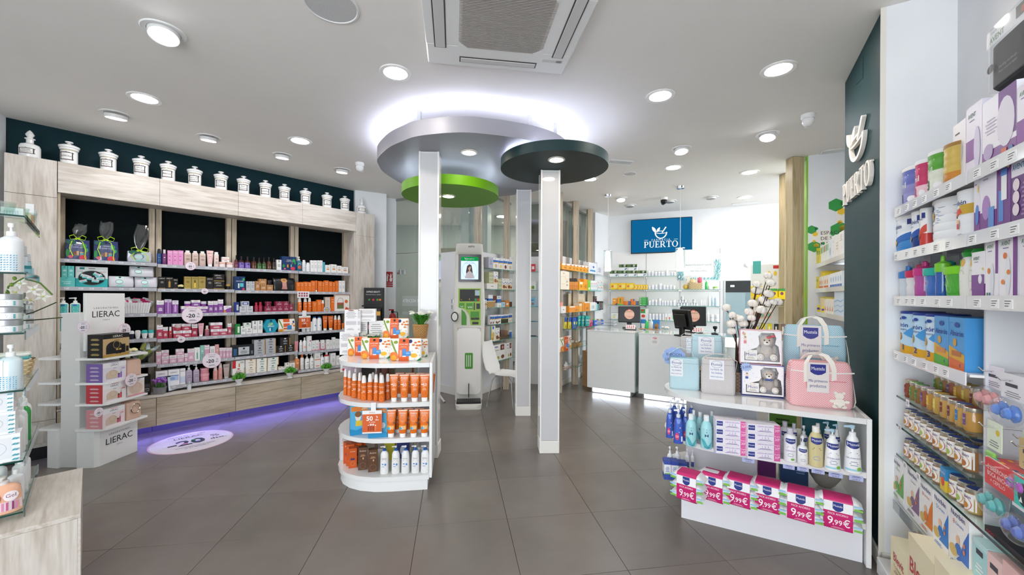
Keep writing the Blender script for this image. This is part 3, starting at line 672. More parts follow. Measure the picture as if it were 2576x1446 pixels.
def row(L,off,z,X,where,items,group=None,dmax=.11,turn=0,inset=.012):
 s,ox,oy=X;cnt={};seen={};done=[];W=[]
 for q in items:cnt[q['desc']]=cnt.get(q['desc'],0)+1
 last={}
 for q in items:
  fo=off+inset+q['off'];yref=q['yt']
  u0,_=L.hit(ox+s*q['x0'],oy+s*yref,fo);u1,_=L.hit(ox+s*q['x1'],oy+s*yref,fo)
  if u1<u0:u0,u1=u1,u0
  zt=L.hit(ox+s*(q['x0']+q['x1'])/2,oy+s*q['yt'],fo)[1];zb=z+.0004
  if q['yb']:
   zb=L.hit(ox+s*(q['x0']+q['x1'])/2,oy+s*q['yb'],fo)[1]
   best=[t for(a,b,t,f)in done if min(b,u1)-max(a,u0)>.25*(u1-u0)and abs(t-zb)<.07 and abs(f-q['off'])<.04]
   zb=(min(best,key=lambda t:abs(t-zb))if best else max(zb,z))+.0004
  lv=(round(q['off'],2),bool(q['yb']))
  if lv in last and 0<last[lv]-u0<.45*(u1-u0):u0=last[lv]
  w=max(u1-u0-.0012,.008);h=max(zt-zb,.012);last[lv]=max(u1,last.get(lv,u1))if last.get(lv,-9)>u1 else u1
  if q['kind']in('bottle','spray','pump','jar','tin','clearjar','tube','rollon'):d=q['d']or(w if q['kind']!='tube' else w*.6)
  else:d=q['d']or min(max(w*.8,.03),dmax)
  done.append((u0,u1,zb+h,q['off']));n=cnt[q['desc']];seen[q['desc']]=seen.get(q['desc'],0)+1
  lab=f"{q['desc']}, {where}" if n==1 else f"{ORD[seen[q['desc']]]} from left of {NUM[n]} {plural(q['desc'])}, {where}"
  rq=round(w,3),round(d,3),round(h,3)
  put(q['kind'],*rq,L.at((u0+u1)/2,fo+d/2,zb),L.rz+turn,lab,group or 'products, '+where,q['k'])
 return done
 # == furniture
def XZ(loc,rz):return MT(loc)@MR(rz,4,'Z')
ZC,ZB0=2.765,.13
J=[-.70,.02,.735,1.47,2.225]
t=T('tall_cabinet','tall pale ash cabinet in the corner under the stoppered white bottle','cabinet',G.at(-1.01),G.rz)
bx(0,.308,.02,.34,.12,ZC-.002,WOOD_V).obj('body',t,sm=0)
for z0,z1 in((.16,.36),(.363,2.42),(2.423,ZC)):bx(.002,.306,0,.02,z0,z1,WOOD_V,.0015).obj('door',t,sm=0)
bx(.01,.30,.06,.3,0,.12,BLACK).obj('plinth',t,sm=0)
t=T('wall_shelving','long pale ash shelving wall with dark green back and grey shelves','shelving',G.at(0),G.rz)
for a,b in zip(J,J[1:]):
 bx(a+.001,b-.001,0,.02,2.477,ZC,WOOD_H,.0015).obj('cornice_panel',t,sm=0)
 bx(a+.02,b-.02,.335,.345,.45,2.49,GREENBACK).obj('back_panel',t,sm=0)
bx(J[0],J[-1],.021,.34,2.74,ZC-.001,WOOD_H).box(J[0],J[-1],.021,.34,2.479,2.49,WOOD_H).obj('cornice_box',t,sm=0)
for j in J:
 for s in((1,)if j==J[0]else(-1,)if j==J[-1]else(-1,1)):bx(*sorted((j+s*.004,j+s*.052)),.27,.335,.447,2.478,WOOD_P).obj('upright',t,sm=0)
 bx(j-.003,j+.003,.275,.335,.447,2.478,BLACK).obj('slotted_channel',t,sm=0)
bx(J[0]-.0,J[0]+.018,.02,.27,.447,2.478,WOOD_P).obj('side_panel',t,sm=0);bx(J[-1]-.018,J[-1],.02,.27,.447,2.478,WOOD_V).obj('side_panel',t,sm=0)
OFF=.13;C3=(.30427,380,560);C1=(.20754,130,560);C2=(.33195,0,720)
BAYZ=[[(C1,660,462),(C1,660,785),(C1,640,1112),(C2,1000,404),(C2,1080,593)],[(C3,360,358),(C3,360,550),(C3,360,750),(C3,360,946),(C3,360,1146),(C3,440,1316)],[(C3,940,386),(C3,940,563),(C3,940,738),(C3,940,913),(C3,940,1090),(C3,940,1235)],[(C3,1420,410),(C3,1420,573),(C3,1400,736),(C3,1400,896),(C3,1400,1055),(C3,1380,1202)]]
SZ=[]
for bi,bay in EN(BAYZ):
 zz=[]
 for(s,ox,oy),x,y in bay:
  z=G.hit(ox+s*x,oy+s*y,OFF)[1];zz.append(z);a,b=J[bi]+.003,J[bi+1]-.003
  if bi==3 and not zz[1:]:pass
  sh=bx(a,b,OFF+.004,.30,z-.018,z,SHELFGREY).obj('shelf',t,sm=0)
  bx(a,b,OFF,OFF+.004,z-.034,z+.003,mat('#b4b5bc',.25)).obj('price_rail',sh,sm=0)
  rr=RR(int(z*1000)+bi);mb=MB()
  for k in range(7):
   x0=a+.03+k*.095+rr.uniform(-.015,.015);mb.box(x0,x0+.03,OFF-.0012,OFF,z-.02,z-.005,'#d9dade')
   for q in range(2):mb.box(x0+.004,x0+.024-.006*q,OFF-.0016,OFF-.0012,z-.010-q*.005,z-.0085-q*.005,'#50525a')
  mb.SF('price_tickets',sh,sm=0)
 SZ.append(zz)
t=T('shelving_pilaster','pale ash pilaster closing the cosmetics shelving beside the fire sign','cabinet',G.at(J[-1]+.002),G.rz)
bx(0,.30,.001,.34,.12,ZC,WOOD_V,.0015).obj('body',t,sm=0);bx(-.001,.301,-.001,.003,2.42,2.423,'#8d8474').obj('panel_joint',t,sm=0)
bx(.01,.29,.06,.3,0,.12,BLACK).obj('plinth',t,sm=0)
BJ=[-.70,0.0,.717,1.46,2.225]
for i,(a,b)in EN(zip(BJ,BJ[1:])):
 t=T('drawer_cabinet','pale ash floating drawer base under the '+('gift bag bay','pink carton bay','amber bottle bay','orange sunscreen bay')[i],'cabinet',G.at(a),G.rz,'floating drawer bases')
 bx(.002,b-a-.002,.02,.345,ZB0,.425,WOOD_D).obj('body',t,sm=0);bx(.002,b-a-.002,0,.0195,ZB0-.005,.422,WOOD_D,.0015).obj('drawer',t,sm=0)
 bx(0.002,b-a-.002,.27,.345,.0,ZB0-.001,mat('#6f6aa0',.5)).obj('plinth',t,sm=0)
 mb=MB();n=int((b-a)/.016)
 for k in range(n):x=.01+k*.016;mb.box(x,x+.006,.262,.269,.098,.104,LIT_VIOLET);mb.box(x,x+.006,.03,.036,ZB0-.0045,ZB0-.0012,LIT_VIOLET)
 mb.SF('led_dots',t,sm=0)
tag(bx(-.70,2.225,-.003,.335,.4255,.445,WOOD_H,.003).obj('worktop',loc=G.at(0),rz=G.rz,sm=0),'long pale ash worktop under the cosmetics shelves carrying small topiaries','worktop')
ZW=.445
CT=Line((1.23-.02,6.38-.03),(.861,-.508))
def counter(u0,w,d,lab,z=.99):
 t=T('service_counter',lab,'counter',CT.at(u0),CT.rz)
 bx(0,w,.0,d,.095,z-.022,mat('#dfe3e3',.35)).obj('body',t,sm=0)
 bx(0,w,-.012,-.001,.085,z-.02,mat('#ecf1f0',.12,coat=.5)).obj('front_glass',t,sm=0)
 bx(-.006,w+.006,-.016,d+.01,z-.0195,z,mat('#e6eeec',.08,coat=.5),.002).obj('top',t,sm=0)
 bx(w+.001,w+.010,.0,d,.085,z-.02,mat('#bcd3cf',.15,coat=.4)).obj('side_glass',t,sm=0)
 for k in range(4):bx(w+.0102,w+.016,.03,d-.04,.3+k*.15,.306+k*.15,mat('#9fc4bd',.2)).obj('side_shelf',t,sm=0)
 bx(.06,w-.06,.035,d-.04,.005,.0945,mat('#f4f6f8',.5)).obj('plinth',t,sm=0)
 bx(.07,w-.07,.030,.034,.02,.085,LIT_COUNTER).obj('light_panel',t,sm=0)
 for x in(.055,w-.075):bx(x,x+.02,.026,.036,.005,.0945,GREYM).obj('leg',t,sm=0)
 return t
counter(0,.74,.55,'left white glass service counter with a glowing plinth');counter(.80,1.12,.55,'right white glass service counter behind the blue cooler bags')
OG=Line((-.645,3.12),(TE.x,TE.y))
ogp=[(0,0),(-.28,0),(-.42,.012),(-.54,.05),(-.64,.115),(-.715,.20),(-.76,.30),(-.775,.42),(-.765,.52),(-.74,.6),(0,.6)]
def inset(P,k):c=Vector((sum(p[0]for p in P)/len(P),sum(p[1]for p in P)/len(P)));return[tuple(c+(Vector(p)-c)*k)for p in P]
def rounded(P):
 return P
OGZ=[.24,.46,.70,.995]
OGZ=[H_EYE-(y-CY0)/FPX*3.13 for y in(1194,1099,1011,913)]
t=T('display_stand','low white D-shaped display stand full of orange sunscreen','display stand',OG.at(0),OG.rz)
MB().prism([(x*.955-.012,y*.93+.02)for x,y in ogp],0,OGZ[0]-.035,WHITE).obj('plinth',t,sm=30)
for z in OGZ:MB().prism(ogp,z-.034,z,WHITE_G).obj('shelf',t,sm=30)
for x,y in((-.46,.33),(-.16,.33)):
 for a,b in zip(OGZ,OGZ[1:]):MB().lathe([(.012,a),(.012,b-.034)],CHROME,12,MT((x,y,0))).obj('pole',t)
bx(.0015,.022,.0,.6,.10,OGZ[3],WHITE).obj('side_panel',t,sm=0)
MU=Line((2.04-.876*1.15,2.27+.48*1.15),(.876,-.48))
MZ=[H_EYE-(y-CY0)/FPX*dd for y,dd in((1297.5,2.42),(1170,2.42),(1032,2.42))]
MZ=[.245,.535,.84]
rr_=.373
mup=[(1.13,-.03),(.38,-.03)]+[(.38-rr_*sin(dg(a)),-.03+rr_-rr_*cos(dg(a)))for a in range(10,181,10)]+[(1.13,-.03+2*rr_)]
t=T('display_gondola','long white gondola with rounded end, stocked with baby care, against the green pier','display stand',MU.at(0),MU.rz)
bx(.16,1.125,.012,.68,0,MZ[0]-.035,mat('#e9e9ee',.35)).obj('plinth',t,sm=0)
for z in MZ:MB().prism(mup,z-.032,z,WHITE_G).obj('shelf',t,sm=30)
for a,b in zip(MZ,MZ[1:]):bx(.16,.62,.335,.353,a+.0005,b-.0325,mat('#e4e4ea',.4)).obj('divider',t,sm=0)
bx(1.131,1.155,-.032,.716,0,MZ[2],WHITE,.002).obj('end_panel',t,sm=0)
t=T('promo_display','tall white double-sided promotional display with kits and round discount signs','display stand',(-3.8,3.5,0),0)
bx(-.166,0,0,.36,.0,1.36,mat('#dddddb',.45),.003).obj('spine',t,sm=0)
hd=bx(-.005,.022,.03,.385,1.02,1.535,WHITE,.002).obj('header',t,sm=0)
LX=MT((.0225,0,0))@MR(PI/2,4,'Z')
mb=MB()
for st,z,hh,mw in((wide('LABORATOIRES'),1.40,.016,.27),('LIERAC',1.345,.058,.29),(wide('PARIS'),1.29,.012,.08)):mb.text(st,hh,'#1b1b1d',MT((0,.208,z))@LX,maxw=mw)
mb.obj('lettering',hd,sm=0)
PDZ=[.345,.565,.75,.965]
for z in PDZ:
 MB().prism([(.0,-.035),(.20,-.02),(.235,.02),(.235,.40),(0,.40)],z-.018,z,WHITE).obj('shelf',t,sm=0)
 MB().prism([(-.167,-.02),(-.34,-.02),(-.36,.02),(-.36,.36),(-.167,.36)],z-.018,z,WHITE).obj('shelf',t,sm=0)
bs=MB().prism([(.0005,-.02),(.13,0.0),(.15,.03),(.15,.385),(.0005,.385)],0,PDZ[0]-.0185,WHITE).obj('base',t,sm=0)
MB().prism([(-.1665,-.02),(-.28,0.0),(-.30,.03),(-.30,.36),(-.1665,.36)],0,PDZ[0]-.0185,WHITE).obj('base',t,sm=0)
mb=MB();LB=MT((.1505,.208,0))@MR(PI/2,4,'Z')
for st,z,hh,mw in((wide('LABORATOIRES'),.255,.014,.24),('LIERAC',.195,.058,.28),(wide('PARIS'),.14,.011,.08)):mb.text(st,hh,'#1b1b1d',LB@MT((0,-.001,z)),maxw=mw)
mb.obj('lettering',bs,sm=0)
BX=Line((-2.11,1.952),(-.727,.687))
ux=Vector((-.687,-.727));
t=T('display_plinth','low pale ash display plinth by the shop window','plinth',(-2.11,1.952,0),math.atan2(.687,-.727))
bx(0.012,.74,.012,1.2,0,.43,WOOD_H).obj('body',t,sm=0);bx(0,.75,0,1.2,.4305,.452,WOOD_H,.001).obj('top',t,sm=0)
bx(.0,.75,.0,.011,.0,.43,WOOD_H).obj('side_board',t,sm=0);bx(.0,.011,.0115,1.2,.0,.43,WOOD_V).obj('front_board',t,sm=0)
GS=Line((-2.33,1.90),(-.727,.687));GZ=[.49,.734,1.07,1.342,1.628,1.90]
t=T('glass_shelf_unit','glass shelves with house-brand cosmetics standing on the ash plinth','shelf',(-2.33,1.90,0),math.atan2(.687,-.727))
for i,z in EN(GZ):
 sh=bx(0.001,.74,.001,.9,z-.008,z,GLASS).obj('glass_shelf',t,sm=0)
 bx(-.0005,.0008,0,.9,z-.008,z,GLASS_EDGE).box(.001,.74,-.0006,.0009,z-.008,z,GLASS_EDGE_L).obj('glass_edge',sh,sm=0)
 bx(.02,.74,-.006,-.001,z-.036,z+.006,_glass('acrylic_%d'%i,'#d9dee2',.05)).obj('price_rail',sh,sm=0)
for x,y in((.06,.82),(.68,.82)):MB().lathe([(.012,.453),(.012,2.3)],CHROME,12,MT((x,y,0))).obj('pole',t)
def glass_shelf(name,L,lab,u0,u1,dep,zs,cl=.0,cr=.0):
 t=T(name,lab,'shelf',L.at(0),L.rz)
 for z in zs:
  P=[(u0,-.002),(u0,-dep*.35)if cl else(u0,-dep),(u0+cl,-dep),(u1-cr,-dep),(u1,-dep*.35)if cr else(u1,-dep),(u1,-.002)]
  sh=MB().prism(P,z-.008,z,GLASS,side=GLASS_EDGE_L).obj('glass_shelf',t,sm=0)
  for u in(u0+.05,u1-.15):bx(u,u+.02,-.10,-.001,z-.035,z-.0085,CHROME,.003).obj('bracket',sh,sm=0)
 return t
AS=.27;KS=.24
def zof(L,off,px,py):return L.hit(px,py,off)[1]
CM=(.20747,1200,620);C4=(.23499,1380,640)
AZ=[zof(A,-AS,1240,y)for y in(674.6,727,773.5,816,858.5,911)]
glass_shelf('glass_wall_shelf',A,'glass shelves of diet products behind the kiosk and white chair',.14,1.27,AS,AZ,cl=.1)
MZS=[AZ[0],AZ[1],AZ[2]-.0,AZ[3],AZ[4]]
glass_shelf('glass_wall_shelf',M_,'glass shelves glimpsed between the two rear white columns',.05,.8,.2,MZS)
BZ=[zof(B,-AS,1480,y)for y in(686.5,730.5,782,823,866,911)]
glass_shelf('glass_wall_shelf',B,'glass shelves of suncare and foot care beside the counter',-.02,1.28,AS,BZ)
C5=(.19363,1520,640)
uL,zT=K.hit(1536,590,-.02);uR,_=K.hit(1812,575,-.02)
zT=2.42
t=T('panel_board','white slotted panel board with glass shelves behind the counter','shelving',K.at(uL,-.02),K.rz)
W3=uR-uL;zz=[.4,1.2,1.63,2.02,zT];xs=[0,W3*.35,W3*.66,W3]
for i in range(3):
 for k in range(4):bx(xs[i]+.004,xs[i+1]-.004,0,.018,zz[k]+.003,zz[k+1]-.003,WHITE).obj('panel',t,sm=0)
for x in xs:bx(x-.003,x+.003,-.004,.018,.4,zT,GREYM).obj('upright',t,sm=0)
KZ=[zof(K,-KS-.02,C5[1]+C5[0]*500,C5[2]+C5[0]*y)for y in(283,455,660,850)]
for k,z in EN(KZ):
 for i in range(3):
  if k==0 and i==2:continue
  sh=bx(xs[i]+.008,xs[i+1]-.008,-KS,-.005,z-.008,z,GLASS).obj('glass_shelf',t,sm=0)
  bx(xs[i]+.008,xs[i+1]-.008,-KS-.001,-KS,z-.008,z,mat('#4f9e93',.2)).obj('glass_edge',sh,sm=0)
  for u in(xs[i]+.008,xs[i+1]-.02):bx(u,u+.012,-.09,-.0055,z-.03,z-.0085,CHROME).obj('bracket',sh,sm=0)
uq,zq=K.hit(1676,592,-.07)
TVL=Line(K.at(0,-.10),(.934,-.357));ua,za=TVL.hit(1587,596);ub,zb=TVL.hit(1742,590)
zt1=TVL.hit(1665,549)[1];zb1=TVL.hit(1665,636)[1];w=ub-ua;h=zt1-zb1
t=T('television','wall screen with the white mortar logo on petrol blue','television',TVL.at((ua+ub)/2,0,(zt1+zb1)/2),TVL.rz)
bx(-w/2,w/2,0,.04,-h/2,h/2,BLACKG,.004).obj('casing',t,sm=0);bx(-.15,.15,.0405,.09,-.15,.15,BLACK).obj('wall_mount',t,sm=0)
scr=bx(-w/2+.012,w/2-.012,-.0015,-.0003,-h/2+.018,h/2-.012,lamp_mat('screen_blue','#0f6294',.5)).obj('screen',t,sm=0)
mb=MB();SW=lamp_mat('screen_white','#f4f6f8',.5);emit_polys(mb,mortar(),SW,MT((-.02,-.0022,.06)),k=.135)
P,pw=serif('PUERTO');emit_polys(mb,P,SW,MT((-.31,-.0022,-.225))@Matrix.Diagonal((.62/pw,1,.12,1)))
mb.text(wide('FARMACIA'),.036,SW,MT((0,-.0022,-.078)),maxw=.42)
for x in(-.27,.27):mb.box(x-.035,x+.035,-.0026,-.002,-.081,-.075,SW)
mb.obj('logo',scr,sm=0)
PF=Line((2.10+.445/.9067*.905,2.26+.79/.9067*.905),(-.445,-.79))
def pf(px,py):return PF.hit(px,py)
t=T('wall_sign','raised cream lettering and mortar emblem on the dark green pier','sign',PF.at(0,-.002,0),PF.rz)
CREAM=mat('#efe9e0',.4);uA,zA=pf(2140,350);uB,zB=pf(2186,350);
u_c=(pf(2128,470)[0]+pf(2203,470)[0])/2;wP=pf(2203,450)[0]-pf(2131,480)[0];hP=.155
mb=MB();emit_polys(mb,mortar(),CREAM,MT((u_c-.01,0,pf(2165,352)[1]))@Matrix.Diagonal((wP*.31,1,.145,1)),t=.022);mb.obj('mortar_emblem',t,sm=0)
P,pw=serif('PUERTO');zz0=pf(2165,489)[1]
mb=MB();M=MT((u_c-wP/2,0,zz0))@Matrix.Diagonal((wP/pw,1,1,1))@Matrix.Diagonal((1,1,hP,1));emit_polys(mb,P,CREAM,M,t=.022);mb.obj('lettering',t,sm=0)
mb=MB();zf=pf(2165,437)[1]
vs,fs,gw,gh=glyphs(wide('FARMACIA'),.012);k=.05;kk=wP*.74/gw
for z_ in(0,-.014):mb.add([((x-gw/2)*kk+u_c,z_,(y-.36)*k+zf)for x,y in vs],fs,CREAM)
for x in(-1,1):mb.box(u_c+x*wP*.46-.022,u_c+x*wP*.46+.022,-.014,0,zf-.005,zf+.005,CREAM)
mb.obj('small_lettering',t,sm=0)
mb=MB();ua,z1_=pf(2172,140);_,z2_=pf(2172,195)
mb.box(ua-.0012,ua+.0012,-.002,0,z2_,z1_,'#0d2629');mb.tube([(ua,-.001,z2_),(pf(2154,213)[0],-.001,pf(2154,213)[1])],.0014,'#0d2629',4);tag(mb.obj('panel_groove',loc=PF.at(0,-.001,0),rz=PF.rz,sm=0),'thin groove of a hatch high on the green pier','groove')
for px,pyc,pb,pt,lab in((1530,490,681,630,'glass pendant lamp nearer the left edge of the back wall'),(1712,469,680,622,'glass pendant lamp hanging in front of the screen')):
 p=onz(px,pyc,CEIL);t=T('pendant_lamp',lab,'pendant lamp',(p.x,p.y,CEIL),0,'pendant lamps over the counters')
 zb_=H_EYE-(pb-CY0)/FPX*p.y;zt_=H_EYE-(pt-CY0)/FPX*p.y-0;zb_-=CEIL;zt_-=CEIL;r=.065;hh=zt_-zb_
 MB().lathe([(.06,-.0005),(.055,-.03),(.02,-.035)],CHROME,20).obj('canopy',t);MB().tube([(0,0,-.034),(0,0,zt_+.01)],.003,'#e8e8e8',6).obj('cord',t)
 MB().lathe([(.012,zt_+.012),(r,zt_+.004),(r,zt_-.004),(.03,zt_-.01)],CHROME,20).obj('cap',t)
 MB().lathe([(r,zt_-.005),(r,zb_+.05)],GLASS,24,cap=(0,0)).obj('outer_glass',t)
 MB().lathe([(.05,zb_),(.048,zb_+hh*.3),(.036,zt_-.02),(.02,zt_-.011)],lamp_mat('opal_lit','#fff6e6',1.8),24).obj('opal_shade',t)
KQ=T('health_kiosk','white self-service health kiosk with green control panel and foot scale','kiosk',(-.575,5.33,0),.10)
IV=mat('#e4e2da',.32);LG_=mat('#9ac544',.35);MG=mat('#4e9c2f',.4)
MB().loft([(0,.175,.19,8,0,.19),(.06,.18,.19,8,0,.19),(.075,.17,.18,8,0,.19)],IV,24).obj('base',KQ)
sc=MB();sc.box(-.165,.165,.01,.27,.0755,.10,BLACK,.006)
for k in range(13):sc.box(-.155+k*.0245,-.14+k*.0245,.02,.26,.1,.103,'#2a2b2c')
sc.obj('foot_scale',KQ,sm=0)
MB().loft([(.0755,.19,.10,7,0,.30),(.5,.205,.10,7,0,.30),(1.0,.215,.10,7,0,.30),(1.35,.225,.105,7,0,.30),(1.75,.205,.10,7,0,.305),(2.10,.195,.10,7,0,.31),(2.17,.19,.13,7,0,.285),(2.24,.185,.135,7,0,.28),(2.255,.15,.11,7,0,.28)],IV,32).obj('body',KQ)
MB().loft([(-.185+.0,.006,.055,4),(.0,.007,.06,4)],BLACK,12,M=MT((0,.155,.32))@MR(0,4,'Y')).obj('pad_bracket',KQ)
def roundrect(x0,x1,z0,z1,r,n=5):
 P=[]
 for cx,cz,a in((x1-r,z1-r,0),(x0+r,z1-r,90),(x0+r,z0+r,180),(x1-r,z0+r,270)):P+=arc(cx,cz,r,r,a,a+90,n)
 return P
def plate(mb,poly,y0,y1,m):
 n=len(poly);mb.add([(x,y0,z)for x,z in poly]+[(x,y1,z)for x,z in poly],[list(range(n)),list(range(n,2*n))[::-1]]+[(i,n+i,n+(i+1)%n,(i+1)%n)for i in range(n)],m)
mb=MB();plate(mb,roundrect(-.165,.165,.17,1.08,.07),.155,.199,mat('#f3f1ec',.2));pad=mb.obj('fold_down_seat',KQ,sm=40)
mb=MB();plate(mb,roundrect(-.055,.055,.52,.74,.015),.1535,.1548,MG);
for k in range(3):mb.box(-.035+k*.025,-.025+k*.025,.153,.1534,.55,.71,'#e9f0e4')
mb.obj('pad_label',pad,sm=0)
yF=.196
mb=MB();plate(mb,roundrect(-.15,.165,1.72,2.10,.01),yF-.004,yF+.03,BLACKG);bz=mb.obj('screen_bezel',KQ,sm=0)
mb=MB();x0,x1,z0,z1=-.115,.125,1.755,2.065;y=yF-.0046
mb.box(x0,x1,y,y+.0003,z0,z1,lamp_mat('kiosk_screen','#b9cdf2',.75));mb.box(x0,x1,y-.0005,y,z1-.055,z1,lamp_mat('kiosk_green','#108a46',.6))
emit_polys(mb,mortar(),'#eefaf0',MT((-.045,y-.001,z1-.028)),k=.02);mb.text('PUERTO',.018,'#eefaf0',MT((.025,y-.001,z1-.028)));mb.text('¿Caída del cabello?',.013,'#4d5d80',MT((.005,y-.001,z1-.085)))
for p in ring(.005,(z0+z1-.055)/2,.105,.12,(.002,.002)):mb.add([(a,y-.001,b)for a,b in p],[(0,1,2,3)],'#3a5fa8')
def flat(mb,pts,yy,m):mb.add([(a,yy,b)for a,b in pts],[list(range(len(pts)))],m)
flat(mb,[(-.035,1.78),(-.045,1.86),(-.03,1.94),(.0,1.965),(.03,1.95),(.04,1.9),(.05,1.83),(.06,1.78)][::-1],y-.0013,'#4a3434');flat(mb,arc(.002,1.915,.02,.028,0,360,14)[:-1],y-.0016,'#e8c3ae');flat(mb,[(-.06,1.77),(-.045,1.83),(-.012,1.865),(.02,1.865),(.055,1.83),(.075,1.77)][::-1],y-.0014,'#e2d7dd');flat(mb,[(-.005,1.86),(.012,1.86),(.012,1.89),(-.005,1.89)],y-.00155,'#dfb7a2')
flat(mb,[(-.02,1.9),(-.022,1.945),(.0,1.955),(.02,1.94),(.005,1.93)][::-1],y-.0018,'#4a3434');flat(mb,arc(.003,1.901,.007,.003,0,360,8)[:-1],y-.0018,'#a8434a')
for q in(-.006,.011):flat(mb,arc(q,1.92,.0035,.002,0,360,8)[:-1],y-.0018,'#2c2326')
mb.obj('screen',bz,sm=0)
mb=MB();plate(mb,[(-.15,1.63),(.16,1.63),(.16,1.12),(.02,1.12),(.0,1.26),(-.05,1.33),(-.15,1.37)],yF-.006,yF+.03,LG_);cp=mb.obj('control_panel',KQ,sm=0)
mb=MB();yy=yF-.0072
mb.box(-.13,.145,yy,yy+.001,1.45,1.615,'#2b2a29');mb.box(.08,.145,yy-.001,yy,1.53,1.605,'#b9d2d8');mb.box(.075,.108,yy-.001,yy,1.455,1.49,'#2e9a4a');mb.box(.112,.145,yy-.001,yy,1.455,1.49,'#c23b3b');mb.box(-.115,-.10,yy-.001,yy,1.468,1.476,'#e8b63a');mb.box(0,.008,yy-.001,yy,1.468,1.49,'#e8b63a');mb.obj('display',cp,sm=0)
mb=MB();mb.box(-.135,-.065,yy,yy+.001,1.36,1.425,MG);mb.box(-.04,.05,yy,yy+.001,1.34,1.425,MG);mb.box(.02,.14,yy,yy+.001,1.23,1.31,MG);emit_polys(mb,ring(-.1,1.39,.022,.022,(.008,.008),180,360,8)+ring(-.005,1.38,.014,.025,(.008,.008),180,360,8)+ring(.028,1.38,.014,.025,(.008,.008),180,360,8),'#eef5e6',MT((0,yy-.0006,0)));mb.obj('instruction_label',cp,sm=0)
mb=MB();mb.box(.063,.08,yy,yy+.001,1.33,1.43,BLACK);mb.box(.1,.15,yy-.004,yy+.001,1.345,1.42,BLACK);mb.box(.025,.08,yy-.012,yy,1.195,1.225,BLACK,.003);mb.box(.085,.14,yy-.012,yy,1.195,1.225,BLACK,.003);mb.box(.045,.13,yy-.003,yy+.001,1.13,1.165,BLACK,.004);mb.obj('coin_slots',cp,sm=0)
mb=MB();plate(mb,[(-.105,1.34),(-.06,1.30),(-.035,1.24),(-.035,1.12),(-.105,1.12)][::-1],yF-.008,yF+.01,MG);mb.obj('icon_label',KQ,sm=0)
mb=MB();plate(mb,[(x,z)for x,z in roundrect(-.15,.155,.665+.03,1.075,.004)],yF-.002,yF+.03,mat('#e4e2da',.3));
kd=mb.obj('service_door',KQ,sm=0);bx(-.158,.163,yF-.0012,yF+.03,.687,1.083,GREYM).obj('door_seam',KQ,sm=0)
MB().lathe([(.018,0),(.014,.004)],STEEL,16,MT((.0,yF-.002,1.04))@RX).obj('lock',kd)
mb=MB();mb.box(-.11,-.04,yF-.0035,yF-.0022,.72,.775,'#6f6a5e');mb.box(-.1,-.05,yF-.0035,yF-.0022,.825,.86,MG);mb.box(-.03,.11,yF-.0035,yF-.0022,.715,.80,MG)
for k in range(5):mb.box(-.015+k*.022,-.003+k*.022,yF-.004,yF-.0036,.73,.785,'#d9e8cf')
mb.obj('door_label',kd,sm=0)
mb=MB();M=MT((-.195,.17,1.24))@RX
mb.loft([(-.05,.052,.07,2),(.04,.052,.07,2)],IV,20,M=M);mb.loft([(.04,.05,.068,2),(.046,.046,.064,2)],BLACK,20,M=M);mb.loft([(.0462,.036,.052,2),(.047,.036,.052,2)],'#f4f3ee',20,M=M);mb.obj('cuff',KQ)
for s in(-1,1):
 for z in(1.37,1.45):MB().lathe([(.024,0),(.024,.055)],STEEL,12,MT((s*.222,.27,z-.03))).obj('handgrip',KQ)
mb=MB();mb.text('KEITO',.022,'#4a4a48',MT((.03,.148,2.205)),bold=.02);mb.add([(.022,.1475,2.222),(.042,.1475,2.222),(.032,.1475,2.236)],[(0,1,2)],'#c22b2b');mb.obj('lettering',KQ,sm=0)
CH=T('shell_chair','white moulded shell chair with slim chrome legs beside the kiosk','chair',(-.07,5.55,0),1.12)
def shellpt(u,v):
 w=.20*(1-.10*abs(v-.5))*(1.0 if v<.62 else 1.0-.35*((v-.62)/.38)**2.5);wy=w*u*(.80 if .38<v<.56 else 1.)
 if v<.5:y=-.22+.40*(v/.5);z=.455-.018*sin(v/.5*PI)-(.03*(1-v/.1)**2 if v<.1 else 0)
 else:
  t=(v-.5)/.5;y=.18+.11*sin(t*1.3)+.02*t;z=.452+.43*t**1.25
 return(wy,y,z+.025*u*u*(1 if v<.5 else .3))
NU,NV=10,22;V=[shellpt(-1+2*i/NU,j/NV)for j in range(NV+1)for i in range(NU+1)]
n=len(V);V2=[]
for j in range(NV+1):
 for i in range(NU+1):
  a=Vector(shellpt(-1+2*i/NU,max(j-1,0)/NV));b=Vector(shellpt(-1+2*i/NU,min(j+1,NV)/NV));dd=(b-a).normalized();nn=Vector((0,-dd.z,dd.y));p=Vector(V[j*(NU+1)+i])-nn*.012;V2.append(tuple(p))
F=[(j*(NU+1)+i,j*(NU+1)+i+1,(j+1)*(NU+1)+i+1,(j+1)*(NU+1)+i)for j in range(NV)for i in range(NU)];F2=[tuple(n+k for k in f[::-1])for f in F]
ed=[i for i in range(NU+1)]+[(j+1)*(NU+1)-1 for j in range(1,NV+1)]+[NV*(NU+1)+i for i in range(NU-1,-1,-1)]+[j*(NU+1)for j in range(NV-1,0,-1)]
F3=[(ed[k],n+ed[k],n+ed[(k+1)%len(ed)],ed[(k+1)%len(ed)])for k in range(len(ed))]
mb=MB();mb.add(V+V2,F+F2+F3,mat('#f2f2f1',.25));mb.obj('seat_shell',CH,sm=50)
for sx in(-1,1):
 for y0,y1 in((-.10,-.20),(.10,.20)):MB().tube([(sx*.05,y0*.4,.43),(sx*.13,y0,.425),(sx*.155,(y0+y1)/2+0,.36),(sx*.20,y1,.004)],.009,CHROME,8).obj('leg',CH)
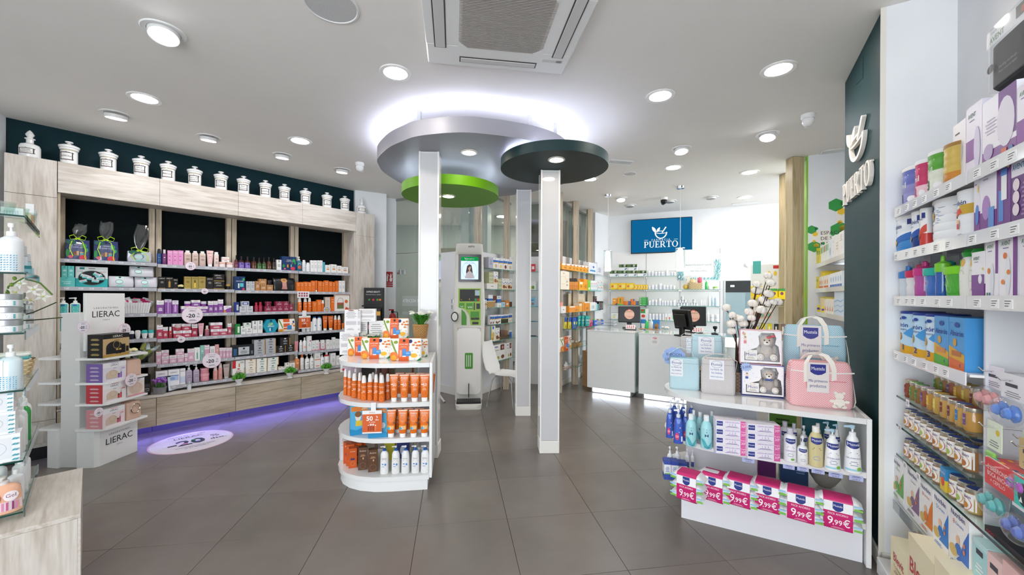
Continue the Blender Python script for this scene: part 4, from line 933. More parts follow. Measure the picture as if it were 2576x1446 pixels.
 # == goods on the cosmetics shelving
NAVY,PINKC='22305e','e58fc4'
def lier(c,top='f3f0f3',red='c8283c',bar='ffffff',zs=.68,tx='#3a3340'):
 return dict(c=f'{c}:{zs},{top}',a=(aT('LIERAC',0,zs+(1-zs)*.42,.075,'3a3340'),aR(-.5,.5,.965,.99,red),aL(-.6,.6,.2,.45,4,bar)))
def lierlow(c,top='f3f0f3',red='c8283c'):return dict(c=f'{c}:.6,{top}',a=(aT('LIERAC',0,.76,.15,'3a3340'),aR(-.4,.4,.95,.985,red),aL(-.6,.6,.15,.42,3,'ffffff')))
def plainA(tx='55585c',z=.6,n=4,bar='8a8f96'):return(aL(-.5,.5,.55,.68,1,tx),aL(-.55,.55,.2,.42,n,bar))
def blackA(g='c9a24a'):return(aT('LIERAC',0,.86,.09,'e9e2d0'),aL(-.5,.5,.45,.62,3,'bdb6a4'),aR(-1,1,.02,.05,g))
def apA(c='ffffff',b='222222'):return(aR(-.3,.3,.76,.95,b),aR(-.08,.08,.8,.91,'ffffff'),aR(-.2,.2,.84,.87,'ffffff'),aL(-.65,.65,.3,.6,4,c))
def avA(n='50',tx='fff4e8'):return(aT('Avène',0,.86,.08,tx,.8),aL(-.5,.5,.70,.76,2,'f9d9bd'),aT(n,.1,.55,.12,tx,.55),aO(0,.22,.55,.13,.0016,'f6b98c'))
def pinkart(*x):return tuple(x)
B1,B2,B3,B4='gift bay','pink bay','amber bay','orange bay'
SN=['top shelf','second shelf','third shelf','fourth shelf','fifth shelf','bottom shelf']
def gr(b,r,X,items,**k):row(G,OFF,SZ[b][r]+.003,X,f'{SN[r]}, {(B1, B2, B3, B4)[b]}',items,dmax=.12,**k)
gr(1,0,C3,[I('spray',48,90,215,'navy hair spray bottle','8a2f6e:.3,1f4a86:.7,173a66',cap='15202e',a=plainA('cfe0f0')),IB(93,132,222,'plum and amber oil bottle','b5623c:.4,7a3f78',cap='dfd6dc',ch=.25,ck=.6,a=plainA('efe0ea')),*[IC(x,x+43,230,'bright pink carton','e79acb',a=(aT('LIERAC',0,.86,.07,'fbeaf4'),aR(-.6,.1,.28,.62,'d85fae'),aL(-.6,.1,.36,.56,4,'f7d9ec')))for x in(137,181,225)],*[IB(a,b,t,'beige micellar water bottle','d9c0b4:.75,e6d3c8',cap='f5f2f0',ch=.11,ck=.62,n=4,d=.045,a=(aT('LIERAC',0,.72,.06,'4a4248'),aL(-.6,.6,.4,.55,3,'8b7268')))for a,b,t in((275,335,230),(341,395,234),(401,455,237))],I('tube',462,520,230,'pale pink cream tube','f0c9c6',cap='f4f0f0',a=(aT('LIERAC',0,.82,.06,'5a3f44'),aL(-.5,.5,.45,.65,4,'9a6f72'))),IB(522,563,243,'white and pink lotion bottle','f0d5cf:.8,f4ece9',cap='f6f4f2',ch=.13,ck=.8,n=4,d=.04,a=plainA('a87f7a')),IJ(564,621,324,'white and rose jar','f4e7e4:.5,e3a79c',cap='f1c2b8',d=.055),IJ(625,684,328,'white and rose jar','f4e7e4:.5,e3a79c',cap='f1c2b8',d=.055),IC(587,648,284,'upper white and rose carton','f6efec',yb=325,d=.05,a=(aR(-1,1,.5,.66,'e9a99c'),aL(-.5,.5,.15,.4,2,'a08080')))])
gr(1,1,C3,[IC(62,120,447,'black carton','1c1a1c',a=blackA()),IC(123,182,449,'black carton with gold bottle','1c1a1c',a=(aR(-.28,.28,.12,.62,'b8913d'),aR(-.12,.12,.62,.78,'8f6c2a'),aT('LIERAC',0,.88,.09,'e9e2d0'))),IC(184,223,462,'narrow black carton','1c1a1c',a=blackA()),*[IC(a,b,446,'gold carton','a8944f',a=(aT('LIERAC',0,.86,.08,'2c2718'),aL(-.5,.5,.5,.66,3,'4a4126'),aR(-1,1,.02,.06,'d9c98a')))for a,b in((276,332),(393,452))],IC(335,391,447,'gold carton with dropper bottle','a8944f',a=(aR(-.3,.3,.1,.5,'e0c24a'),aR(-.14,.14,.5,.72,'2a2414'),aT('LIERAC',0,.87,.08,'2c2718'))),IC(457,515,452,'plain black carton','232124',a=blackA('6d5a2c')),IC(517,607,487,'wide black carton below','1f1d1f',a=(aT('LIERAC',-.2,.82,.16,'f2efe6',.6),aL(-.6,.6,.4,.6,2,'b9b3a4'),aR(-1,1,.04,.12,'b79243'))),IC(517,607,425,'wide black carton on top','1f1d1f',yb=487,a=(aT('LIERAC',-.2,.82,.16,'f2efe6',.6),aL(-.6,.6,.4,.6,2,'b9b3a4'),aR(-1,1,.04,.12,'b79243'))),IJ(622,660,510,'small black and gold jar','1a1a1a',cap='b08d45')])
V='8a519f'
gr(1,2,C3,[IC(48,107,642,'violet and white carton',**lier(V)),IC(113,170,634,'violet striped carton',c='9a62ae:.8,d9cfe0',a=(aR(-.15,.15,.05,.95,'c9a3d6'),aT('LIERAC',0,.9,.06,'3a3340'),aR(-.8,-.4,.1,.8,'7e4494'))),IC(175,227,643,'violet carton with bottle window',c='8f5aa6:.7,e6dcea',a=(aR(-.35,.35,.12,.58,'d9a3e2'),aR(-.15,.15,.58,.8,'c9c2cf'),aT('LIERAC',0,.9,.06,'3a3340'))),IC(250,334,690,'low violet carton',**lierlow(V)),IC(335,404,692,'low violet carton',**lierlow(V)),IC(405,470,692,'low violet carton',**lierlow(V)),IJ(278,332,650,'violet jar on a carton','8a3f9a',yb=690,cap='d9d2de',lid=.5,d=.05),IC(335,407,640,'upper violet carton',yb=692,**lierlow(V)),IJ(412,463,650,'violet jar on a carton','7a3a8e',yb=692,cap='d9d2de',lid=.5,d=.05),IC(473,517,648,'slim violet carton',**lier(V)),IC(519,553,647,'slim violet carton',**lier(V)),IC(556,597,634,'tall violet carton',**lier('9158a6')),IC(601,665,687,'white carton with violet corner','f1edf2',a=(aP(((-1,0),(1,0),(1,.75),(-.2,.55),(-1,.2)),V),aP(((-1,0),(-.2,0),(-1,.5)),'e8893c'),aT('LIERAC',0,.82,.12,'3a3340')))])
RD='b8405a'
gr(1,3,C3,[IC(48,98,847,'tall raspberry carton',**lier(RD)),IC(100,140,863,'short raspberry carton',**lier(RD)),IB(144,179,862,'red serum bottle','b03a44',cap='e9e4e2',ch=.34,ck=.6,a=plainA('f2d9da')),IC(186,261,892,'low raspberry carton',**lierlow(RD)),IC(263,334,890,'low raspberry carton',**lierlow(RD)),IC(178,256,836,'upper raspberry carton',yb=892,off=.02,**lierlow(RD)),IJ(197,250,842,'red jar on a carton','c04a58',yb=892,cap='c9b7b9',lid=.5,d=.018,off=-.0),IC(258,330,835,'upper raspberry carton',yb=890,**lierlow(RD)),IC(337,385,837,'carton with rose bottle print',**lier('a8324e')),I('tube',391,440,832,'pale pink striped tube','efb4c0',cap='f2eaea',a=(aT('LIERAC',0,.85,.06,'5a3f44'),aL(-.5,.5,.3,.62,6,'b86a80'))),IB(446,487,852,'rose brown bottle','a0566a:.5,c08a80',cap='e8dfdc',ch=.3,ck=.55,a=plainA('f0dfdf')),IC(496,567,880,'low rose carton',**lierlow('c0566e')),IC(568,631,878,'low rose carton',**lierlow('c0566e')),IC(492,590,826,'wide upper rose carton',yb=880,**lierlow('b64b64')),IC(634,665,832,'narrow rose carton at the end',**lier('b64b64'))])
PK='d6a9bd'
def lp():return lier(PK,'efe6ea',zs=.72)
gr(1,4,C3,[IC(43,85,1067,'tall blush carton',**lp()),IC(88,148,1105,'low blush carton',**lierlow(PK,'efe6ea')),IC(87,148,1055,'upper blush carton',yb=1105,**lierlow(PK,'efe6ea')),IC(152,213,1097,'low blush carton',**lierlow(PK,'efe6ea')),IC(216,274,1093,'low blush carton',**lierlow(PK,'efe6ea')),IC(207,273,1045,'upper blush carton',yb=1093,**lierlow(PK,'efe6ea')),IC(276,305,1080,'short blush carton',**lierlow(PK,'efe6ea')),IC(303,358,1043,'tall blush carton',**lp()),IC(360,405,1033,'white carton with green bottle','eef0ee',a=(aR(-.3,.3,.12,.62,'7fb3a4'),aR(-.14,.14,.62,.85,'c9cfcd'))),IC(407,440,1015,'mint green carton','8fc7bb',a=plainA('ecf5f2')),IC(441,483,1012,'tall blush carton',**lp()),IC(487,530,1022,'white carton with silver vials','efeaec',a=(aR(-.5,-.1,.2,.8,'b9bcc2'),aR(.1,.5,.2,.8,'b9bcc2'))),IC(531,562,1008,'salmon pink carton','dba3a0',a=plainA('f6e9e7')),*[IC(a,b,1034,'slim blush carton',**lp())for a,b in((565,592),(593,618),(620,645),(646,670))]])
gr(1,5,C3,[*[IC(a,b,t,'wide white and blue carton','f2f1f4',a=(aT('LIERAC',-.05,.82,.09,'3a3340',.6),aR(-.8,.8,.3,.62,'b9cdee'),aR(-.8,.8,.6,.64,'3f62a8'),aL(-.7,.2,.34,.52,3,'5a7fc0')),s=(aL(-.6,.6,.3,.7,6,'a9b3c8'),))for a,b,t in((40,138,1226),(142,238,1213))],IC(240,285,1205,'narrow white carton','f2f0f2',a=(aT('LIERAC',0,.84,.07,'3a3340'),aR(-1,1,.1,.5,'cbd6ec'))),*[I('pump',a,b,t,'lilac body lotion pump','b7a9be',cap='f1eef2',d=.05,a=(aT('LIERAC',0,.78,.06,'4a4050'),aL(-.6,.6,.35,.62,4,'6a5c72')))for a,b,t in((288,345,1175),(350,405,1172))],IJ(412,490,1247,'lower pink cream jar','e79aa8',cap='eca9b4',d=.09,a=plainA('fbe9ec')),IJ(412,488,1203,'upper pink cream jar','e79aa8',yb=1247,cap='eca9b4',d=.09,a=plainA('fbe9ec')),I('spray',516,555,1190,'salmon body spray','e4a29c',cap='efd9d4',a=plainA('fbeae7')),I('spray',558,595,1162,'salmon body spray','e4a29c',cap='efd9d4',a=plainA('fbeae7')),I('tube',599,655,1170,'grey beige cream tube','b9a9a4',cap='cfc6c2',a=(aT('LIERAC',0,.82,.07,'4a3f40'),))])
def amber(c,lab):return dict(c=f'{lab}:.62,{c}',cap='1c1715',ch=.3,ck=.34,sh=.22,a=(aR(-.2,.2,.42,.58,'241d1b'),aL(-.6,.6,.12,.36,3,'efe9df')))
gr(2,0,C3,[IB(692,723,268,'dark plum dropper bottle',**amber('4a1f24','7a2f48'))]+[IB(a,b,t,'amber bottle with violet label',**amber('3a1f18','7d63b8'))for a,b,t in((728,776,277),(780,828,280))]+[IB(a,b,283+i,'amber bottle with brown label',**amber('4a2418','5c3320'))for i,(a,b)in EN(((833,879),(960,1001)))]+[IB(a,b,289,'amber bottle with green label',**amber('2c1d14','3f6a35'))for a,b in((880,919),(921,957))]+[IB(1003,1036,292,'amber bottle with rust label',**amber('2e1a14','3b2a22')),IC(1040,1078,307,'slim white carton','f1f0ee',a=apA('9a958e')),IC(1081,1203,280,'navy gift box with leaves','1c3a6a',d=.07,a=(aR(-.12,.12,.84,.96,'0f1c3a'),aT('HONEY',0,.74,.07,'f4f1e8',.6),aT('I LOVE YOU',0,.64,.06,'f4f1e8',.5),aE(.62,.72,.22,.12,'36a457'),aE(.8,.55,.16,.1,'2f8f4a'),aE(-.75,.3,.18,.12,'2f8f4a'),aE(.5,.14,.3,.13,'d63a5a'),aE(-.6,.1,.12,.06,'e66a8a'),aR(-.3,-.12,.2,.42,'e59a3c'),aR(-.05,.12,.2,.38,'4a2a20'),aR(.18,.34,.24,.44,'5ac0bd'),aE(.4,.52,.05,.03,'f0b43a')))])
gr(2,1,C3,[IC(690,778,445,'navy gift box with teal window','1c3a6a',d=.07,a=(aT('MINDFULNESS',0,.66,.07,'f4f1e8',.7),aR(-.12,.12,.8,.95,'0f1c3a'),aE(.7,.8,.22,.1,'36a457'),aR(.0,.7,.25,.52,'59c3cf'),aR(-.35,-.1,.15,.5,'e8e4da'),aE(.7,.08,.25,.1,'d63a5a'))),*[IC(a,b,485,'silver grey carton','c5c7ca',a=apA('8c9096','33373c'))for a,b in((787,822),(823,857))],IC(862,900,483,'tall copper carton','b98553',a=apA('e9d3bb')),IC(904,953,511,'low copper carton','b98553',a=apA('e9d3bb')),IC(957,1008,513,'low copper carton','b98553',a=apA('e9d3bb')),IC(894,955,465,'upper copper carton','b98553',yb=511,a=apA('e9d3bb')),IJ(960,1003,475,'black and gold jar','2a211a',yb=513,cap='2a2320',d=.045),I('pouch',1012,1195,458,'black leather cosmetic pouch','17171a',d=.11,m=mat('#17171a',.28,coat=.3),zip_='0b0b0c',a=(aP(((-.28,.82),(-.2,.98),(.2,.98),(.28,.82),(.2,.66),(-.2,.66)),'d99a54'),aP(((-.2,.66),(.2,.66),(.25,.12),(-.25,.12)),'c98d86'),aL(-.15,.15,.74,.9,3,'5c3a1c')))])
BG='98304e'
gr(2,2,C3,[IC(690,727,657,'royal blue carton','2b3f8a',a=(aR(-.1,.8,.2,.75,'c9cdd6'),)),IC(732,787,692,'low silver carton','d2d4d8',a=apA('7a7f8a','2a3050')),IC(789,843,690,'low silver carton','d2d4d8',a=apA('7a7f8a','2a3050')),IC(749,811,650,'upper silver carton','cdd0d6',yb=691,a=(aR(-.8,.8,.3,.8,'2d47a0'),aR(-.5,.5,.4,.7,'d9dce4'))),IB(858,890,660,'crimson serum bottle','a01c3c',cap='b52040',ch=.3,ck=.6,a=plainA('f4d9df')),IB(891,927,656,'crimson serum bottle','a01c3c',cap='b52040',ch=.3,ck=.6,a=plainA('f4d9df')),*[IC(a,b,691,'low burgundy carton',BG,a=apA('e6c3cd'))for a,b in((941,998),(1000,1042),(1043,1092),(1093,1142))],IJ(946,1003,652,'burgundy jar on a carton','7e1f3c',yb=691,cap='8a2746',d=.06),*[IC(a,b,650,'upper burgundy carton',BG,yb=691,a=apA('e6c3cd'))for a,b in((1032,1090),(1092,1140))],IC(1144,1175,672,'tall burgundy carton',BG,a=apA('e6c3cd'))])
gr(2,3,C3,[IC(697,738,838,'green carton','2c8a44',a=(aR(-.1,.7,.15,.75,'dfe9df'),)),IC(743,783,855,'white carton','f0f0ee',a=apA('8f9590')),IC(785,836,874,'low white carton','f0f0ee',a=apA('8f9590')),IC(769,828,828,'upper white and green carton','eef0ec',yb=874,a=(aR(-.7,.7,.3,.85,'cfe0d2'),aR(-.3,.3,.72,.92,'1f5c3a'))),IC(838,880,812,'tall white carton','efefed',a=apA('8f9590')),IC(882,923,810,'tall white carton','efefed',a=apA('8f9590')),I('hexbox',925,1056,800,'teal hexagonal gift box','1f9fb8',d=.06,a=(aR(-.14,.14,.82,.96,'0c3a48'),aE(-.15,.62,.22,.1,'8fd0a0'),aE(.1,.66,.16,.08,'b7d98a'),aL(-.5,.5,.42,.54,3,'e4f5f7'),aR(-.2,-.02,.12,.34,'dfe9ec'),aR(.04,.2,.12,.38,'1c5f8a'))),I('pouch',1044,1197,797,'orange floral suncare pouch','f5f1e8',d=.06,zip_='d9822c',a=(aR(-.45,.3,0,1,'e2622c'),aP(((-1,.95),(-.55,.2),(-.5,.35),(-.85,.98)),'6f9a3a'),aE(-.72,.1,.3,.12,'e8a02c'),aE(.75,.75,.12,.1,'2b3a7a'),aE(.8,.45,.14,.07,'e8892c'),aE(.6,.6,.1,.05,'e8892c'),aR(-.02,.5,.15,.5,'3c8fd0'),aL(-.3,.1,.66,.76,2,'fbe9df')))])
def mart(c,g,t='3b3f46'):return dict(c=c,d=.09,a=(aR(-.2,.2,.8,.95,t),aL(-.5,.5,.48,.66,3,t),aL(-.4,.4,.16,.34,2,t),aR(.86,.99,.02,.98,g)))
gr(2,4,C3,[IC(672,852,1010,'black travel case set','24282d',d=.09,a=(aR(-.45,.55,.15,.82,'c3c6c9'),aR(-.05,.15,.6,.76,'2b3f6a'),aL(-.3,.4,.25,.5,3,'6a6f76'),aR(-.9,-.6,.1,.7,'2f5f86'),aR(.7,.9,.15,.45,'6c7278'))),*[IC(a,b,t,'lower silver ampoule carton',**mart('b5b8bc','d09a3c','2e3a52'))for a,b,t in((853,944,1030),(947,1032,1022))],*[IC(a,b,t,'upper silver ampoule carton',yb=y,**mart('b5b8bc','d09a3c','2e3a52'))for a,b,t,y in((852,944,968,1030),(947,1032,957,1022))],IC(1034,1114,1018,'lower black ampoule carton',**mart('222226','c98a2c','d9d6d0')),IC(1117,1190,1010,'lower black ampoule carton',**mart('222226','c98a2c','d9d6d0')),IC(1068,1150,951,'upper black ampoule carton',yb=1014,**mart('222226','c98a2c','d9d6d0'))])
gr(2,5,C3,[IC(673,774,1202,'lower white and red carton',**mart('f1efec','d9c9a0','b8232c')),IC(673,774,1140,'upper white and red carton','f1efec',yb=1202,d=.09,a=(aR(-1,-.45,0,1,'c8252e'),aR(.0,.2,.12,.6,'c9762c'),aL(.2,.9,.6,.85,3,'777777'))),IC(781,871,1192,'lower white and gold carton',**mart('f2efe8','c99a3c','b88a3c')),IC(780,872,1129,'upper white and gold carton',yb=1192,**mart('f2efe8','c99a3c','b88a3c')),IC(874,961,1183,'lower white and green carton',**mart('f1f2ee','c99a3c','1f7a58')),IC(964,1048,1177,'lower white and green carton',**mart('f1f2ee','c99a3c','1f7a58')),IC(874,962,1121,'upper white and green carton',yb=1183,**mart('f1f2ee','c99a3c','1f7a58')),IC(965,1057,1114,'upper white and green carton',yb=1177,**mart('f1f2ee','c99a3c','1f7a58')),IC(1053,1082,1190,'small white carton','efece6',a=(aR(-.4,.4,.7,.9,'8a6f5a'),)),IC(1083,1110,1190,'small white carton','efece6',a=(aR(-.4,.4,.7,.9,'8a6f5a'),)),IC(1111,1145,1158,'taller white carton','efece6',a=(aR(-.4,.4,.75,.9,'8a6f5a'),)),IC(1147,1190,1141,'white carton with brown top','efece6:.72,a08a78',a=(aL(-.5,.5,.3,.55,3,'9a938a'),))])
OR='e8701e'
def wc(t='d96a3c'):return dict(c='f2f1f0',a=(aL(-.5,.5,.78,.86,1,t),aL(-.5,.5,.3,.6,5,'a9abb0')))
def oc():return dict(c='e9741f',a=(aT('Avène',0,.82,.09,'fdeede',.7),aL(-.6,.6,.6,.7,2,'fbd3ae'),aO(0,.32,.5,.16,.0014,'f5b27c')))
gr(3,0,C3,[I('pump',1208,1250,280,'teal cleansing gel pump','2a6f86',cap='efefee',d=.05,a=(aE(0,.35,.6,.16,'e85a3c'),aL(-.6,.6,.6,.75,2,'e6f1f4'))),IB(1254,1285,308,'white toner bottle','eef0f2',ch=.14,ck=.7,a=plainA()),IB(1287,1319,330,'white toner bottle','eef0f2',ch=.14,ck=.7,a=plainA()),*[IC(a,b,312,'white skincare carton',**wc('8a8f96'))for a,b in((1320,1347),(1348,1374),(1376,1397),(1398,1418))],IC(1420,1438,326,'narrow teal carton','4fa9bc'),*[IC(a,b,t,'low white carton with orange print','f1efec',a=(aR(-.5,.5,.35,.5,'e08a4a'),aL(-.5,.5,.6,.8,2,'9a9a9a')))for a,b,t in((1440,1485,350),(1488,1535,345),(1538,1576,356),(1578,1630,366))]])
gr(3,1,C3,[*[IC(a,b,t,'low orange carton',**oc())for a,b,t in((1203,1234,491),(1235,1265,490),(1266,1297,488),(1298,1327,490))],IC(1328,1358,480,'tall orange carton',**oc()),I('tube',1359,1378,478,'slim orange stick',OR,a=()),*[IC(a,b,t,'tall orange carton',**oc())for a,b,t in((1380,1414,483),(1435,1469,478),(1471,1499,486))],IC(1416,1434,487,'narrow orange carton',**oc()),IC(1501,1524,489,'narrow orange carton',**oc()),IC(1526,1550,482,'narrow orange carton',**oc()),IC(1552,1576,480,'white carton',**wc()),IC(1578,1603,480,'white carton',**wc())])
gr(3,2,C3,[*[I('spray',a,b,t,'orange sun spray',OR,a=avA('50'))for a,b,t in((1218,1252,622),(1264,1298,622),(1300,1332,620))],IC(1336,1370,650,'orange carton',**oc()),IC(1373,1410,637,'orange carton',**oc()),I('spray',1412,1437,640,'slim orange spray',OR),IC(1440,1480,615,'cream carton','e6dccb',off=.03,a=(aR(-.6,.6,.3,.8,'d0c6b6'),)),IC(1484,1521,613,'tall orange carton',off=.03,**oc()),IC(1523,1640,573,'cream kit box with tote bag','f3efe8',d=.05,a=(aR(-1,1,.84,.88,'c0562a'),aT('Avène',0,.93,.05,'b87a50',.4),aR(-.75,.2,.12,.44,'b5553a'),aP(((-.75,.12),(.2,.12),(.12,.3),(-.3,.38),(-.7,.26)),'6f7a4a'),aO(-.28,.5,.4,.2,.004,'4a4038'),aE(.55,.5,.22,.09,'e0702c'),aP(((.3,.02),(.5,.22),(.9,.12),(1,.02)),'d9542a')))])
gr(3,3,C3,[IB(1212,1232,800,'dark brown bottle','4a3a30',cap='2a2320'),IB(1252,1285,830,'white bottle under the 50% sign','f0f0f2',cap='f4f4f4',a=plainA()),IB(1288,1318,830,'white bottle under the 50% sign','f0f0f2',a=plainA()),IC(1320,1337,818,'slim white carton','eceef2'),*[IB(a,b,778,'white milk bottle with blue cap','f1f2f3',cap='2f6fb0',ch=.07,ck=.55,sh=.2,a=(aL(-.5,.5,.6,.72,2,'8fa0b5'),aE(.1,.42,.3,.05,'4a8fd0')))for a,b in((1339,1378),(1379,1418))],*[I('tube',a,b,770,'orange sun cream tube',OR,a=(aT('Avène',0,.86,.07,'fdeede',.8),aT('50',0,.66,.1,'fdeede',.6)))for a,b in((1424,1465),(1469,1514))],*[I('spray',a,b,767,'small orange sun spray',OR,a=avA())for a,b in((1516,1543),(1546,1575))],I('tube',1578,1600,830,'short orange tube',OR)])
gr(3,4,C3,[I('tube',1190,1222,980,'rose pink tube','dc8f9a',cap='eee6e6'),IB(1230,1257,972,'white bottle','f2f2f2',ch=.15,ck=.6,a=plainA()),IB(1259,1290,950,'white bottle','f2f2f2',ch=.2,ck=.4,a=(aR(-.7,.7,.3,.5,'efc0aa'),)),IC(1292,1328,938,'tall white carton with red dot','f0f0f0',a=(aE(.4,.68,.3,.05,'d02a44'),aL(-.5,.5,.3,.5,3,'aaaaaa'))),IC(1330,1357,975,'white and rose carton','e7a9b4:.12,f0f0f0',a=plainA('b08080')),IC(1359,1389,972,'white and rose carton','e7a9b4:.12,f0f0f0',a=plainA('b08080')),IB(1391,1404,985,'small pink bottle','e59aac',ck=.7),IC(1406,1436,970,'white and rose carton','d95f7a:.1,f0f0f0',a=plainA('b08080')),IB(1438,1447,995,'small pink bottle','e59aac',ck=.7),*[IC(a,b,t,'white carton',**wc('9aa0a8'))for a,b,t in((1449,1478,967),(1480,1498,970),(1500,1525,948),(1527,1545,960),(1546,1562,962))]])
gr(3,5,C3,[I('pump',1190,1233,1088,'orange shower oil pump','e0884a',cap='f0f0ee',d=.06,a=plainA('fbe6d2')),IB(1238,1270,1090,'white bottle with orange cap','f2f1ef',cap='e5742e',ch=.2,ck=.6,a=plainA()),I('pump',1278,1314,1088,'white pump bottle','f2f2f0',a=plainA()),I('pump',1317,1350,1083,'white pump bottle','f2f2f0',a=plainA()),IC(1353,1401,1077,'white carton with orange band','f1f0ee',a=(aR(-1,1,.52,.58,'e8824a'),aL(-.6,.6,.65,.8,3,'b0b0b0'),aR(-.6,.6,.1,.16,'e8824a'))),I('pump',1404,1436,1078,'slim white pump bottle','eff1f4',a=plainA()),IB(1439,1480,1072,'white bottle with red collar','f1f1f0:.88,c8383c',cap='f2f2f2',ch=.16,ck=.5,a=plainA()),IC(1486,1527,1078,'white carton',**wc('9aa0a8')),IC(1531,1560,1098,'short white carton',**wc('9aa0a8'))])
TQ='57b8b4'
def tq():return dict(c=TQ,a=(aR(-.35,.35,.8,.98,'38a39e'),aL(-.6,.6,.5,.66,3,'e3f4f2'),aL(-.5,.5,.15,.3,2,'bfe5e2')))
def gift(k,pos,w,d,h,hh,lab,navy=True):
 t=T('gift_bag',lab,'gift bag',pos,G.rz,'cellophane gift bags')
 if navy:art=(aT('HONEY',.05,.74,.06,'e9e4f2',.5),aT('I LOVE YOU',.05,.62,.07,'e9e4f2',.5),aR(-.06,.1,.82,.96,'101a3a'),aE(.55,.7,.22,.12,'2f9a4f'),aE(.75,.5,.14,.1,'35a85a'),aE(-.85,.3,.15,.2,'2f8f4a'),aR(-.35,-.15,.2,.38,'8a4a2c'),aR(-.1,.1,.2,.42,'d99a4a'),aR(.2,.5,.2,.34,'4ab0b5'),aR(.2,.5,.34,.38,'e8b63a'),aE(.45,.1,.34,.14,'d83a50'),aE(-.6,.12,.2,.08,'e0607a'));col='25346e'
 else:art=(aR(-.45,.45,0,1,'bfe3dd'),aR(-.15,.15,.82,.95,'3b4048'),aO(-.1,.5,.4,.3,.004,'4a4f58'),aL(.2,.4,.4,.7,3,'4a4f58'),aR(-.4,.4,.05,.25,'9fd4cc'));col='cfcdd6'
 parts=carton(w,d,h,col,art)if navy else pouch(w,d,h,col,art)
 for nm_,m in parts:m.obj('gift_'+nm_ if nm_!='label' else 'printed_front',t,sm=0 if navy else 40)
 wr=MB();S_=[];tz=h*1.06
 for i,(z,s)in EN(((0.002,1.06),(h*.3,1.12),(h*.8,1.08),(h*.97,.8),(tz,.2),(tz+.02,.17),(tz+(hh-tz)*.3,.45),(tz+(hh-tz)*.6,.62),(hh,.5))):S_.append((z,w/2*s,d/2*s*(1 if i<5 else .5),3,(.15*w*max(0,(z-tz)/(hh-tz))if k!=1 else .05*w*max(0,(z-tz)/(hh-tz))),0))
 wr.loft(S_,CELLO,18,cap=(1,0));rr=RR(k)
 wr.v=[(x+rr.uniform(-1,1)*.006,y+rr.uniform(-1,1)*.005,z+rr.uniform(-1,1)*(.012 if z>tz else .003)if z>.01 else z)for x,y,z in wr.v]
 wr.obj('cellophane',t,sm=0)
 rb=MB();RB=mat('#b5dc1e',.3);y=-d/2*.25
 for s in(-1,1):rb.strip([(0,y-.012,tz),(s*w*.18,y-.03,tz+.035),(s*w*.36,y-.03,tz+.02),(s*w*.3,y-.028,tz-.012),(0,y-.014,tz)],.007,RB,up=(0,.5,.8))
 rb.strip([(0,y-.012,tz),(w*.2,y-.05,tz-.03),(w*.33,-d/2-.015,h*.5),(w*.3,-d/2-.02,h*.12),(w*.4,-d/2-.02,-.03 if k<2 else .02)],.007,RB,up=(1,0,0));rb.strip([(0,y-.012,tz),(-w*.25,y-.05,tz-.03),(-w*.35,-d/2-.012,h*.55),(-w*.2,-d/2-.014,h*.15)],.007,RB,up=(1,0,0))
 rb.tube([(-w*.1,y,tz),(0,y-.014,tz+.004),(w*.1,y,tz)],.007,RB,6);rb.obj('ribbon',t,sm=0)
 tg=MB();tg.loft([(0,.036,.022,2),(.0015,.036,.022,2)],'#1f5c50',18,M=MT((-w*.28,-d/2*1.12-.006,h*.86))@RX);tg.obj('gift_tag',t)
z=SZ[0][0]+.0035
for k,(x0,x1,yt,yc,navy,lab)in EN(((160,470,205,15,True,'navy gift box in cellophane with lime ribbon, nearest the tall cabinet'),(502,815,222,-15,True,'navy gift box in tall cellophane between the other two gift bags'),(910,1228,345,20,False,'small grey pouch wrapped in cellophane with lime ribbon'))):
 s,ox,oy=C1;f=OFF+.02;a=G.hit(ox+s*x0,oy+s*yt,f)[0];b=G.hit(ox+s*x1,oy+s*yt,f)[0];zt=G.hit(ox+s*(x0+x1)/2,oy+s*yt,f)[1];zc=G.hit(ox+s*(x0+x1)/2,oy+s*yc,f)[1]
 w=(b-a)*.93;gift(k,G.at((a+b)/2,f+.06,z),w,.09,zt-z,zc-z,lab,navy)
gr(0,1,C1,[IC(72,284,660,'wide turquoise carton',TQ,d=.10,a=(aT('FLASH',.1,.35,.13,'e6f6f4',.5),aL(-.8,.8,.5,.58,1,'d9f1ee'),aR(-.1,.1,.84,.98,'38a39e'))),IC(118,194,522,'upper turquoise carton',yb=660,**tq()),IC(197,275,525,'upper turquoise carton',yb=660,**tq()),I('pouch',690,1003,648,'lower grey pouch','cfced6',d=.12,a=(aR(-.45,.2,.02,.98,'c3e6e0'),aR(-.2,-.02,.84,.96,'33373e'),aO(-.18,.5,.3,.2,.003,'4a4f58'),aR(-.4,.15,.06,.22,'a3d8d0'))),I('pouch',1007,1295,660,'lower grey pouch','cfced6',d=.12,a=(aR(-.45,.2,.02,.98,'c3e6e0'),aR(-.2,-.02,.84,.96,'33373e'),aO(-.18,.5,.3,.2,.003,'4a4f58'),aR(-.4,.15,.06,.22,'a3d8d0'))),I('pouch',945,1245,530,'upper grey pouch','cfced6',yb=660,d=.12,a=(aR(-.6,.05,.02,.98,'c3e6e0'),aR(-.35,-.15,.84,.96,'33373e'),aO(-.32,.5,.3,.2,.003,'4a4f58')))])
s,ox,oy=C1;f=OFF+.01;a=G.hit(ox+s*290,oy+s*600,f)[0];b=G.hit(ox+s*685,oy+s*600,f)[0];z=SZ[0][1]+.0035;h=G.hit(ox+s*480,oy+s*533,f)[1]-z;w=b-a
t=T('sample_display','turquoise counter display with an oval window full of sample boxes','display',G.at((a+b)/2,f,z),G.rz)
parts=bx(-w/2,w/2,.05,.058,0,h,mat('#e8eceb',.35)).obj('back_card',t,sm=0)
ff=lambda x,z,L:(x,.05-L,z);ff.flat=True
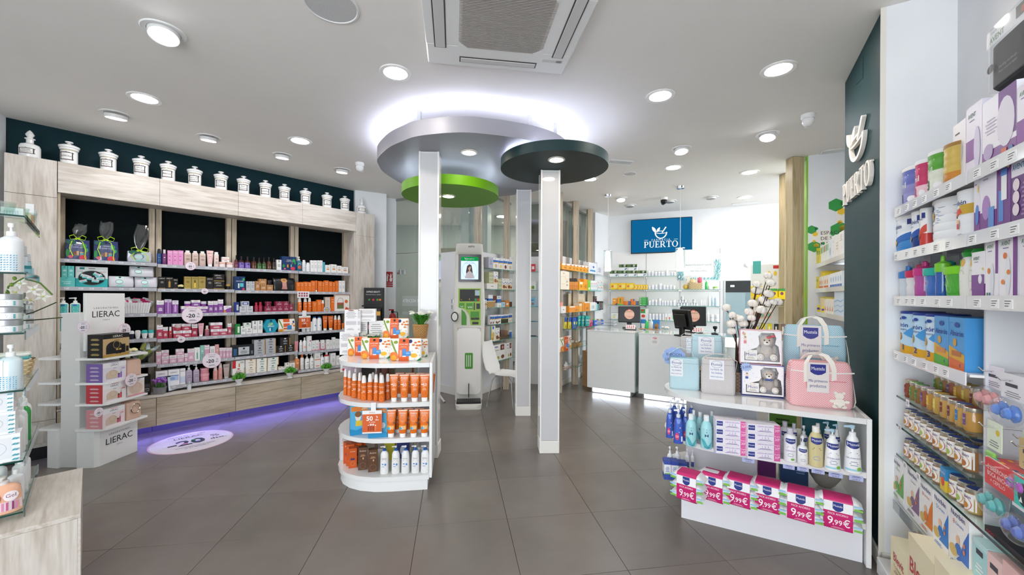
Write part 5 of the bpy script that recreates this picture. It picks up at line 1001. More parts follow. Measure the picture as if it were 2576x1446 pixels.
lb=MB();draw(lb,(aR(-1,1,0,.42,'2fc0bf'),aR(-.75,-.45,.86,.97,'2a8a88'),aT('1,75€',-.7,.77,.06,'2b2b2b',.3),aT('FLASH',.72,.77,.06,'d98a7a',.25),aL(-.3,.3,.88,.95,1,'555555')),w,h,ff);lb.obj('printed_front',parts,sm=0)
mb=MB();mb.loft([(0,w*.42,h*.36,2),(.004,w*.42,h*.36,2)],'#101414',28,M=MT((0,.0485,h*.45))@RX);mb.obj('window',t)
mb=MB();mb.loft([(0,w*.43,h*.38,2),(.02,w*.44,h*.39,2),(.045,w*.40,h*.33,2)],FILM,28,cap=(0,0),M=MT((0,.046,h*.45))@RX);mb.obj('clear_bowl',t)
rr=RR(3)
for k in range(11):
 x=rr.uniform(-.28,.28)*w;zz=h*(.27+.42*rr.random()*(1-abs(x)/w));parts_=build_prod('carton',.05,.022,.028,dict(c='5ac3c0:.45,d9dde0',a=(aL(-.6,.6,.55,.85,2,'6a7078'),)))
 o=O('sample_box',parts_[0][1],None,G.at((a+b)/2,0)+Vector((0,0,0)),0);o.location=G.at((a+b)/2+x,f+.026,z+zz-.012);o.rotation_euler=(rr.uniform(-.2,.2),rr.uniform(-.7,.7),G.rz+rr.uniform(-.2,.2))
 tag(o,'small turquoise and grey sample box heaped in the oval display bowl','box','sample boxes in the oval bowl');O('label',parts_[1][1],o)
gr(0,2,C1,[I('pump',72,210,902,'white cleanser pump bottle','f0f2f1',d=.075,cap='f2f4f4',sp=1.25,head=.3,a=(aR(-.75,.75,.16,.88,'4fbcb6'),aE(-.1,.78,.42,.07,'2a62b0'),aL(-.6,.6,.25,.6,5,'dff3f1'))),I('pump',220,355,905,'white cleanser pump bottle','f0f2f1',d=.075,cap='f2f4f4',sp=1.25,head=.3,a=(aR(-.75,.75,.16,.88,'4fbcb6'),aE(-.1,.78,.42,.07,'2a62b0'),aL(-.6,.6,.25,.6,5,'dff3f1'))),IC(752,808,992,'white and lilac carton beside the basket','f0eef2',a=(aL(-.5,.5,.3,.6,3,'9a7fb0'),))])
s,ox,oy=C1;f=OFF+.01;a=G.hit(ox+s*812,oy+s*980,f)[0];b=G.hit(ox+s*1212,oy+s*980,f)[0];z=SZ[0][2]+.0035;h=G.hit(ox+s*1010,oy+s*968,f)[1]-z;w=b-a
t=T('wooden_basket','whitewashed slatted basket of sachets in the gift bag bay','basket',G.at((a+b)/2,f+.075,z),G.rz)
n=12
for i,(y0,sg)in EN(((-1,1),(1,-1))):
 for k in range(n):
  x0=-w/2*.86+w*.86*k/n;x1=x0+w*.86/n-.002;k0,k1=.86,1.
  mb=MB();yb,yt=y0*.055,y0*.075
  mb.add([(x0,yb,0),(x1,yb,0),(x1/.86,yt,h),(x0/.86,yt,h),(x0,yb+sg*.006,0),(x1,yb+sg*.006,0),(x1/.86,yt+sg*.006,h),(x0/.86,yt+sg*.006,h)],[(0,1,2,3),(5,4,7,6),(3,2,6,7),(0,3,7,4),(1,5,6,2)],mat('#e6e6e6',.6));mb.obj('slat',t,sm=0)
mb=MB();mb.box(-w/2*.86,w/2*.86,-.053,.053,0,.006,'#dedede')
for s_ in(-1,1):x=s_*w/2;mb.add([(x*.86,-.055,0),(x*.86,.055,0),(x,.075,h),(x,-.075,h),(x*.84,-.055,0),(x*.84,.055,0),(x*.98,.075,h),(x*.98,-.075,h)],[(0,1,2,3),(7,6,5,4),(3,2,6,7)],mat('#e2e2e2',.6))
mb.obj('end_board',t,sm=0);MB().tube([(-w/2-.012,-.05,h-.02),(-w/2-.02,-.03,h+.03),(-w/2-.02,.03,h+.03),(-w/2-.012,.05,h-.02)],.006,'#e9e9e9',6).obj('handle',t)
BASK=(a,b,f,z,h)
rr=RR(11)
for k in range(7):
 x=(k-3)*w*.12;parts_=build_prod('pouch',.10,.014,.085,dict(c='eeeef0' if k not in(2,4)else 'd92a78',a=(aR(-.5,.5,.3,.62,'d92a78' if k not in(2,4)else 'f4e9ee'),aL(-.4,.4,.7,.85,2,'b8608a')),n=3))
 o=O('sachet',parts_[0][1],None,G.at((a+b)/2+x,f+.045+.01*k,z+h*.62+.02*sin(k*2.2)),0);o.rotation_euler=(-.45,(k-3)*.16+rr.uniform(-.2,.2),G.rz);tag(o,('bright pink' if k in(2,4)else 'white and pink')+' paper sachet standing in the whitewashed basket','sachet',('bright pink' if k in(2,4)else 'white')+' sachets in the slatted basket');O('label',parts_[1][1],o)
gr(0,3,C2,[I('rollon',975,1020,338,'navy roll-on deodorant','20243a',cap='e9eaee'),I('rollon',1023,1070,334,'all white roll-on deodorant','f0f0ef',cap='ecebe8',a=(aL(-.5,.5,.3,.5,2,'b0b0b0'),)),I('rollon',1073,1123,332,'turquoise capped roll-on deodorant','f1f2f2',cap='35b5b5',a=(aL(-.5,.5,.3,.5,2,'8ab0b0'),)),I('rollon',1125,1170,331,'turquoise capped roll-on deodorant','f1f2f2',cap='35b5b5',a=(aL(-.5,.5,.3,.5,2,'8ab0b0'),)),IC(440,470,250,'leaflet holder of turquoise brochures','e9eef0:.5,6ab9bb',d=.05),IC(472,560,255,'row of turquoise and white sachets','3f9fa5',d=.05,a=(aR(-.6,.1,.2,.8,'e6eef0'),aE(.4,.4,.3,.2,'8a3f5a')))])
gr(0,4,C2,[IJ(950,990,470,'clear jar of green capsules',gl=mat('#aab58a',.1,coat=.5),cap='dfe3e0'),IJ(996,1042,550,'glass jar of olive cream',gl=mat('#9aa05a',.1,coat=.5),cap='d6d8c8'),IB(428,478,480,'tall white bottle behind the promotional display','e9ebea',ch=.1,ck=.6),])
s,ox,oy=C2;f=OFF+.05;z=SZ[0][4]+.0035;u=G.hit(ox+s*1088,oy+s*585,f)[0]
t=T('glass_bowl','glass bowl heaped with miniature oil bottles','bowl',G.at(u,f+.03,z),G.rz)
mb=MB();mb.lathe([(.045,0),(.05,.01),(.038,.03),(.07,.075),(.082,.12),(.08,.12),(.067,.075),(.03,.035)],GLASS,24,cap=(1,0));mb.obj('bowl',t)
rr=RR(5)
for k in range(14):
 parts_=build_prod('bottle',.04,.04,.095,dict(c='f0f4f4:.25,a8ad58' if k%3 else 'cfe3ea',cap='e6e9e4',ch=.22,ck=.6,a=(aR(-.7,.7,.3,.6,'eef3f5'),)))
 an=rr.uniform(0,6.28);rad=rr.uniform(.0,.075)*(1 if k>4 else .5);o=O('mini_bottle',parts_[0][1],None,G.at(u,f+.03,z+.045+.012*k*.7)+Vector((rad*cos(an),rad*sin(an),0)))
 o.rotation_euler=(rr.uniform(-.9,.9),rr.uniform(-.9,.9),an);tag(o,'miniature olive or blue bottle heaped in the glass bowl','bottle','mini bottles in the glass bowl')
 for nm_,me in parts_[1:]:O(nm_,me,o)
def wt(px,py,z=ZW):p=onz(px,py,z);return p
def leafball(mb,r,n,c,seed,sq=.8,cz=0,ls=.016):
 rr=RR(seed)
 for i in range(n):
  a=2*PI*rr.random();b=math.acos(rr.uniform(-.35,1));rad=r*rr.uniform(.55,1)
  d=Vector((sin(b)*cos(a),sin(b)*sin(a),cos(b)*sq));p=d*rad+Vector((0,0,cz));tn=d.orthogonal().normalized();q=d.cross(tn);tn,q=tn*cos(a*3)+q*sin(a*3),q
  s_=ls*rr.uniform(.7,1.2);mb.add([p-tn*s_*.5,p+d*s_*.8-q*s_*.3,p+tn*s_*.9+d*s_*.6,p+d*s_*.5+q*s_*.35],[(0,1,2,3)],c[i%len(c)])
for i,(px,py,sc_,lab)in EN(((601,968,1.,'little green topiary in a white urn under the amber bottle bay'),(729,951,1.,'little green topiary in a white urn between two bays'),(821,940,1.02,'little green topiary in a white urn under the orange bay'))):
 p=onz(px,py,ZW);t=T('potted_topiary',lab,'plant',(p.x,p.y,ZW+.0005),0,'topiaries on the worktop')
 MB().lathe([(.032,0),(.034,.006),(.016,.018),(.02,.026),(.038,.05),(.044,.075),(.04,.076),(.036,.06)],mat('#e9e9e7',.4),20).obj('urn',t)
 mb=MB();leafball(mb,.062,420,['#3f9a1f','#56b52a','#77cf3c','#2f7d1a'],i,.8,.095);mb.SF('foliage',t,sm=0)
 MB().ball((0,0,.095),.042,'#2c5f17',10,6,(1,1,.8)).obj('core',t)
p=onz(402,990,ZW);t=T('potted_lavender','purple lavender in a grey concrete pot on the worktop','plant',(p.x,p.y,ZW+.0005),.4)
MB().loft([(0,.045,.045,6),(.075,.052,.052,6),(.075,.044,.044,6),(.06,.042,.042,6)],noisy('concrete_pot','#77787c','#8d8e92',20,.8),20).obj('pot',t)
mb=MB();rr=RR(2)
for k in range(60):a=rr.uniform(0,6.28);r=rr.uniform(0,.035);x,y=r*cos(a),r*sin(a);mb.tube([(x,y,.065),(x*1.5,y*1.5,.10+rr.uniform(0,.03))],[.003,.001],'#4f8a3a',3)
mb.SF('leaves',t)
mb=MB()
for k in range(26):
 a=rr.uniform(0,6.28);r=rr.uniform(.01,.06);c=Vector((r*cos(a),r*sin(a),.135+rr.uniform(-.02,.035)));leafball(MB(),.01,1,['#a35fc8'],k)
 for q in range(5):b=q*1.26;mb.ball((c.x+.007*cos(b),c.y+.007*sin(b),c.z+.006*(q%2)),.007,('#a05cc6','#b778d8','#8c48b2')[q%3],5,4)
mb.SF('blossoms',t,sm=0)
a_,b_=onz(421,987,ZW),onz(461,978,ZW);LF=Line(a_,(b_-a_));w=(b_-a_).xy.length;h=LF.hit(440,943)[1]-ZW
t=T('picture_frame','black framed picture of a lotion bottle on the worktop','picture frame',(a_.x,a_.y,ZW+.0005),LF.rz);t.rotation_euler=(-.12,0,LF.rz)
for x0,x1,z0,z1 in((0,w,0,.012),(0,w,h-.012,h),(0,.01,.012,h-.012),(w-.01,w,.012,h-.012)):bx(x0,x1,-.008,.008,z0,z1,BLACK).obj('frame_bar',t,sm=0)
mb=MB();mb.box(.01,w-.01,-.001,.004,.012,h-.012,'#dfe7f3');fn=lambda x,z,L:(x+w/2,-.001-L,z);fn.flat=True;draw(mb,(aT('LIERAC',0,.86,.05,'333a4a',.4),aL(-.6,.6,.68,.78,2,'6a7fa8'),aE(.3,.28,.5,.16,'a9c2e6'),aR(-.1,.15,.15,.55,'8f9aa8'),aR(-.05,.1,.55,.65,'c9ced6')),w,h,fn);mb.obj('picture',t,sm=0)
p=onz(476,981,ZW);put('bottle',.038,.038,.10,(p.x,p.y,ZW+.0005),G.rz,'small clear tester bottle beside the black picture frame',None,dict(c='cfd3d8',cap='b9bec4',ch=.35,ck=.6,gl=mat('#cfd4da',.08,coat=.6)))
p=onz(858,935,ZW);put('pump',.065,.05,.155,(p.x+.02,p.y,ZW+.0005),G.rz,'white pump bottle with red emblem at the worktop end',None,dict(c='f0f0f0',a=(aE(0,.3,.55,.16,'d2414e'),aL(-.5,.5,.6,.75,2,'b0b0b0'))))
row(G,.10,ZW,C2,'worktop, gift bay',[IC(1003+47*k,1048+47*k,668,'black carton behind the rolled case','241c1c',off=.10,a=(aL(-.5,.6,.36,.5,2,'b9b4b0'),))for k in range(3)])
a_,b_=onz(327,1001,ZW),onz(380,994,ZW);LR=Line(a_,b_-a_);w=(b_-a_).xy.length
t=T('toiletry_roll','black cylindrical toiletry case with a printed silver sleeve on the worktop','toiletry bag',LR.at(0,.065,ZW+.0005),LR.rz)
M=MT((0,0,.062))@MR(PI/2,4,'Y')
mb=MB();mb.lathe([(.045,.0),(.06,.01),(.062,.03),(.062,w-.02),(.058,w-.005),(.045,w)],mat('#1b1b1e',.7),24,M);mb.obj('case',t)
mb=MB();mb.lathe([(.0632,.04),(.0632,w*.55)],mat('#c6cad2',.3),24,M,cap=(0,0));mb.obj('sleeve',t);mb=MB();mb.box(w*.62,w*.9,-.0645,-.0625,.05,.075,'#e6e6e6');mb.box(w*.63,w*.89,-.065,-.0645,.053,.072,'#1b1b1e');mb.obj('logo_patch',t,sm=0)
# == goods on the free-standing stands
_cnt={}
def spot(kind,X,z,x0,x1,yt,yb,label,c=None,rz=0.,d=None,group=None,zs=None,**k):
 s,ox,oy=X;p=onz(ox+s*(x0+x1)/2,oy+s*yb,z);r=math.hypot(p.x,p.y)
 w=(x1-x0)*s*p.y/FPX*(p.y/r if kind in('bottle','spray','pump','jar','tin','clearjar','rollon')else 1)
 h=H_EYE-(oy+s*yt-CY0)/FPX*p.y-z
 if c is not None:k['c']=c
 d=d or(w*.6 if kind=='tube' else w if kind not in('carton','pouch')else min(w*.7,.1))
 f=Vector((-sin(rz),cos(rz),0));q=p+f*(d/2)
 return put(kind,round(w,3),round(d,3),round(h,3),(q.x,q.y,z+.0005),rz,label,group,k)
C6=(.33898,840,760)
sp_=dict(c='e4701f:.97,e4701f',cap='f4f2ef')
def avs(n):return(aT('Avène',0,.80,.08,'fdeedd',.8),aL(-.6,.6,.68,.73,2,'f7c9a0'),aT(n,.12,.52,.13,'fdeedd',.55),aR(-.7,-.2,.44,.47,'f4d9c0'),aO(0,.18,.55,.12,.0012,'f4b27c'))
gsp='orange sun sprays on the sunscreen stand'
for i,(a,b,yt,yb,n,lab)in EN(((66,98,503,690,'30','outermost orange SPF 30 spray at the curved end of the stand'),(95,130,513,698,'30','second orange spray from the curved end, marked 30'),(124,171,535,712,'30','wide orange spray, third in front from the curved end'),(171,203,530,722,'30','slim orange spray squeezed between two wider sprays'),(195,242,552,730,'30','shortest front orange spray with white cap on the stand'),(242,288,540,732,'50','orange SPF 50 spray beside the shortest spray'),(289,329,542,736,'50','orange SPF 50 spray, second left of the tubes'),(327,375,546,742,'50','foremost orange SPF 50 spray nearest the tubes'),(376,416,538,725,'50','dark orange spray set back beside the first tube'),(140,174,500,680,'30','back row orange spray behind the wide one'),(176,212,530,690,'30','back row orange spray, cap behind the slim one'),(272,303,528,692,'50','back row orange spray behind two SPF 50 sprays'),(328,360,532,694,'50','back row orange spray furthest towards the tubes'))):
 spot('spray',C6,OGZ[2],a,b,yt,yb,lab,rz=TH,group=gsp,a=avs(n),c=('d9641a' if i==8 else 'e4701f'),cap='f4f2ef')
def avt(kid):return(aR(-1,1,.955,.985,'fbe9d9'),aT('Avène',0,.88,.07,'fdf0e2',.75),aL(-.7,.7,.78,.82,2,'f9cda6'))+((aT('50',.1,.62,.11,'fdf0e2',.5),aR(-.7,-.25,.62,.65,'fdf0e2'),aL(-.5,.5,.42,.5,2,'f7c49a'),aO(0,.3,.62,.12,.0016,'f4b684'))if not kid else(aO(0,.68,.6,.11,.002,'f9cda6'),aR(-.75,.75,.28,.44,'f0a23a'),aE(-.3,.33,.4,.05,'4aa8cf'),aT('50',.15,.36,.11,'fdf0e2',.5),aE(.65,.52,.14,.02,'35588f')))
for j,(z,kid,ys)in EN(((OGZ[2],0,((412,475,542,739),(484,555,543,739),(562,633,543,739),(636,706,542,737))),(OGZ[1],1,((384,457,807,1005),(474,543,806,1005),(555,624,806,1003),(634,706,804,1001))))):
 nm_='kids orange sun tube' if kid else 'orange sun cream tube';wh='middle shelf of the stand' if kid else 'upper shelf of the stand'
 for i,(a,b,yt,yb)in EN(ys):
  spot('tube',C6,z,a,b,yt,yb,f'{ORD[i + 1]} from left of four {nm_}s, {wh}','e8741f',rz=TH,group=nm_+'s',a=avt(kid))
  if i<3 or not kid:spot('tube',C6,z,a+44,b+44,yt-12 if i<3 else yt-10,yb-34,f'{ORD[i + 1]} orange tube in the back row, {wh}','d9681c',rz=TH,group='back row '+nm_+'s',a=avt(0))
spot('carton',C6,OGZ[2],690,718,582,720,'yellow carton at the right end of the upper stand shelf','f2b51e',rz=TH,d=.06);spot('carton',C6,OGZ[2],708,734,545,700,'orange carton tucked behind the last tube','e67a22',rz=TH,d=.05,a=(aL(-.6,.6,.5,.7,3,'fbe0c4'),))
for i,(a,b)in EN(((300,345),(352,398),(405,450))):spot('carton',C6,OGZ[2],a,b,488+i*3,640,f'{ORD[i + 1]} brown bronzer carton on the rear of the upper shelf',('4a2c22','7a4a3a','5c4a2e')[i],rz=TH,d=.09,top=('8a5a48','a77a66','6a5838')[i])
for i,(a,b)in EN(((85,118),(122,160),(165,205))):spot('pouch',C6,OGZ[2],a,b,468,640,f'{ORD[i + 1]} lilac cellophane pouch on the far side of the stand','c9b9c6',rz=TH+.5,d=.05)
def kids(w,s=1):return(aR(-.9,.9,.8,.96,'e8842c'),aE(-.2,.62,.3,.16,'f4e3cf'),aE(-.2,.70,.34,.1,'8a5a30'),aR(-.45,.2,.3,.48,'e8c23a'),aP(((-1,0),(1,0),(1,.16),(.3,.24),(-.4,.16),(-1,.22)),'1f8fc4'),aE(.55,.4,.25,.1,'f4f4f0'),aL(.1,.8,.84,.92,2,'fff0dc'))
spot('carton',C6,OGZ[1],126,262,770,982,'blue kids suncare carton with cartoon children, left of the 50% sign','57b2dc',rz=TH+.28,d=.11,top='e8842c',a=kids(1),s=(aR(-.9,.9,0,.3,'2a7fc0'),aE(0,.55,.5,.12,'d9452c'),aR(-.3,.3,.36,.44,'e8c23a')))
spot('carton',C6,OGZ[1],258,392,786,1005,'blue kids suncare carton behind the 50% sign','57b2dc',rz=TH+.1,d=.11,top='e8842c',a=kids(1))
for i,(a,b,yt)in EN(((700,716,800),(717,738,720))):spot('carton',C6,OGZ[1],a,b,yt,950-i*20,f'{("pale", "green and white")[i]} aloe carton at the right end of the middle shelf',('f2efe4','8fbf4a')[i],rz=TH,d=.05,a=(aR(-.8,.8,.2,.6,('9ac04a','eef2e0')[i]),))
def hangsign(X,L,off,x0,x1,y0,y1,sx0,sx1,sy,lab,art,col,d=.002,off2=0):
 s,ox,oy=X;a,z1=L.hit(ox+s*x0,oy+s*y0,off);b,z0=L.hit(ox+s*x1,oy+s*y1,off);sa=L.hit(ox+s*sx0,oy+s*sy,off)[0];sb,zs=L.hit(ox+s*sx1,oy+s*sy,off)
 t=T('price_sign',lab,'sign',L.at((a+b)/2,off,z0),L.rz);w,h=b-a,z1-z0
 cd_=bx(-w/2,w/2,0,d,0,h,'#'+col).obj('card',t,sm=0);mb=MB();f=F0;draw(mb,art,w,h,f);mb.obj('printing',cd_,sm=0)
 if zs>z1:bx(sa-(a+b)/2,sb-(a+b)/2,-.001,d,h-.004,zs-z0,'#f0f0f0').obj('strap',t,sm=0)
 return t
A50=(aR(-1,1,.06,.84,'d9601f'),aT('Avène',0,.92,.07,'c07a4a',.3),aT('50',-.25,.66,.2,'ffffff',.5,.02),aT('%',.5,.72,.1,'ffffff',.3),aT('dto',.5,.6,.08,'ffffff',.3),aT('2ª unidad',0,.5,.05,'ffffff',.7),aT('AAA',0,.40,.07,'ffffff',.4,.02))+tuple(aR(x-.09,x+.09,.12,.34,c)for x,c in((-.36,'a83a14'),(-.12,'a83a14'),(.12,'a83a14'),(.36,'e87a3a')))+tuple(aR(x-.06,x+.06,.34,.38,'f4e6da')for x in(-.36,-.12,.12,.36))
OGs=Line(OG.at(0,-.012),OG.D)
hangsign(C6,OGs,.0,211,355,806,970,275,312,745,'orange 50% discount sign strapped to the sunscreen stand',A50,'f1efec')
hangsign(C3,G,OFF-.006,1222,1318,770,872,1250,1284,726,'orange 50% discount sign hanging in the orange suncare bay',A50,'f1efec')
hangsign(C3,G,OFF-.006,1210,1307,567,622,1240,1260,567,'small white promotion card with pink icons in the suncare bay',tuple(aR(-.8+.42*i,-.52+.42*i,.2+.36*j,.46+.36*j,'b5506a')for i in range(4)for j in range(2)),'eef0ef')
gob='orange cartons on the lowest stand shelf'
for i,(a,b,yt,yb,off)in EN(((110,168,1090,1230,0),(93,150,1062,1212,0),(72,128,1050,1195,0),(150,205,1056,1196,0),(128,185,1038,1178,0),(190,235,1052,1180,0))):
 spot('carton',C6,OGZ[0],a,b,yt,yb,('foremost','second foremost','leftmost','fourth','rearmost left','rearmost right')[i]+' rust orange carton on the lowest stand shelf','cf5a1c',rz=TH+.22,d=.05,group=gob,a=(aT('Avène',0,.84,.07,'f7dcc6',.7),aR(-.5,.5,.4,.5,'4a3a6a'),aO(0,.22,.5,.12,.0015,'eaa272')))
for i,(a,b,yt,yb)in EN(((182,245,1085,1245),(256,323,1100,1259))):
 spot('carton',C6,OGZ[0],a,b,yt,yb,f'{("left", "right")[i]} brown tanning carton on the lowest stand shelf','5c3a22',rz=TH+.15,d=.05,group='brown cartons',a=(aT('Avène',0,.86,.08,'e2cdb8',.75),aL(-.6,.6,.6,.7,2,'c9a27a'),aE(.1,.52,.15,.05,'c9a27a'),aO(0,.2,.7,.14,.0015,'a87e58')))
for i,(a,b,yt)in EN(((338,404,1080),(423,488,1078),(496,560,1076),(571,634,1074),(642,707,1073))):
 spot('pump',C6,OGZ[0],a,b,yt,1277-i*2,f'{ORD[i + 1]} from left of five white after-sun pumps with blue heads','f0efee',rz=TH,d=.055,group='after-sun pump bottles',cap='f0f0f0',pc='2468b8',head=.17,taper=.9,n=2.2,a=(aT('Avène',0,.68,.06,'8a7a6a',.7),aL(-.6,.6,.55,.62,2,'b3a79a'),aR(-.5,-.1,.42,.46,'3c78c4'),aE(.3,.42,.22,.05,'5a92d0'),aL(-.6,.2,.3,.36,2,'8aa6c8'),aO(0,.16,.5,.1,.0012,'d3d1cf')))
spot('carton',C6,OGZ[0],50,130,990,1165,'white carton with grey text at the back of the lowest shelf','e9e7e6',rz=TH+.4,d=.06,a=(aL(-.8,.8,.55,.9,6,'b5aead'),aE(0,.97,.4,.03,'9a5a44')))
spot('carton',C6,OGZ[0],375,450,1050,1170,'lime and yellow carton behind the after-sun pumps','c9c02e',rz=TH,d=.08);spot('carton',C6,OGZ[0],470,556,1040,1160,'navy carton behind the after-sun pumps','2c3a80',rz=TH,d=.08,a=(aE(0,.5,.5,.3,'d9e0f0'),));spot('pouch',C6,OGZ[0],610,735,1062,1210,'clear cellophane bag at the right of the after-sun pumps',rz=TH,d=.09,m=FILM)
FL=(aP(((-.98,.9),(-.9,.97),(-.45,.3),(-.55,.25)),'7d9a3a'),aE(-.62,.84,.14,.07,'8aa33f'),aE(-.72,.2,.3,.22,'e87a2c'),aE(-.72,.14,.18,.14,'f0a62c'),aE(.3,.88,.12,.08,'25366e'))+tuple(aE(x,z,.1,.04,'d9762c')for x,z in((.5,.72),(.62,.82),(.74,.7),(.84,.86),(.7,.58),(.9,.7)))+(aE(.55,.25,.22,.1,'f2b92c'),aP(((.7,.0),(.98,.02),(.98,.16)),'1f8a4a'))+tuple(aE(x,z,.022,.018,'2c6a8a')for x,z in((-.85,.55),(-.4,.8),(.45,.45),(.8,.4),(.9,.25),(.35,.3),(.25,.7),(-.9,.72),(.6,.1),(.85,.55)))
FLB=FL+(aR(-.42,.22,0,1,'e2632a'),aR(-.17,-.02,.86,.96,'1d2a3a'),aT('SUNCARE',-.1,.76,.07,'fdeee4',.26),aL(-.34,.14,.62,.68,2,'f4b394'),aR(-.33,-.2,.2,.5,'f0a27a'),aR(-.16,.06,.24,.56,'3c86cc'),aR(-.16,.06,.2,.25,'f2f2f2'),aP(((.06,.22),(.34,.25),(.34,.46),(.06,.43)),'3a92d6'),aT('REGALO',.2,.36,.05,'d9ecfa',.11))
gfp='floral suncare pouches'
spot('pouch',C6,OGZ[3],200,416,274,421,'floral suncare pouch in front, left of two','f7f4ec',rz=TH+.04,d=.09,group=gfp,a=FLB,zip_='d9822c')
spot('pouch',C6,OGZ[3],412,645,277,437,'floral suncare pouch in front, right of two','f7f4ec',rz=TH-.06,d=.09,group=gfp,a=FLB,zip_='d9822c')
spot('pouch',C6,OGZ[3],108,275,266,396,'floral suncare pouch at the curved end, behind the front ones','f7f4ec',rz=TH+.3,d=.08,group=gfp,a=FLB,zip_='d9822c');spot('pouch',C6,OGZ[3],560,692,279,408,'floral suncare pouch at the right, behind the front ones','f7f4ec',rz=TH-.1,d=.08,group=gfp,a=FLB,zip_='d9822c')
GC=(aL(-.8,.8,.62,.93,5,'a8a5a6'),aR(-.8,.8,.34,.5,'c4c0c4'),aL(-.7,.5,.1,.2,2,'9a9799'))
z=OGZ[3]
for i,(a,b,yt,yb,lv,lab)in EN(((45,140,227,390,0,'lower white text-covered carton at the curved end of the stand'),(142,182,230,388,0,'lower white carton next to the curved end carton'),(180,245,150,380,0,'white carton behind the left daisy plant'),(262,362,146,380,0,'wide white carton behind the left daisy plant'))):
 o=spot('carton',C6,z,a,b,yt,yb,lab,'e6e4e4',rz=TH+.1,d=.075,group='white text cartons on the stand',a=GC,top='ededed')
p=onz(C6[1]+C6[0]*92,C6[2]+C6[0]*390,z);hlow=(390-227)*C6[0]*p.y/FPX
for a,b,lab in((82,172,'upper white text-covered carton with brown seal at the curved end'),(174,196,'narrow upper white carton behind the upper one')):spot('carton',C6,z+hlow+.001,a,b,62,226,lab,'e6e4e4',rz=TH+.1,d=.065,group='white text cartons on the stand',a=GC+(aE(0,.97,.45,.025,'9a5a44'),),top='ededed')
spot('carton',C6,z+.2885,190,306,55,146,'topmost white text carton, right of the upper pair','e6e4e4',rz=TH+.05,d=.07,group='white text cartons on the stand',a=GC)
spot('carton',C6,z,430,690,282,376,'white riser carton under the basket planter','ecebea',rz=TH,d=.13)
zr=z+.115
spot('pouch',C6,zr+.033,362,552,127,273,'floral suncare pouch on top, above the front pair','f7f4ec',rz=TH-.02,d=.07,group=gfp,a=FLB,zip_='d9822c')
def daisies(t,n,hgt,spread,z0,seed,nf):
 rr=RR(seed);mb=MB();fl=MB()
 for i in range(n):
  a=rr.uniform(0,6.28);l=hgt*rr.uniform(.6,1.);sp=spread*rr.uniform(.3,1.);wd=rr.uniform(.012,.022);pts=[]
  for k in range(6):
   q=k/5;r=.012+sp*q**1.3;pts.append((r*cos(a),r*sin(a),z0+l*sin(q*1.9)/sin(1.9)*(1 if q<.8 else .97),wd*sin(min(q*1.15+.12,1)*PI)))
  vs=[]
  for x,y,zz_,w_ in pts:vs+=[(x-w_*sin(a),y+w_*cos(a),zz_+w_*.3),(x,y,zz_),(x+w_*sin(a),y-w_*cos(a),zz_+w_*.3)]
  mb.add(vs,[(3*k+j,3*k+j+1,3*k+j+4,3*k+j+3)for k in range(5)for j in range(2)],('#3f8a2a','#56a339','#2f6f22')[i%3])
 mb.SF('leaves',t,sm=60)
 for i in range(nf):
  a=2*PI*i/nf+rr.uniform(-.3,.3);r=spread*rr.uniform(.25,.75);x,y,zz_=r*cos(a),r*sin(a),z0+hgt*rr.uniform(.85,1.08);f=MB();f.tube([(x*.3,y*.3,z0),(x*.8,y*.8,z0+hgt*.5),(x,y,zz_)],.0025,'#4f9a35',4)
  M=MT((x,y,zz_))@MR(rr.uniform(-.5,.5),4,'X')@MR(rr.uniform(-.4,.4),4,'Y')
  for ringi,(rad,cnt,up)in EN(((.024,14,.002),(.018,11,.007),(.011,8,.011))):
   for k in range(cnt):b=2*PI*k/cnt+ringi*.2;f.add([(.002*cos(b-.5),.002*sin(b-.5),up),(rad*cos(b-.2),rad*sin(b-.2),up+.003),(rad*1.05*cos(b),rad*1.05*sin(b),up+.002),(rad*cos(b+.2),rad*sin(b+.2),up+.003)],[(0,1,2,3)],'#f4f4ec',M)
  f.ball((0,0,.012),.004,'#e8e39a',6,4,M=M);f.obj('daisy',t,sm=0)
def wicker(mb,r0,r1,h,m1,m2,rows=11,n=34,sq=2,dep=1.):
 for i in range(rows):
  z0,z1=h*i/rows,h*(i+1)/rows
  for k in range(n):
   b0,b1=2*PI*k/n,2*PI*(k+1)/n;up=(k+i)%2
   def P(b,q,o):r=r0+(r1-r0)*q/h+o;c,s=cos(b),sin(b);e=1 if sq==2 else(abs(c)**sq+abs(s)**sq)**(-1/sq);return(r*c*e,r*s*e*dep,q)
   o=.0035 if up else 0;zm=(z0+z1)/2;bm=(b0+b1)/2
   mb.add([P(b0,z0,0),P(b1,z0,0),P(b1,z1,0),P(b0,z1,0),P(bm,zm,o+.001)],[(0,1,4),(1,2,4),(2,3,4),(3,0,4)],m1 if up else m2)
WK1,WK2=mat('#b98d54',.6),mat('#96703d',.6)
p=onz(C6[1]+C6[0]*632,C6[2]+C6[0]*270,z+.155)
t=T('basket_planter','white daisies in a woven basket on the sunscreen stand','plant',(p.x,p.y+.06,z+.155),TH)
mb=MB();wicker(mb,.052,.066,.115,WK1,WK2);mb.lathe([(.052,0),(.052,.001)],WK2,24);mb.SF('basket',t,sm=0);MB().lathe([(.068,.112),(.071,.116),(.068,.121),(.062,.118),(.060,.10)],WK1,30,cap=(0,1)).obj('basket_rim',t)
daisies(t,70,.115,.13,.10,4,7)
p=onz(C6[1]+C6[0]*285,C6[2]+C6[0]*384,z)
t=T('daisy_plant','small white daisy plant between pouches and white cartons','plant',(p.x,p.y,z),0);MB().lathe([(.038,.0005),(.05,.09),(.045,.09),(.042,.08)],mat('#d9d5cc',.5),20).obj('pot',t)
daisies(t,44,.105,.12,.08,9,4)
MUs=.4743;C7=(MUs,1640,760);rzM=MU.rz
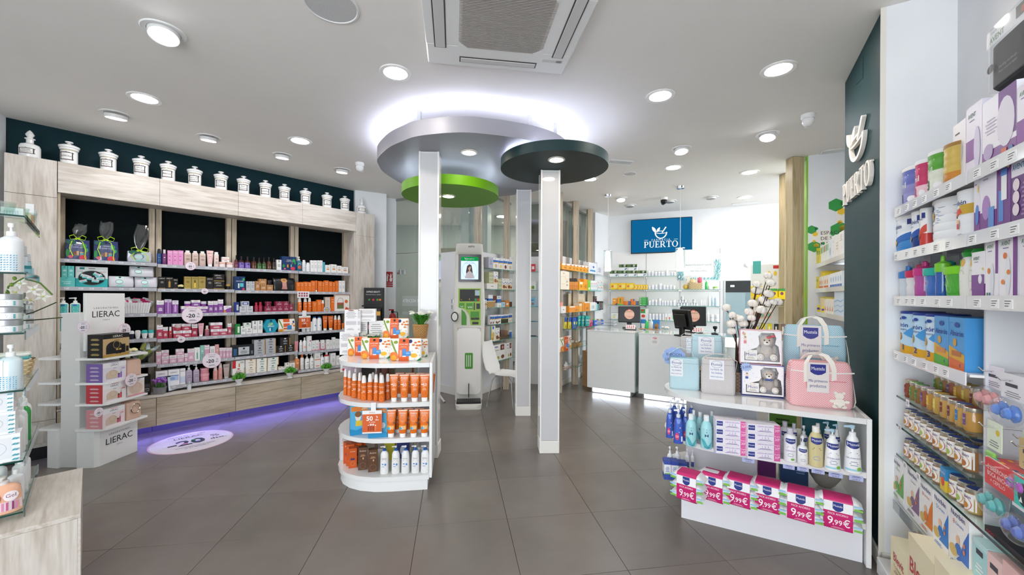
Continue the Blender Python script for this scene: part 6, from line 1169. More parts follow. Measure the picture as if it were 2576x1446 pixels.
MUSB='2b3a8c'
def mlogo(x=0,z=.8,w=.7,h=.14,c='2b3a86'):return(aP(((x-w,z-h*.35),(x-w,z+h*.5),(x+w,z+h*.5),(x+w,z-h*.35),(x+w*.5,z-h*.6),(x,z-h*.68),(x-w*.5,z-h*.6)),c),aT('Mustela',x,z+h*.06,h*.42,'f4f5fa',w*.85))
def cooler(x0,x1,yt,yb,c,lab,rz,z=None,d=.15,tagx=(-.5,.35),dark='c9c4c2',handle=0):
 z=MZ[2]if z is None else z;s,ox,oy=C7;p=onz(ox+s*(x0+x1)/2,oy+s*yb,z);w=(x1-x0)*s*p.y/FPX;h=H_EYE-(oy+s*yt-CY0)/FPX*p.y-z
 f=Vector((-sin(rz),cos(rz),0));q=p+f*d/2;t=T('cooler_bag',lab,'bag',(q.x,q.y,z+.0005),rz,'small baby cooler bags')
 m=noisy('bag_%s'%c,'#'+c,'#'+c,3,.7);n,l=nodes(m);b=n['Principled BSDF'];tc=n.new('ShaderNodeTexCoord');mp=n.new('ShaderNodeMapping');mp.inputs['Scale'].default_value=(150,150,150);mp.inputs['Rotation'].default_value=(PI/2,0,.785);
 vo=n.new('ShaderNodeTexVoronoi');vo.voronoi_dimensions='2D';vo.inputs['Scale'].default_value=1;vo.inputs['Randomness'].default_value=0;r=ramp(n,[(.24,'f4f4f2'),(.32,c)])
 l.new(tc.outputs['Object'],mp.inputs[0]);l.new(mp.outputs[0],vo.inputs[0]);l.new(vo.outputs['Distance'],r.inputs[0]);l.new(r.outputs[0],b.inputs['Base Color'])
 hw,hd=w/2,d/2
 MB().loft([(0,hw*.95,hd*.95,7),(h*.04,hw,hd,7),(h*.5,hw*1.01,hd*1.0,7),(h*.84,hw*.98,hd*.97,7),(h*.86,hw*.985,hd*.975,7),(h*.97,hw*.96,hd*.93,6),(h,hw*.88,hd*.82,6)],m,32).obj('body',t)
 MB().loft([(h*.845,hw*.992,hd*.982,7),(h*.852,hw*.992,hd*.982,7)],mat('#8a8a8e',.5),32,cap=(0,0)).obj('zipper',t)
 lb=MB();fn=lambda x,z_,L:(x,-hd*1.02-L,z_);fn.flat=True
 draw(lb,(aR(tagx[0],tagx[1],.42,.98,'e9ebee'),aO((tagx[0]+tagx[1])/2,.86,.32,.1,.0015,'2b3a86'),aT('Mustela',(tagx[0]+tagx[1])/2,.86,.07,'2b3a86',.3),aT('La fiesta de',(tagx[0]+tagx[1])/2,.72,.055,'3d4d96',.34),aT('los bebés',(tagx[0]+tagx[1])/2,.62,.055,'3d4d96',.3),aT('Bolsa isotérmica',(tagx[0]+tagx[1])/2,.51,.04,'3d4d96',.34)),w,h,fn);lb.obj('tag',t,sm=0)
 hb_=MB();hc=m if handle!=2 else mat('#e9e6e0',.7);hb_.strip([(hw*.99,0,h*.62),(hw*1.1,-.01,h*.95),(hw*.5,-.04,h*1.14),(-hw*.2,-.05,h*1.16),(-hw*.8,-.03,h*1.05),(-hw*1.0,0,h*.7)]if handle!=1 else[(-hw,0,h*.6),(-hw*1.05,.02,h*1.1),(-hw*.3,.03,h*1.32),(hw*.5,.03,h*1.2),(hw,0,h*.62)],.028,hc,up=(0,1,0),t=.0015);hb_.obj('carry_strap',t)
 return t
def wicker_riser(u0,u1,o0,o1,h,lab):
 t=T('wicker_riser',lab,'basket',MU.at((u0+u1)/2,(o0+o1)/2,MZ[2]+.0005),rzM);W1,W2=mat('#a08a70',.7),mat('#7d684f',.7);mb=MB();hx,hy=(u1-u0)/2,(o1-o0)/2
 rows=int(h/.012)
 for(nx,x0,y0,dx,dy,ln)in((0,-hx,-hy,1,0,2*hx),(1,-hx,hy,0,-1,2*hy),(2,hx,-hy,0,1,2*hy),(3,hx,hy,-1,0,2*hx)):
  n=max(2,int(ln/.016))
  for i in range(rows):
   for k in range(n):
    a,b=ln*k/n,ln*(k+1)/n;z0,z1=h*i/rows,h*(i+1)/rows;o=.004 if(i+k)%2 else .001;nxx,nyy=dy,-dx
    mb.add([(x0+dx*a,y0+dy*a,z0),(x0+dx*b,y0+dy*b,z0),(x0+dx*b,y0+dy*b,z1),(x0+dx*a,y0+dy*a,z1),(x0+dx*(a+b)/2+nxx*o,y0+dy*(a+b)/2+nyy*o,(z0+z1)/2)],[(0,1,4),(1,2,4),(2,3,4),(3,0,4)],W1 if(i+k)%2 else W2)
 mb.box(-hx,hx,-hy,hy,h-.004,h,W1);mb.SF('weave',t,sm=0);return t
cooler(98,246,296,464,'9fccd8','small pale blue cooler bag at the rounded end, under the cloud sign',rzM+.12,d=.12,tagx=(-.95,-.1),handle=1)
cooler(268,432,300,490,'b9b3b4','small grey dotted cooler bag in front of the blue one',rzM+.03,d=.13,tagx=(-.5,.35),handle=0)
wicker_riser(.22,.62,.33,.62,.135,'brown wicker box lifting the rear blue cooler bag')
cooler(215,368,176,345,'9fccd8','pale blue dotted cooler bag raised behind the grey one',rzM+.05,z=MZ[2]+.136,d=.14,tagx=(-.55,.45),handle=0);cooler(150,216,182,330,'b9b3b4','grey cooler bag partly hidden behind the raised blue one',rzM+.05,z=MZ[2]+.136,d=.12,tagx=(.0,.9),handle=0)
def blobsign(px,py,p_at,rx,rz_,n,amp,col,lines,lab,name='promo_sign',stem=None,tilt=0,tx='33405f'):
 t=T(name,lab,'sign',p_at,rzM+.08);N=n*8
 pts=[(rx*(1+amp*(abs(sin(n*b/2))if amp>0 else(1 if int(b/(2*PI)*n*2+.5)%2 else 0)))*cos(b),rz_*(1+amp*(abs(sin(n*b/2))if amp>0 else(1 if int(b/(2*PI)*n*2+.5)%2 else 0)))*sin(b))for b in[2*PI*k/N for k in range(N)]]
 mb=MB();m=len(pts);R_=MR(tilt,4,'Y');mb.add([(x,0,z)for x,z in pts]+[(x,.002,z)for x,z in pts],[list(range(m)),list(range(m,2*m))[::-1]]+[(i,m+i,m+(i+1)%m,(i+1)%m)for i in range(m)],'#'+col,R_);cd_=mb.obj('card',t,sm=0)
 mb=MB()
 for st,zz,hh in lines:mb.text(st,hh,'#'+tx,R_@MT((0,-.0008,zz)),maxw=rx*1.7)
 mb.obj('lettering',cd_,sm=0)
 if stem:bx(-.006,.006,.0025,.006,-stem,0,'#9aa6c4').obj('stem',t,sm=0)
 return t
s,ox,oy=C7
p=onz(ox+s*104,oy+s*440,MZ[2]);zc=H_EYE-(oy+s*284-CY0)/FPX*(p.y-.02)
blobsign(0,0,(onz(ox+s*104,oy+s*284,zc).x,p.y-.03,zc),.076,.066,9,.10,'8fa9dc',(('EDICIÓN',.018,.020),('LIMITADA',-.022,.020)),'blue cloud-shaped card reading EDICIÓN LIMITADA',stem=zc-MZ[2]-.001)
def bear(parent,kx,kz,k,bow,body='b3a498'):
 m=noisy('plush_%s'%bow,'#c9b8a8','#d9cabb',60,.9,.3,bscale=300);pad=mat('#efeae4',.8);mb=MB()
 def B_(x,y,z,r,sc=(1,1,1),mm=m):mb.ball((kx+x*k,y*k,kz+z*k),r*k,mm,14,9,sc)
 B_(0,0,.40,.30,(1,.7,1.12));B_(0,-.02,.92,.31,(1.08,.8,.95));B_(-.25,.02,1.17,.12,(1,.5,1));B_(.25,.02,1.17,.12,(1,.5,1))
 B_(-.33,-.05,.5,.13,(.8,.8,1.6));B_(.33,-.05,.5,.13,(.8,.8,1.6));B_(-.24,-.16,.2,.16,(1,1.1,.95));B_(.26,-.16,.2,.16,(1,1.1,.95));mb.obj('bear',parent)
 mb=MB();B_(0,-.24,.83,.13,(1.15,.6,.85),pad);mb.ball((kx-.25*k,-.30*k,kz+.17*k),.15*k,pad,14,8,(1,.5,1.05));mb.ball((kx+.27*k,-.30*k,kz+.17*k),.15*k,pad,14,8,(1,.5,1.05));B_(-.25,-.05,1.17,.07,(1,.3,1),pad);B_(.25,-.05,1.17,.07,(1,.3,1),pad);mb.obj('muzzle_and_soles',parent)
 mb=MB();B_(-.1,-.27,.96,.026,(1,.6,1),BLACK);B_(.1,-.27,.96,.026,(1,.6,1),BLACK);B_(0,-.325,.87,.036,(1.3,.7,.8),BLACK)
 for q in range(7):a=q*.9;B_(-.25+.08*cos(a),-.37,.17+.08*sin(a),.012,(1,.5,1),BLACK);B_(.27+.08*cos(a),-.37,.17+.08*sin(a),.012,(1,.5,1),BLACK)
 mb.obj('eyes_and_nose',parent)
 mb=MB();bm=mat('#d8606a' if bow=='girl' else '#4a5f9e',.6);cx,cz=(.16,1.13)if bow=='girl' else(0,.68);yb_=-.30 if bow=='girl' else-.26
 for sg in(-1,1):B_(cx+sg*.09,yb_,cz+sg*(.03 if bow=='girl' else 0),.08,(1,.45,.7),bm)
 B_(cx,yb_-.03,cz,.035,(1,1,1),bm);mb.obj('bow',parent)
def teddy(w,h,d,loc,rz,edge,girl,lab):
 t=T('teddy_gift_box',lab,'gift box',loc,rz,'teddy bear gift boxes');hw=w/2;wh=mat('#f3f1f2',.35);ed=mat('#'+edge,.4)
 bx(-hw,hw,d-.004,d,0,h,wh).box(-hw,-hw+.004,0,d-.004,0,h,ed).box(hw-.004,hw,0,d-.004,0,h,ed).box(-hw,hw,0,d,h-.004,h,ed).box(-hw,hw,0,d,0,.004,ed).obj('tray',t,sm=0)
 x0,x1,z0,z1=-hw*.78,hw*.90,h*.11,h*.93;P=[(x0,z0),(x1,z0),(x1*1.0,h*.3),(x1*.93,h*.55),(x1*.75,h*.62),(x1*.82,h*.78),(x1*.70,z1),(x1*.05,z1),(-x1*.12,h*.83),(-x1*.06,h*.6),(-x1*.18,h*.5),(x0,h*.36)]
 n=len(P);O_=[]
 for x,z_ in P:
  a=math.atan2((z_-h*.45)/(h),(x-hw*.25)/w);c,s_=cos(a),sin(a)
  c2,s2=c*w,s_*h;k1=((hw if c2>0 else-hw)-hw*.25)/c2 if abs(c2)>1e-9 else 1e9;k2=((h if s2>0 else 0)-h*.45)/s2 if abs(s2)>1e-9 else 1e9;k=min(k1,k2);O_.append((hw*.25+c2*k,h*.45+s2*k))
 fr=MB();corners=[(-hw,0),(hw,0),(hw,h),(-hw,h)]
 for i in range(n):
  j=(i+1)%n;a,b=O_[i],O_[j];poly=[P[i],P[j],b]
  mid=[c for c in corners if(abs(a[0]-c[0])<1e-6 or abs(a[1]-c[1])<1e-6)and(abs(b[0]-c[0])<1e-6 or abs(b[1]-c[1])<1e-6)and not(abs(a[0]-b[0])<1e-6 or abs(a[1]-b[1])<1e-6)]
  poly+=mid[:1]+[a]
  poly=ccw(poly)
  fr.add([(x,-.001,z_)for x,z_ in poly],[list(range(len(poly)))],wh);fr.add([(P[i][0],-.001,P[i][1]),(P[j][0],-.001,P[j][1]),(P[j][0],.012,P[j][1]),(P[i][0],.012,P[i][1])],[(0,1,2,3)],'#8a7f7c')
 fr.obj('front_panel',t,sm=0);bx(-hw,hw,-.0016,-.0011,0,.004,ed).box(-hw,hw,-.0016,-.0011,h-.004,h,ed).box(-hw,-hw+.004,-.0016,-.0011,0.004,h-.004,ed).box(hw-.004,hw,-.0016,-.0011,.004,h-.004,ed).obj('edging',t,sm=0)
 lb=MB();fn=lambda x,z_,L:(x,-.0012-L,z_);fn.flat=True
 draw(lb,(aT('Mustela',-.0,.965,.028,'c9a86a',.3),aT('Mustela',.0,.05,.026,'c9a86a' if girl else '2b3a86',.2))+((aE(-.84,.90,.05,.05,'e79aa0'),aE(-.77,.87,.05,.05,'d9c07a'),aR(-.82,-.812,.72,.86,'b9a29a'))if girl else())+(aE(-.74,.74 if girl else .66,.07,.05,'f0d7c4'),aR(-.82,-.68,.60 if girl else .54,.69 if girl else .61,'e88a94' if girl else '3a5bb0'),aE(-.74,.79 if girl else .71,.05,.02,'8a6a3a'))+tuple(aE(x,z_,.012,.008,'d7a0a0' if girl else '5a6fae')for x,z_ in((-.5,.88),(-.45,.72),(-.6,.55),(-.85,.45),(-.3,.6),(.9,.7),(.93,.4),(-.9,.2),(.5,.05),(.92,.95))),w,h,fn);lb.PR(t)
 cdm=MB();cdm.box(-hw*.74,-hw*.16,.002,.004,h*.13,h*.42,'#efece9');fn2=lambda x,z_,L:(x,.002-L,z_);fn2.flat=True;draw(cdm,(aT('Musti',-.46,.29,.085,'2b3a86',.27),aO(-.46,.38,.12,.045,.0012,'c9a86a'),aL(-.66,-.26,.16,.22,2,'b9a88a')),w,h,fn2);cdm.obj('name_card',t,sm=0)
 bear(O('plush',None,t,(hw*.30,d*.42,h*.12)),0,0,h*.62,'girl' if girl else 'boy')
 bx(x0+.002,x1+.004,.0125,.0130,z0,z1,FILM).obj('window_film',t,sm=0);return t
p1=onz(ox+s*475,oy+s*492,MZ[2]);p2=onz(ox+s*702,oy+s*514,MZ[2]);TBL=Line(p1,p2-p1);w=(p2-p1).xy.length;h=TBL.hit(ox+s*590,oy+s*334)[1]-MZ[2];d=.10
q=TBL.at(w/2,0,MZ[2]+.0005);teddy(w,h,d,q,TBL.rz,'4a55a0',False,'teddy bear box with blue edges and blue bow, under the pink-edged one')
h2=TBL.hit(ox+s*585,oy+s*150)[1]-MZ[2]-h;q=TBL.at(w/2-.012,.004,MZ[2]+h+.001);teddy(w*.985,h2,d,q,TBL.rz,'e7b9bf',True,'teddy bear box with pink edges and red bow, stacked on top')
u,zc=TBL.hit(ox+s*500,oy+s*343,-.012);pb_=TBL.at(u,-.012,zc)
blobsign(0,0,pb_,.036,.031,14,-.16,'a9c0e8',(('15,00€',0,.017),),'small blue star-shaped price card reading 15,00€',name='price_card',tilt=-.2,tx='2b3a86')
def duffel(loc,rz,w,h,d,c,lab):
 t=T('baby_changing_bag',lab,'bag',loc,rz,'large baby changing bags');hw,hd=w/2,d/2
 m=noisy('duffel_%s'%c,'#'+c,'#'+c,3,.65);n,l=nodes(m);b=n['Principled BSDF'];tc=n.new('ShaderNodeTexCoord');mp=n.new('ShaderNodeMapping');mp.inputs['Scale'].default_value=(110,110,110);mp.inputs['Rotation'].default_value=(PI/2,0,.785)
 vo=n.new('ShaderNodeTexVoronoi');vo.voronoi_dimensions='2D';vo.inputs['Scale'].default_value=1;vo.inputs['Randomness'].default_value=0;r=ramp(n,[(.2,'f6f1f0'),(.27,c)]);l.new(tc.outputs['Object'],mp.inputs[0]);l.new(mp.outputs[0],vo.inputs[0]);l.new(vo.outputs['Distance'],r.inputs[0]);l.new(r.outputs[0],b.inputs['Base Color'])
 MB().loft([(0,hw*.94,hd*.9,6),(h*.05,hw*.99,hd*.98,6),(h*.45,hw,hd,6),(h*.82,hw*.97,hd*.9,6),(h*.95,hw*.93,hd*.78,5),(h,hw*.86,hd*.6,5)],m,36).obj('body',t)
 zp=MB();zp.strip([(-hw*.98,-hd*.9,h*.80),(-hw*.5,-hd*.96,h*.78),(hw*.5,-hd*.96,h*.78),(hw*.98,-hd*.9,h*.80)],.008,'#f0e9e4',up=(0,0,1));zp.strip([(-hw*.55,-hd*1.0,h*.60),(hw*.75,-hd*1.0,h*.60)],.005,mat('#'+{'e9a6aa':'d98a90'}.get(c,'7fb0c4'),.6));zp.strip([(-hw*.5,-hd*1.01,h*.60),(-hw*.48,-hd*1.03,h*.42)],.006,mat('#'+{'e9a6aa':'d98a90'}.get(c,'7fb0c4'),.6),up=(1,0,0));zp.obj('zipper',t)
 H_=mat('#ece6dc',.7)
 for i,y in EN((-1,1)):
  hb_=MB();yy_=y*hd*.82
  hb_.strip([(-hw*.5,yy_*1.22 if y<0 else yy_,h*.56),(-hw*.5,yy_*1.15,h*.86),(-hw*.46,yy_*.9,h*1.0),(-hw*.30,yy_*.6,h*1.14),(0,yy_*.45,h*1.18),(hw*.18,yy_*.6,h*1.14),(hw*.32,yy_*.9,h*1.0),(hw*.36,yy_*1.15,h*.86),(hw*.36,yy_*1.22 if y<0 else yy_,h*.62)],.036,H_,up=(1,0,0)if False else(.7,0,.3),t=.002);hb_.obj('handle',t)
 st_=MB();st_.strip([(hw*1.0,0,h*.72),(hw*1.08,.01,h*.45),(hw*1.12,0,h*.15),(hw*1.03,-.01,h*.02)],.035,H_,up=(0,1,0),t=.002);st_.obj('shoulder_strap',t)
 lb=MB();lb.box(-hw*.48,hw*.20,-hd*1.075,-hd*1.055,h*.34,h*1.0,'#e7dfdc');fn=lambda x,z_,L:(x,-hd*1.075-L,z_);fn.flat=True
 draw(lb,mlogo(-.14,.86,.24,.2,'2e2f8a')+(aT('Mis primeros',-.14,.60,.075,'33408c',.29),aT('productos',-.14,.49,.075,'33408c',.25)),w,h,fn);lb.obj('tag',t,sm=0)
 bp=MB();cx,cz,k=hw*.52,h*.03,h*.26;bm=mat('#efe6dc',.8);y0=-hd*1.03
 for x,z_,r1,r2 in((0,.42,.42,.42),(0,1.,.34,.30),(-.28,1.28,.13,.13),(.28,1.28,.13,.13),(-.5,.55,.2,.14),(.5,.55,.2,.14),(-.3,.12,.22,.16),(.3,.12,.22,.16)):
  bp.loft([(0,r1*k,r2*k,2),(.004,r1*k*.9,r2*k*.9,2)],bm,16,M=MT((cx+x*k,y0,cz+z_*k))@RX)
 bp.obj('bear_patch',t);return t
pa,pb2=onz(ox+s*735,oy+s*548,MZ[2]),onz(ox+s*1082,oy+s*578,MZ[2]);wl=(pb2-pa).xy.length;LD=Line(pa,pb2-pa);hd_=LD.hit(ox+s*900,oy+s*322)[1]-MZ[2]
duffel(LD.at(wl/2,.075,MZ[2]+.0005),LD.rz,wl,hd_,.14,'e9a6aa','large pink dotted baby bag in front on the gondola top')
wicker_riser(.66,1.08,.36,.66,.16,'brown wicker box under the raised light blue baby bag')
LD2=Line(MU.at(0,.40),MU.D);a,_=LD2.hit(ox+s*700,oy+s*300);b,_=LD2.hit(ox+s*1040,oy+s*300);zz_=MZ[2]+.161;h=LD2.hit(ox+s*860,oy+s*125)[1]-zz_
duffel(LD2.at((a+b)/2,.075,zz_),MU.rz,(b-a),h,.14,'9cc8d8','large light blue dotted baby bag raised behind the pink one')
vu=LD2.hit(1862,930)[0];pv=LD2.at(vu-.02,.02,MZ[2]+.0005)
t=T('cotton_vase','tall dark ribbed vase holding bare stems with white cotton bolls','vase',pv)
mb=MB();mb.lathe([(.035,0),(.045,.02),(.05,.1),(.045,.17),(.035,.2),(.03,.2),(.035,.17)],noisy('dark_vase','#1c1d1f','#3a3c40',30,.5),24)
mb.obj('vase',t)
bolls=[(1828,775),(1842,793),(1852,800),(1862,802),(1840,815),(1869,815),(1841,834),(1884,785),(1890,765),(1903,732),(1904,716),(1893,764),(1915,780),(1923,734),(1920,755),(1934,706),(1939,713),(1931,694),(1927,762),(1945,760),(1957,760),(1890,800),(1900,815),(1934,740)]
def vloc(px,py,off):u_,z_=LD2.hit(px,py,off);q_=LD2.at(u_,off,z_);return q_-Vector(pv)
stems=MB();rr=RR(8);CO=mat('#efe9e0',.95);HU=mat('#3a2620',.8)
for i,(px,py)in EN(bolls):
 off=rr.uniform(-.03,.09);c=vloc(px,py,off);side=px<1875;base=Vector((rr.uniform(-.012,.012),rr.uniform(-.012,.012),.15));mid=base.lerp(c,.55)+Vector((.02 if side else .012,0,.02))
 stems.tube([base,base.lerp(mid,.5)+Vector((0,0,.03)),mid,c-(c-mid).normalized()*.02],[.0045,.004,.0035,.003],HU,5)
 bo=MB();up=(c-mid).normalized();R_=Vector((0,0,1)).rotation_difference(up).to_matrix().to_4x4();M=MT(c)@R_;r=.028*rr.uniform(.85,1.15)
 for q in range(4):a=q*PI/2+.4;bo.ball((r*.42*cos(a),r*.42*sin(a),r*.1),r*.78,CO,10,7,(1,1,1.05),.05,M)
 bo.ball((0,0,r*.5),r*.7,CO,10,6,(1,1,.8),.05,M);b_=bo.obj('cotton_boll',t)
 hu=MB()
 for q in range(5):a=q*1.2566;hu.add([(.004*cos(a-.6),.004*sin(a-.6),-r*.9),(r*.75*cos(a-.35),r*.75*sin(a-.35),-r*.55),(r*1.05*cos(a),r*1.05*sin(a),r*.15),(r*.75*cos(a+.35),r*.75*sin(a+.35),-r*.55)],[(0,1,2,3),(3,2,1,0)],HU,M)
 hu.obj('husk',b_,sm=0)
stems.obj('stems',t)
zM=MZ[1];BL='3f62c0'
def bl():return dict(c=f'3d5fbe',cap='eceef2',pc='e4e6ea',head=.24,n=2.2,taper=.82,a=(aE(-.3,.28,.42,.14,'d93a6a'),aT('50',-.3,.28,.09,'fbe6ee',.3),aE(.3,.62,.1,.03,'f0b8d0'),aP(((-.5,.95),(.5,.95),(.25,.78),(-.25,.78)),'7f9ae0'),aE(.1,.45,.06,.02,'e8eefc'),aR(.5,.8,.1,.3,'e8eefc')))
gb='blue baby shampoo pumps'
for i,(a,b,yt,yb,lab)in EN(((75,116,545,722,'blue baby pump bottle at the rounded end, outermost'),(115,168,568,752,'foremost blue baby pump bottle at the rounded end'),(163,196,566,738,'blue baby pump bottle beside the aqua whale bottles'),(82,118,518,700,'second row blue pump bottle behind the outermost'),(122,160,520,705,'second row blue pump bottle behind the foremost'),(104,136,506,680,'third row blue pump bottle near the rim'),(150,184,512,690,'third row blue pump bottle near the divider'),(192,230,520,690,'blue pump bottle right against the divider'))):
 spot('pump',C7,zM,a,b,yt,yb,lab,rz=rzM+.2,group=gb,d=.045,**bl())
DOL=(aE(0,.62,.06,.02,'1f3a6a'),aL(-.2,.2,.70,.72,1,'1f3a6a'),aE(-.45,.72,.03,.012,'1f3a6a'),aE(.45,.72,.03,.012,'1f3a6a'),aP(((-.3,.56),(.0,.50),(.3,.56),(.3,.44),(0,.5),(-.3,.44)),'1f3a6a'),aP(((-.9,.38),(-.4,.34),(.2,.12),(.9,.3),(.8,.12),(.2,.02),(-.5,.1)),'4fb0bb'),aT('Mustela',.1,.08,.06,'2b3a86',.5))
for i,(a,b,yt,yb,lab)in EN(((178,238,597,768,'aqua whale-face bubble bath bottle, left of the front two'),(258,322,603,782,'aqua whale-face bubble bath bottle, right of the front two'),(205,240,570,725,'aqua bottle in the second row, left'),(236,276,582,735,'aqua bottle in the second row, middle'),(300,338,576,735,'aqua bottle in the second row, right'))):
 spot('bottle',C7,zM,a,b,yt,yb,lab,'a5dbe0',rz=rzM+.1,group='aqua whale bottles',cap='e9eef0',ch=.16,ck=.48,sh=.3,a=DOL)
CR=(aR(-.96,-.55,.3,.85,'2b3a8c'),aT('Mustela',-.76,.6,.2,'f0f2fa',.18),aT('CREMA BÁLSAMO',.1,.78,.16,'9a6fb8',.5),aT('1  2  3',.1,.5,.2,'8a5fb0',.5),aL(-.4,.55,.15,.35,2,'7a5a9a'),aR(.62,1,0,1,'d85fa0'),aT('Duplo',.81,.78,.16,'fbe6f2',.16),aT('30',.78,.42,.3,'fbe6f2',.12),aT('%',.93,.5,.18,'fbe6f2',.06))
for j,(a,b,yt,yb)in EN(((340,500,628,812),(508,680,650,842))):
 p1,p2=onz(ox+s*a,oy+s*(yb-12),zM),onz(ox+s*b,oy+s*(yb+4),zM);LC=Line(p1,p2-p1);w=(p2-p1).xy.length;h=(LC.hit(ox+s*(a+b)/2,oy+s*yt)[1]-zM)/4
 for dp in range(2):
  for k in range(4):
   if dp and k<3:continue
   put('carton',round(w,3),.045,round(h-.0008,4),LC.at(w/2,.0235+dp*.05,zM+.0005+k*h),LC.rz,(f'{("lowest", "second lowest", "third lowest", "topmost")[k]} white and pink balm carton, {("left", "right")[j]} stack' if not dp else f'top balm carton of the rear column, {("left", "right")[j]} stack'),'balm cream cartons',dict(c='eeeaf2',a=CR,top='e6e2ea'))
  if dp:put('carton',round(w,3),.045,round(3*h-.001,4),LC.at(w/2,.0235+dp*.05,zM+.0005),LC.rz,f'column of balm cartons behind the {("left", "right")[j]} stack','balm cream cartons',dict(c='e6e2ea'))
ML=lambda t1,c1:mlogo(0,.78,.72,.16)+(aL(-.6,.6,.5,.58,2,c1),aL(-.5,.5,.2,.34,3,'9aa3b8'))
PD=lambda t=.74,x=():dict(c='f2f3f4',cap='a9c8dc',pc='f0f2f4',head=.22,n=2.2,taper=t,a=ML('','8a93b0')+x)
PL_=lambda x=():dict(c='f1f0f3',cap='c9c4d2',ch=.17,ck=.5,a=ML('','a06fb8')+x)
for i,(kind,a,b,yt,yb,lab,kk)in EN((('bottle',700,772,668,851,'white liniment bottle with lilac cap, front row',dict(c='f1f0f3',cap='c9c4d2',ch=.17,ck=.5,a=ML('','a06fb8')+(aT('LINIMENTO',0,.42,.05,'9a6fb8',.7),aE(.3,.12,.3,.04,'7ab04a')))),('bottle',680,735,632,806,'white liniment bottle with lilac cap, second row left',PL_()),('bottle',735,775,640,800,'white liniment bottle with lilac cap, second row right',PL_()),('pump',772,833,708,866,'short white foam pump with clear cap',dict(c='f2f2f3',cap='dfe2e6',head=.34,n=2,taper=.95,sp=.4,a=ML('','8a93b0'))),('pump',785,832,652,815,'white foam pump in the second row',dict(c='f2f2f3',cap='dfe2e6',head=.3,n=2,taper=.95,sp=.4,a=ML('','8a93b0'))),('bottle',832,918,660,878,'honey-coloured gel bottle with white cap',dict(c='cfc38e',cap='ece9e4',ch=.14,ck=.48,sh=.3,gl=mat('#d3c795',.12,coat=.5),a=ML('','7a6f4a'))),('bottle',860,905,640,820,'honey-coloured gel bottle in the second row',dict(c='cfc38e',cap='ece9e4',ch=.14,ck=.48,sh=.3,gl=mat('#d3c795',.12,coat=.5),a=ML('','7a6f4a'))),('pump',918,1012,676,899,'white baby milk pump with pale blue head',PD(.74,(aT('HYDRA BEBÉ',0,.40,.04,'3d4d96',.8),aR(-.9,.9,.08,.13,'9fd4e6'),aE(.55,.14,.25,.05,'8cc04a')))),('pump',908,962,632,830,'white pump with blue head, second row left',PD()),('pump',960,1006,644,850,'white pump with blue head, second row right',PD()),('pump',1022,1124,655,912,'largest white washing gel pump, nearest the end panel',PD(.72,(aT('GEL LAVANT DOUX',0,.42,.035,'3d4d96',.8),aR(-.9,.9,.08,.13,'9fd4e6'),aE(.55,.14,.25,.05,'8cc04a')))))):
 spot(kind,C7,zM,a,b,yt,yb,lab,rz=rzM,group='baby wash bottles on the gondola',d=None,**kk)
for i,(a,b,y0,y1,st)in EN(((219,279,779,812,'7,95 €'),(478,544,821,855,'14,90 €'),(695,757,857,890,'11,98 €'),(770,832,868,901,'8,95 €'),(846,916,880,915,'11,95 €'),(937,1012,897,936,'15,90 €'),(1046,1122,913,954,'16,90 €'))):
 Lf=Line(MU.at(0,-.031),MU.D);u0,z1=Lf.hit(ox+s*a,oy+s*y0);u1,z0=Lf.hit(ox+s*b,oy+s*y1);w=u1-u0;h=z1-z0
 if i==0:u0,w,h,z0=.36,.055,.03,MZ[1]-.035
 t=T('price_ticket',f'{ORD[i + 1]} lilac price ticket from the rounded end of the gondola','price ticket',Lf.at(u0+w/2,-.0012,z0),MU.rz,'price tickets on the gondola');bx(-w/2,w/2,0,.001,0,h,'#b9c2ea').obj('card',t,sm=0)
 mb=MB();fn=lambda x,z_,L:(x,-L,z_);fn.flat=True;draw(mb,(aL(-.7,.7,.55,.9,2,'3d4478'),aT(st,0,.25,.28,'2b305c')),w,h,fn);mb.PR(t)
PKC=mat('#c8206e',.4)
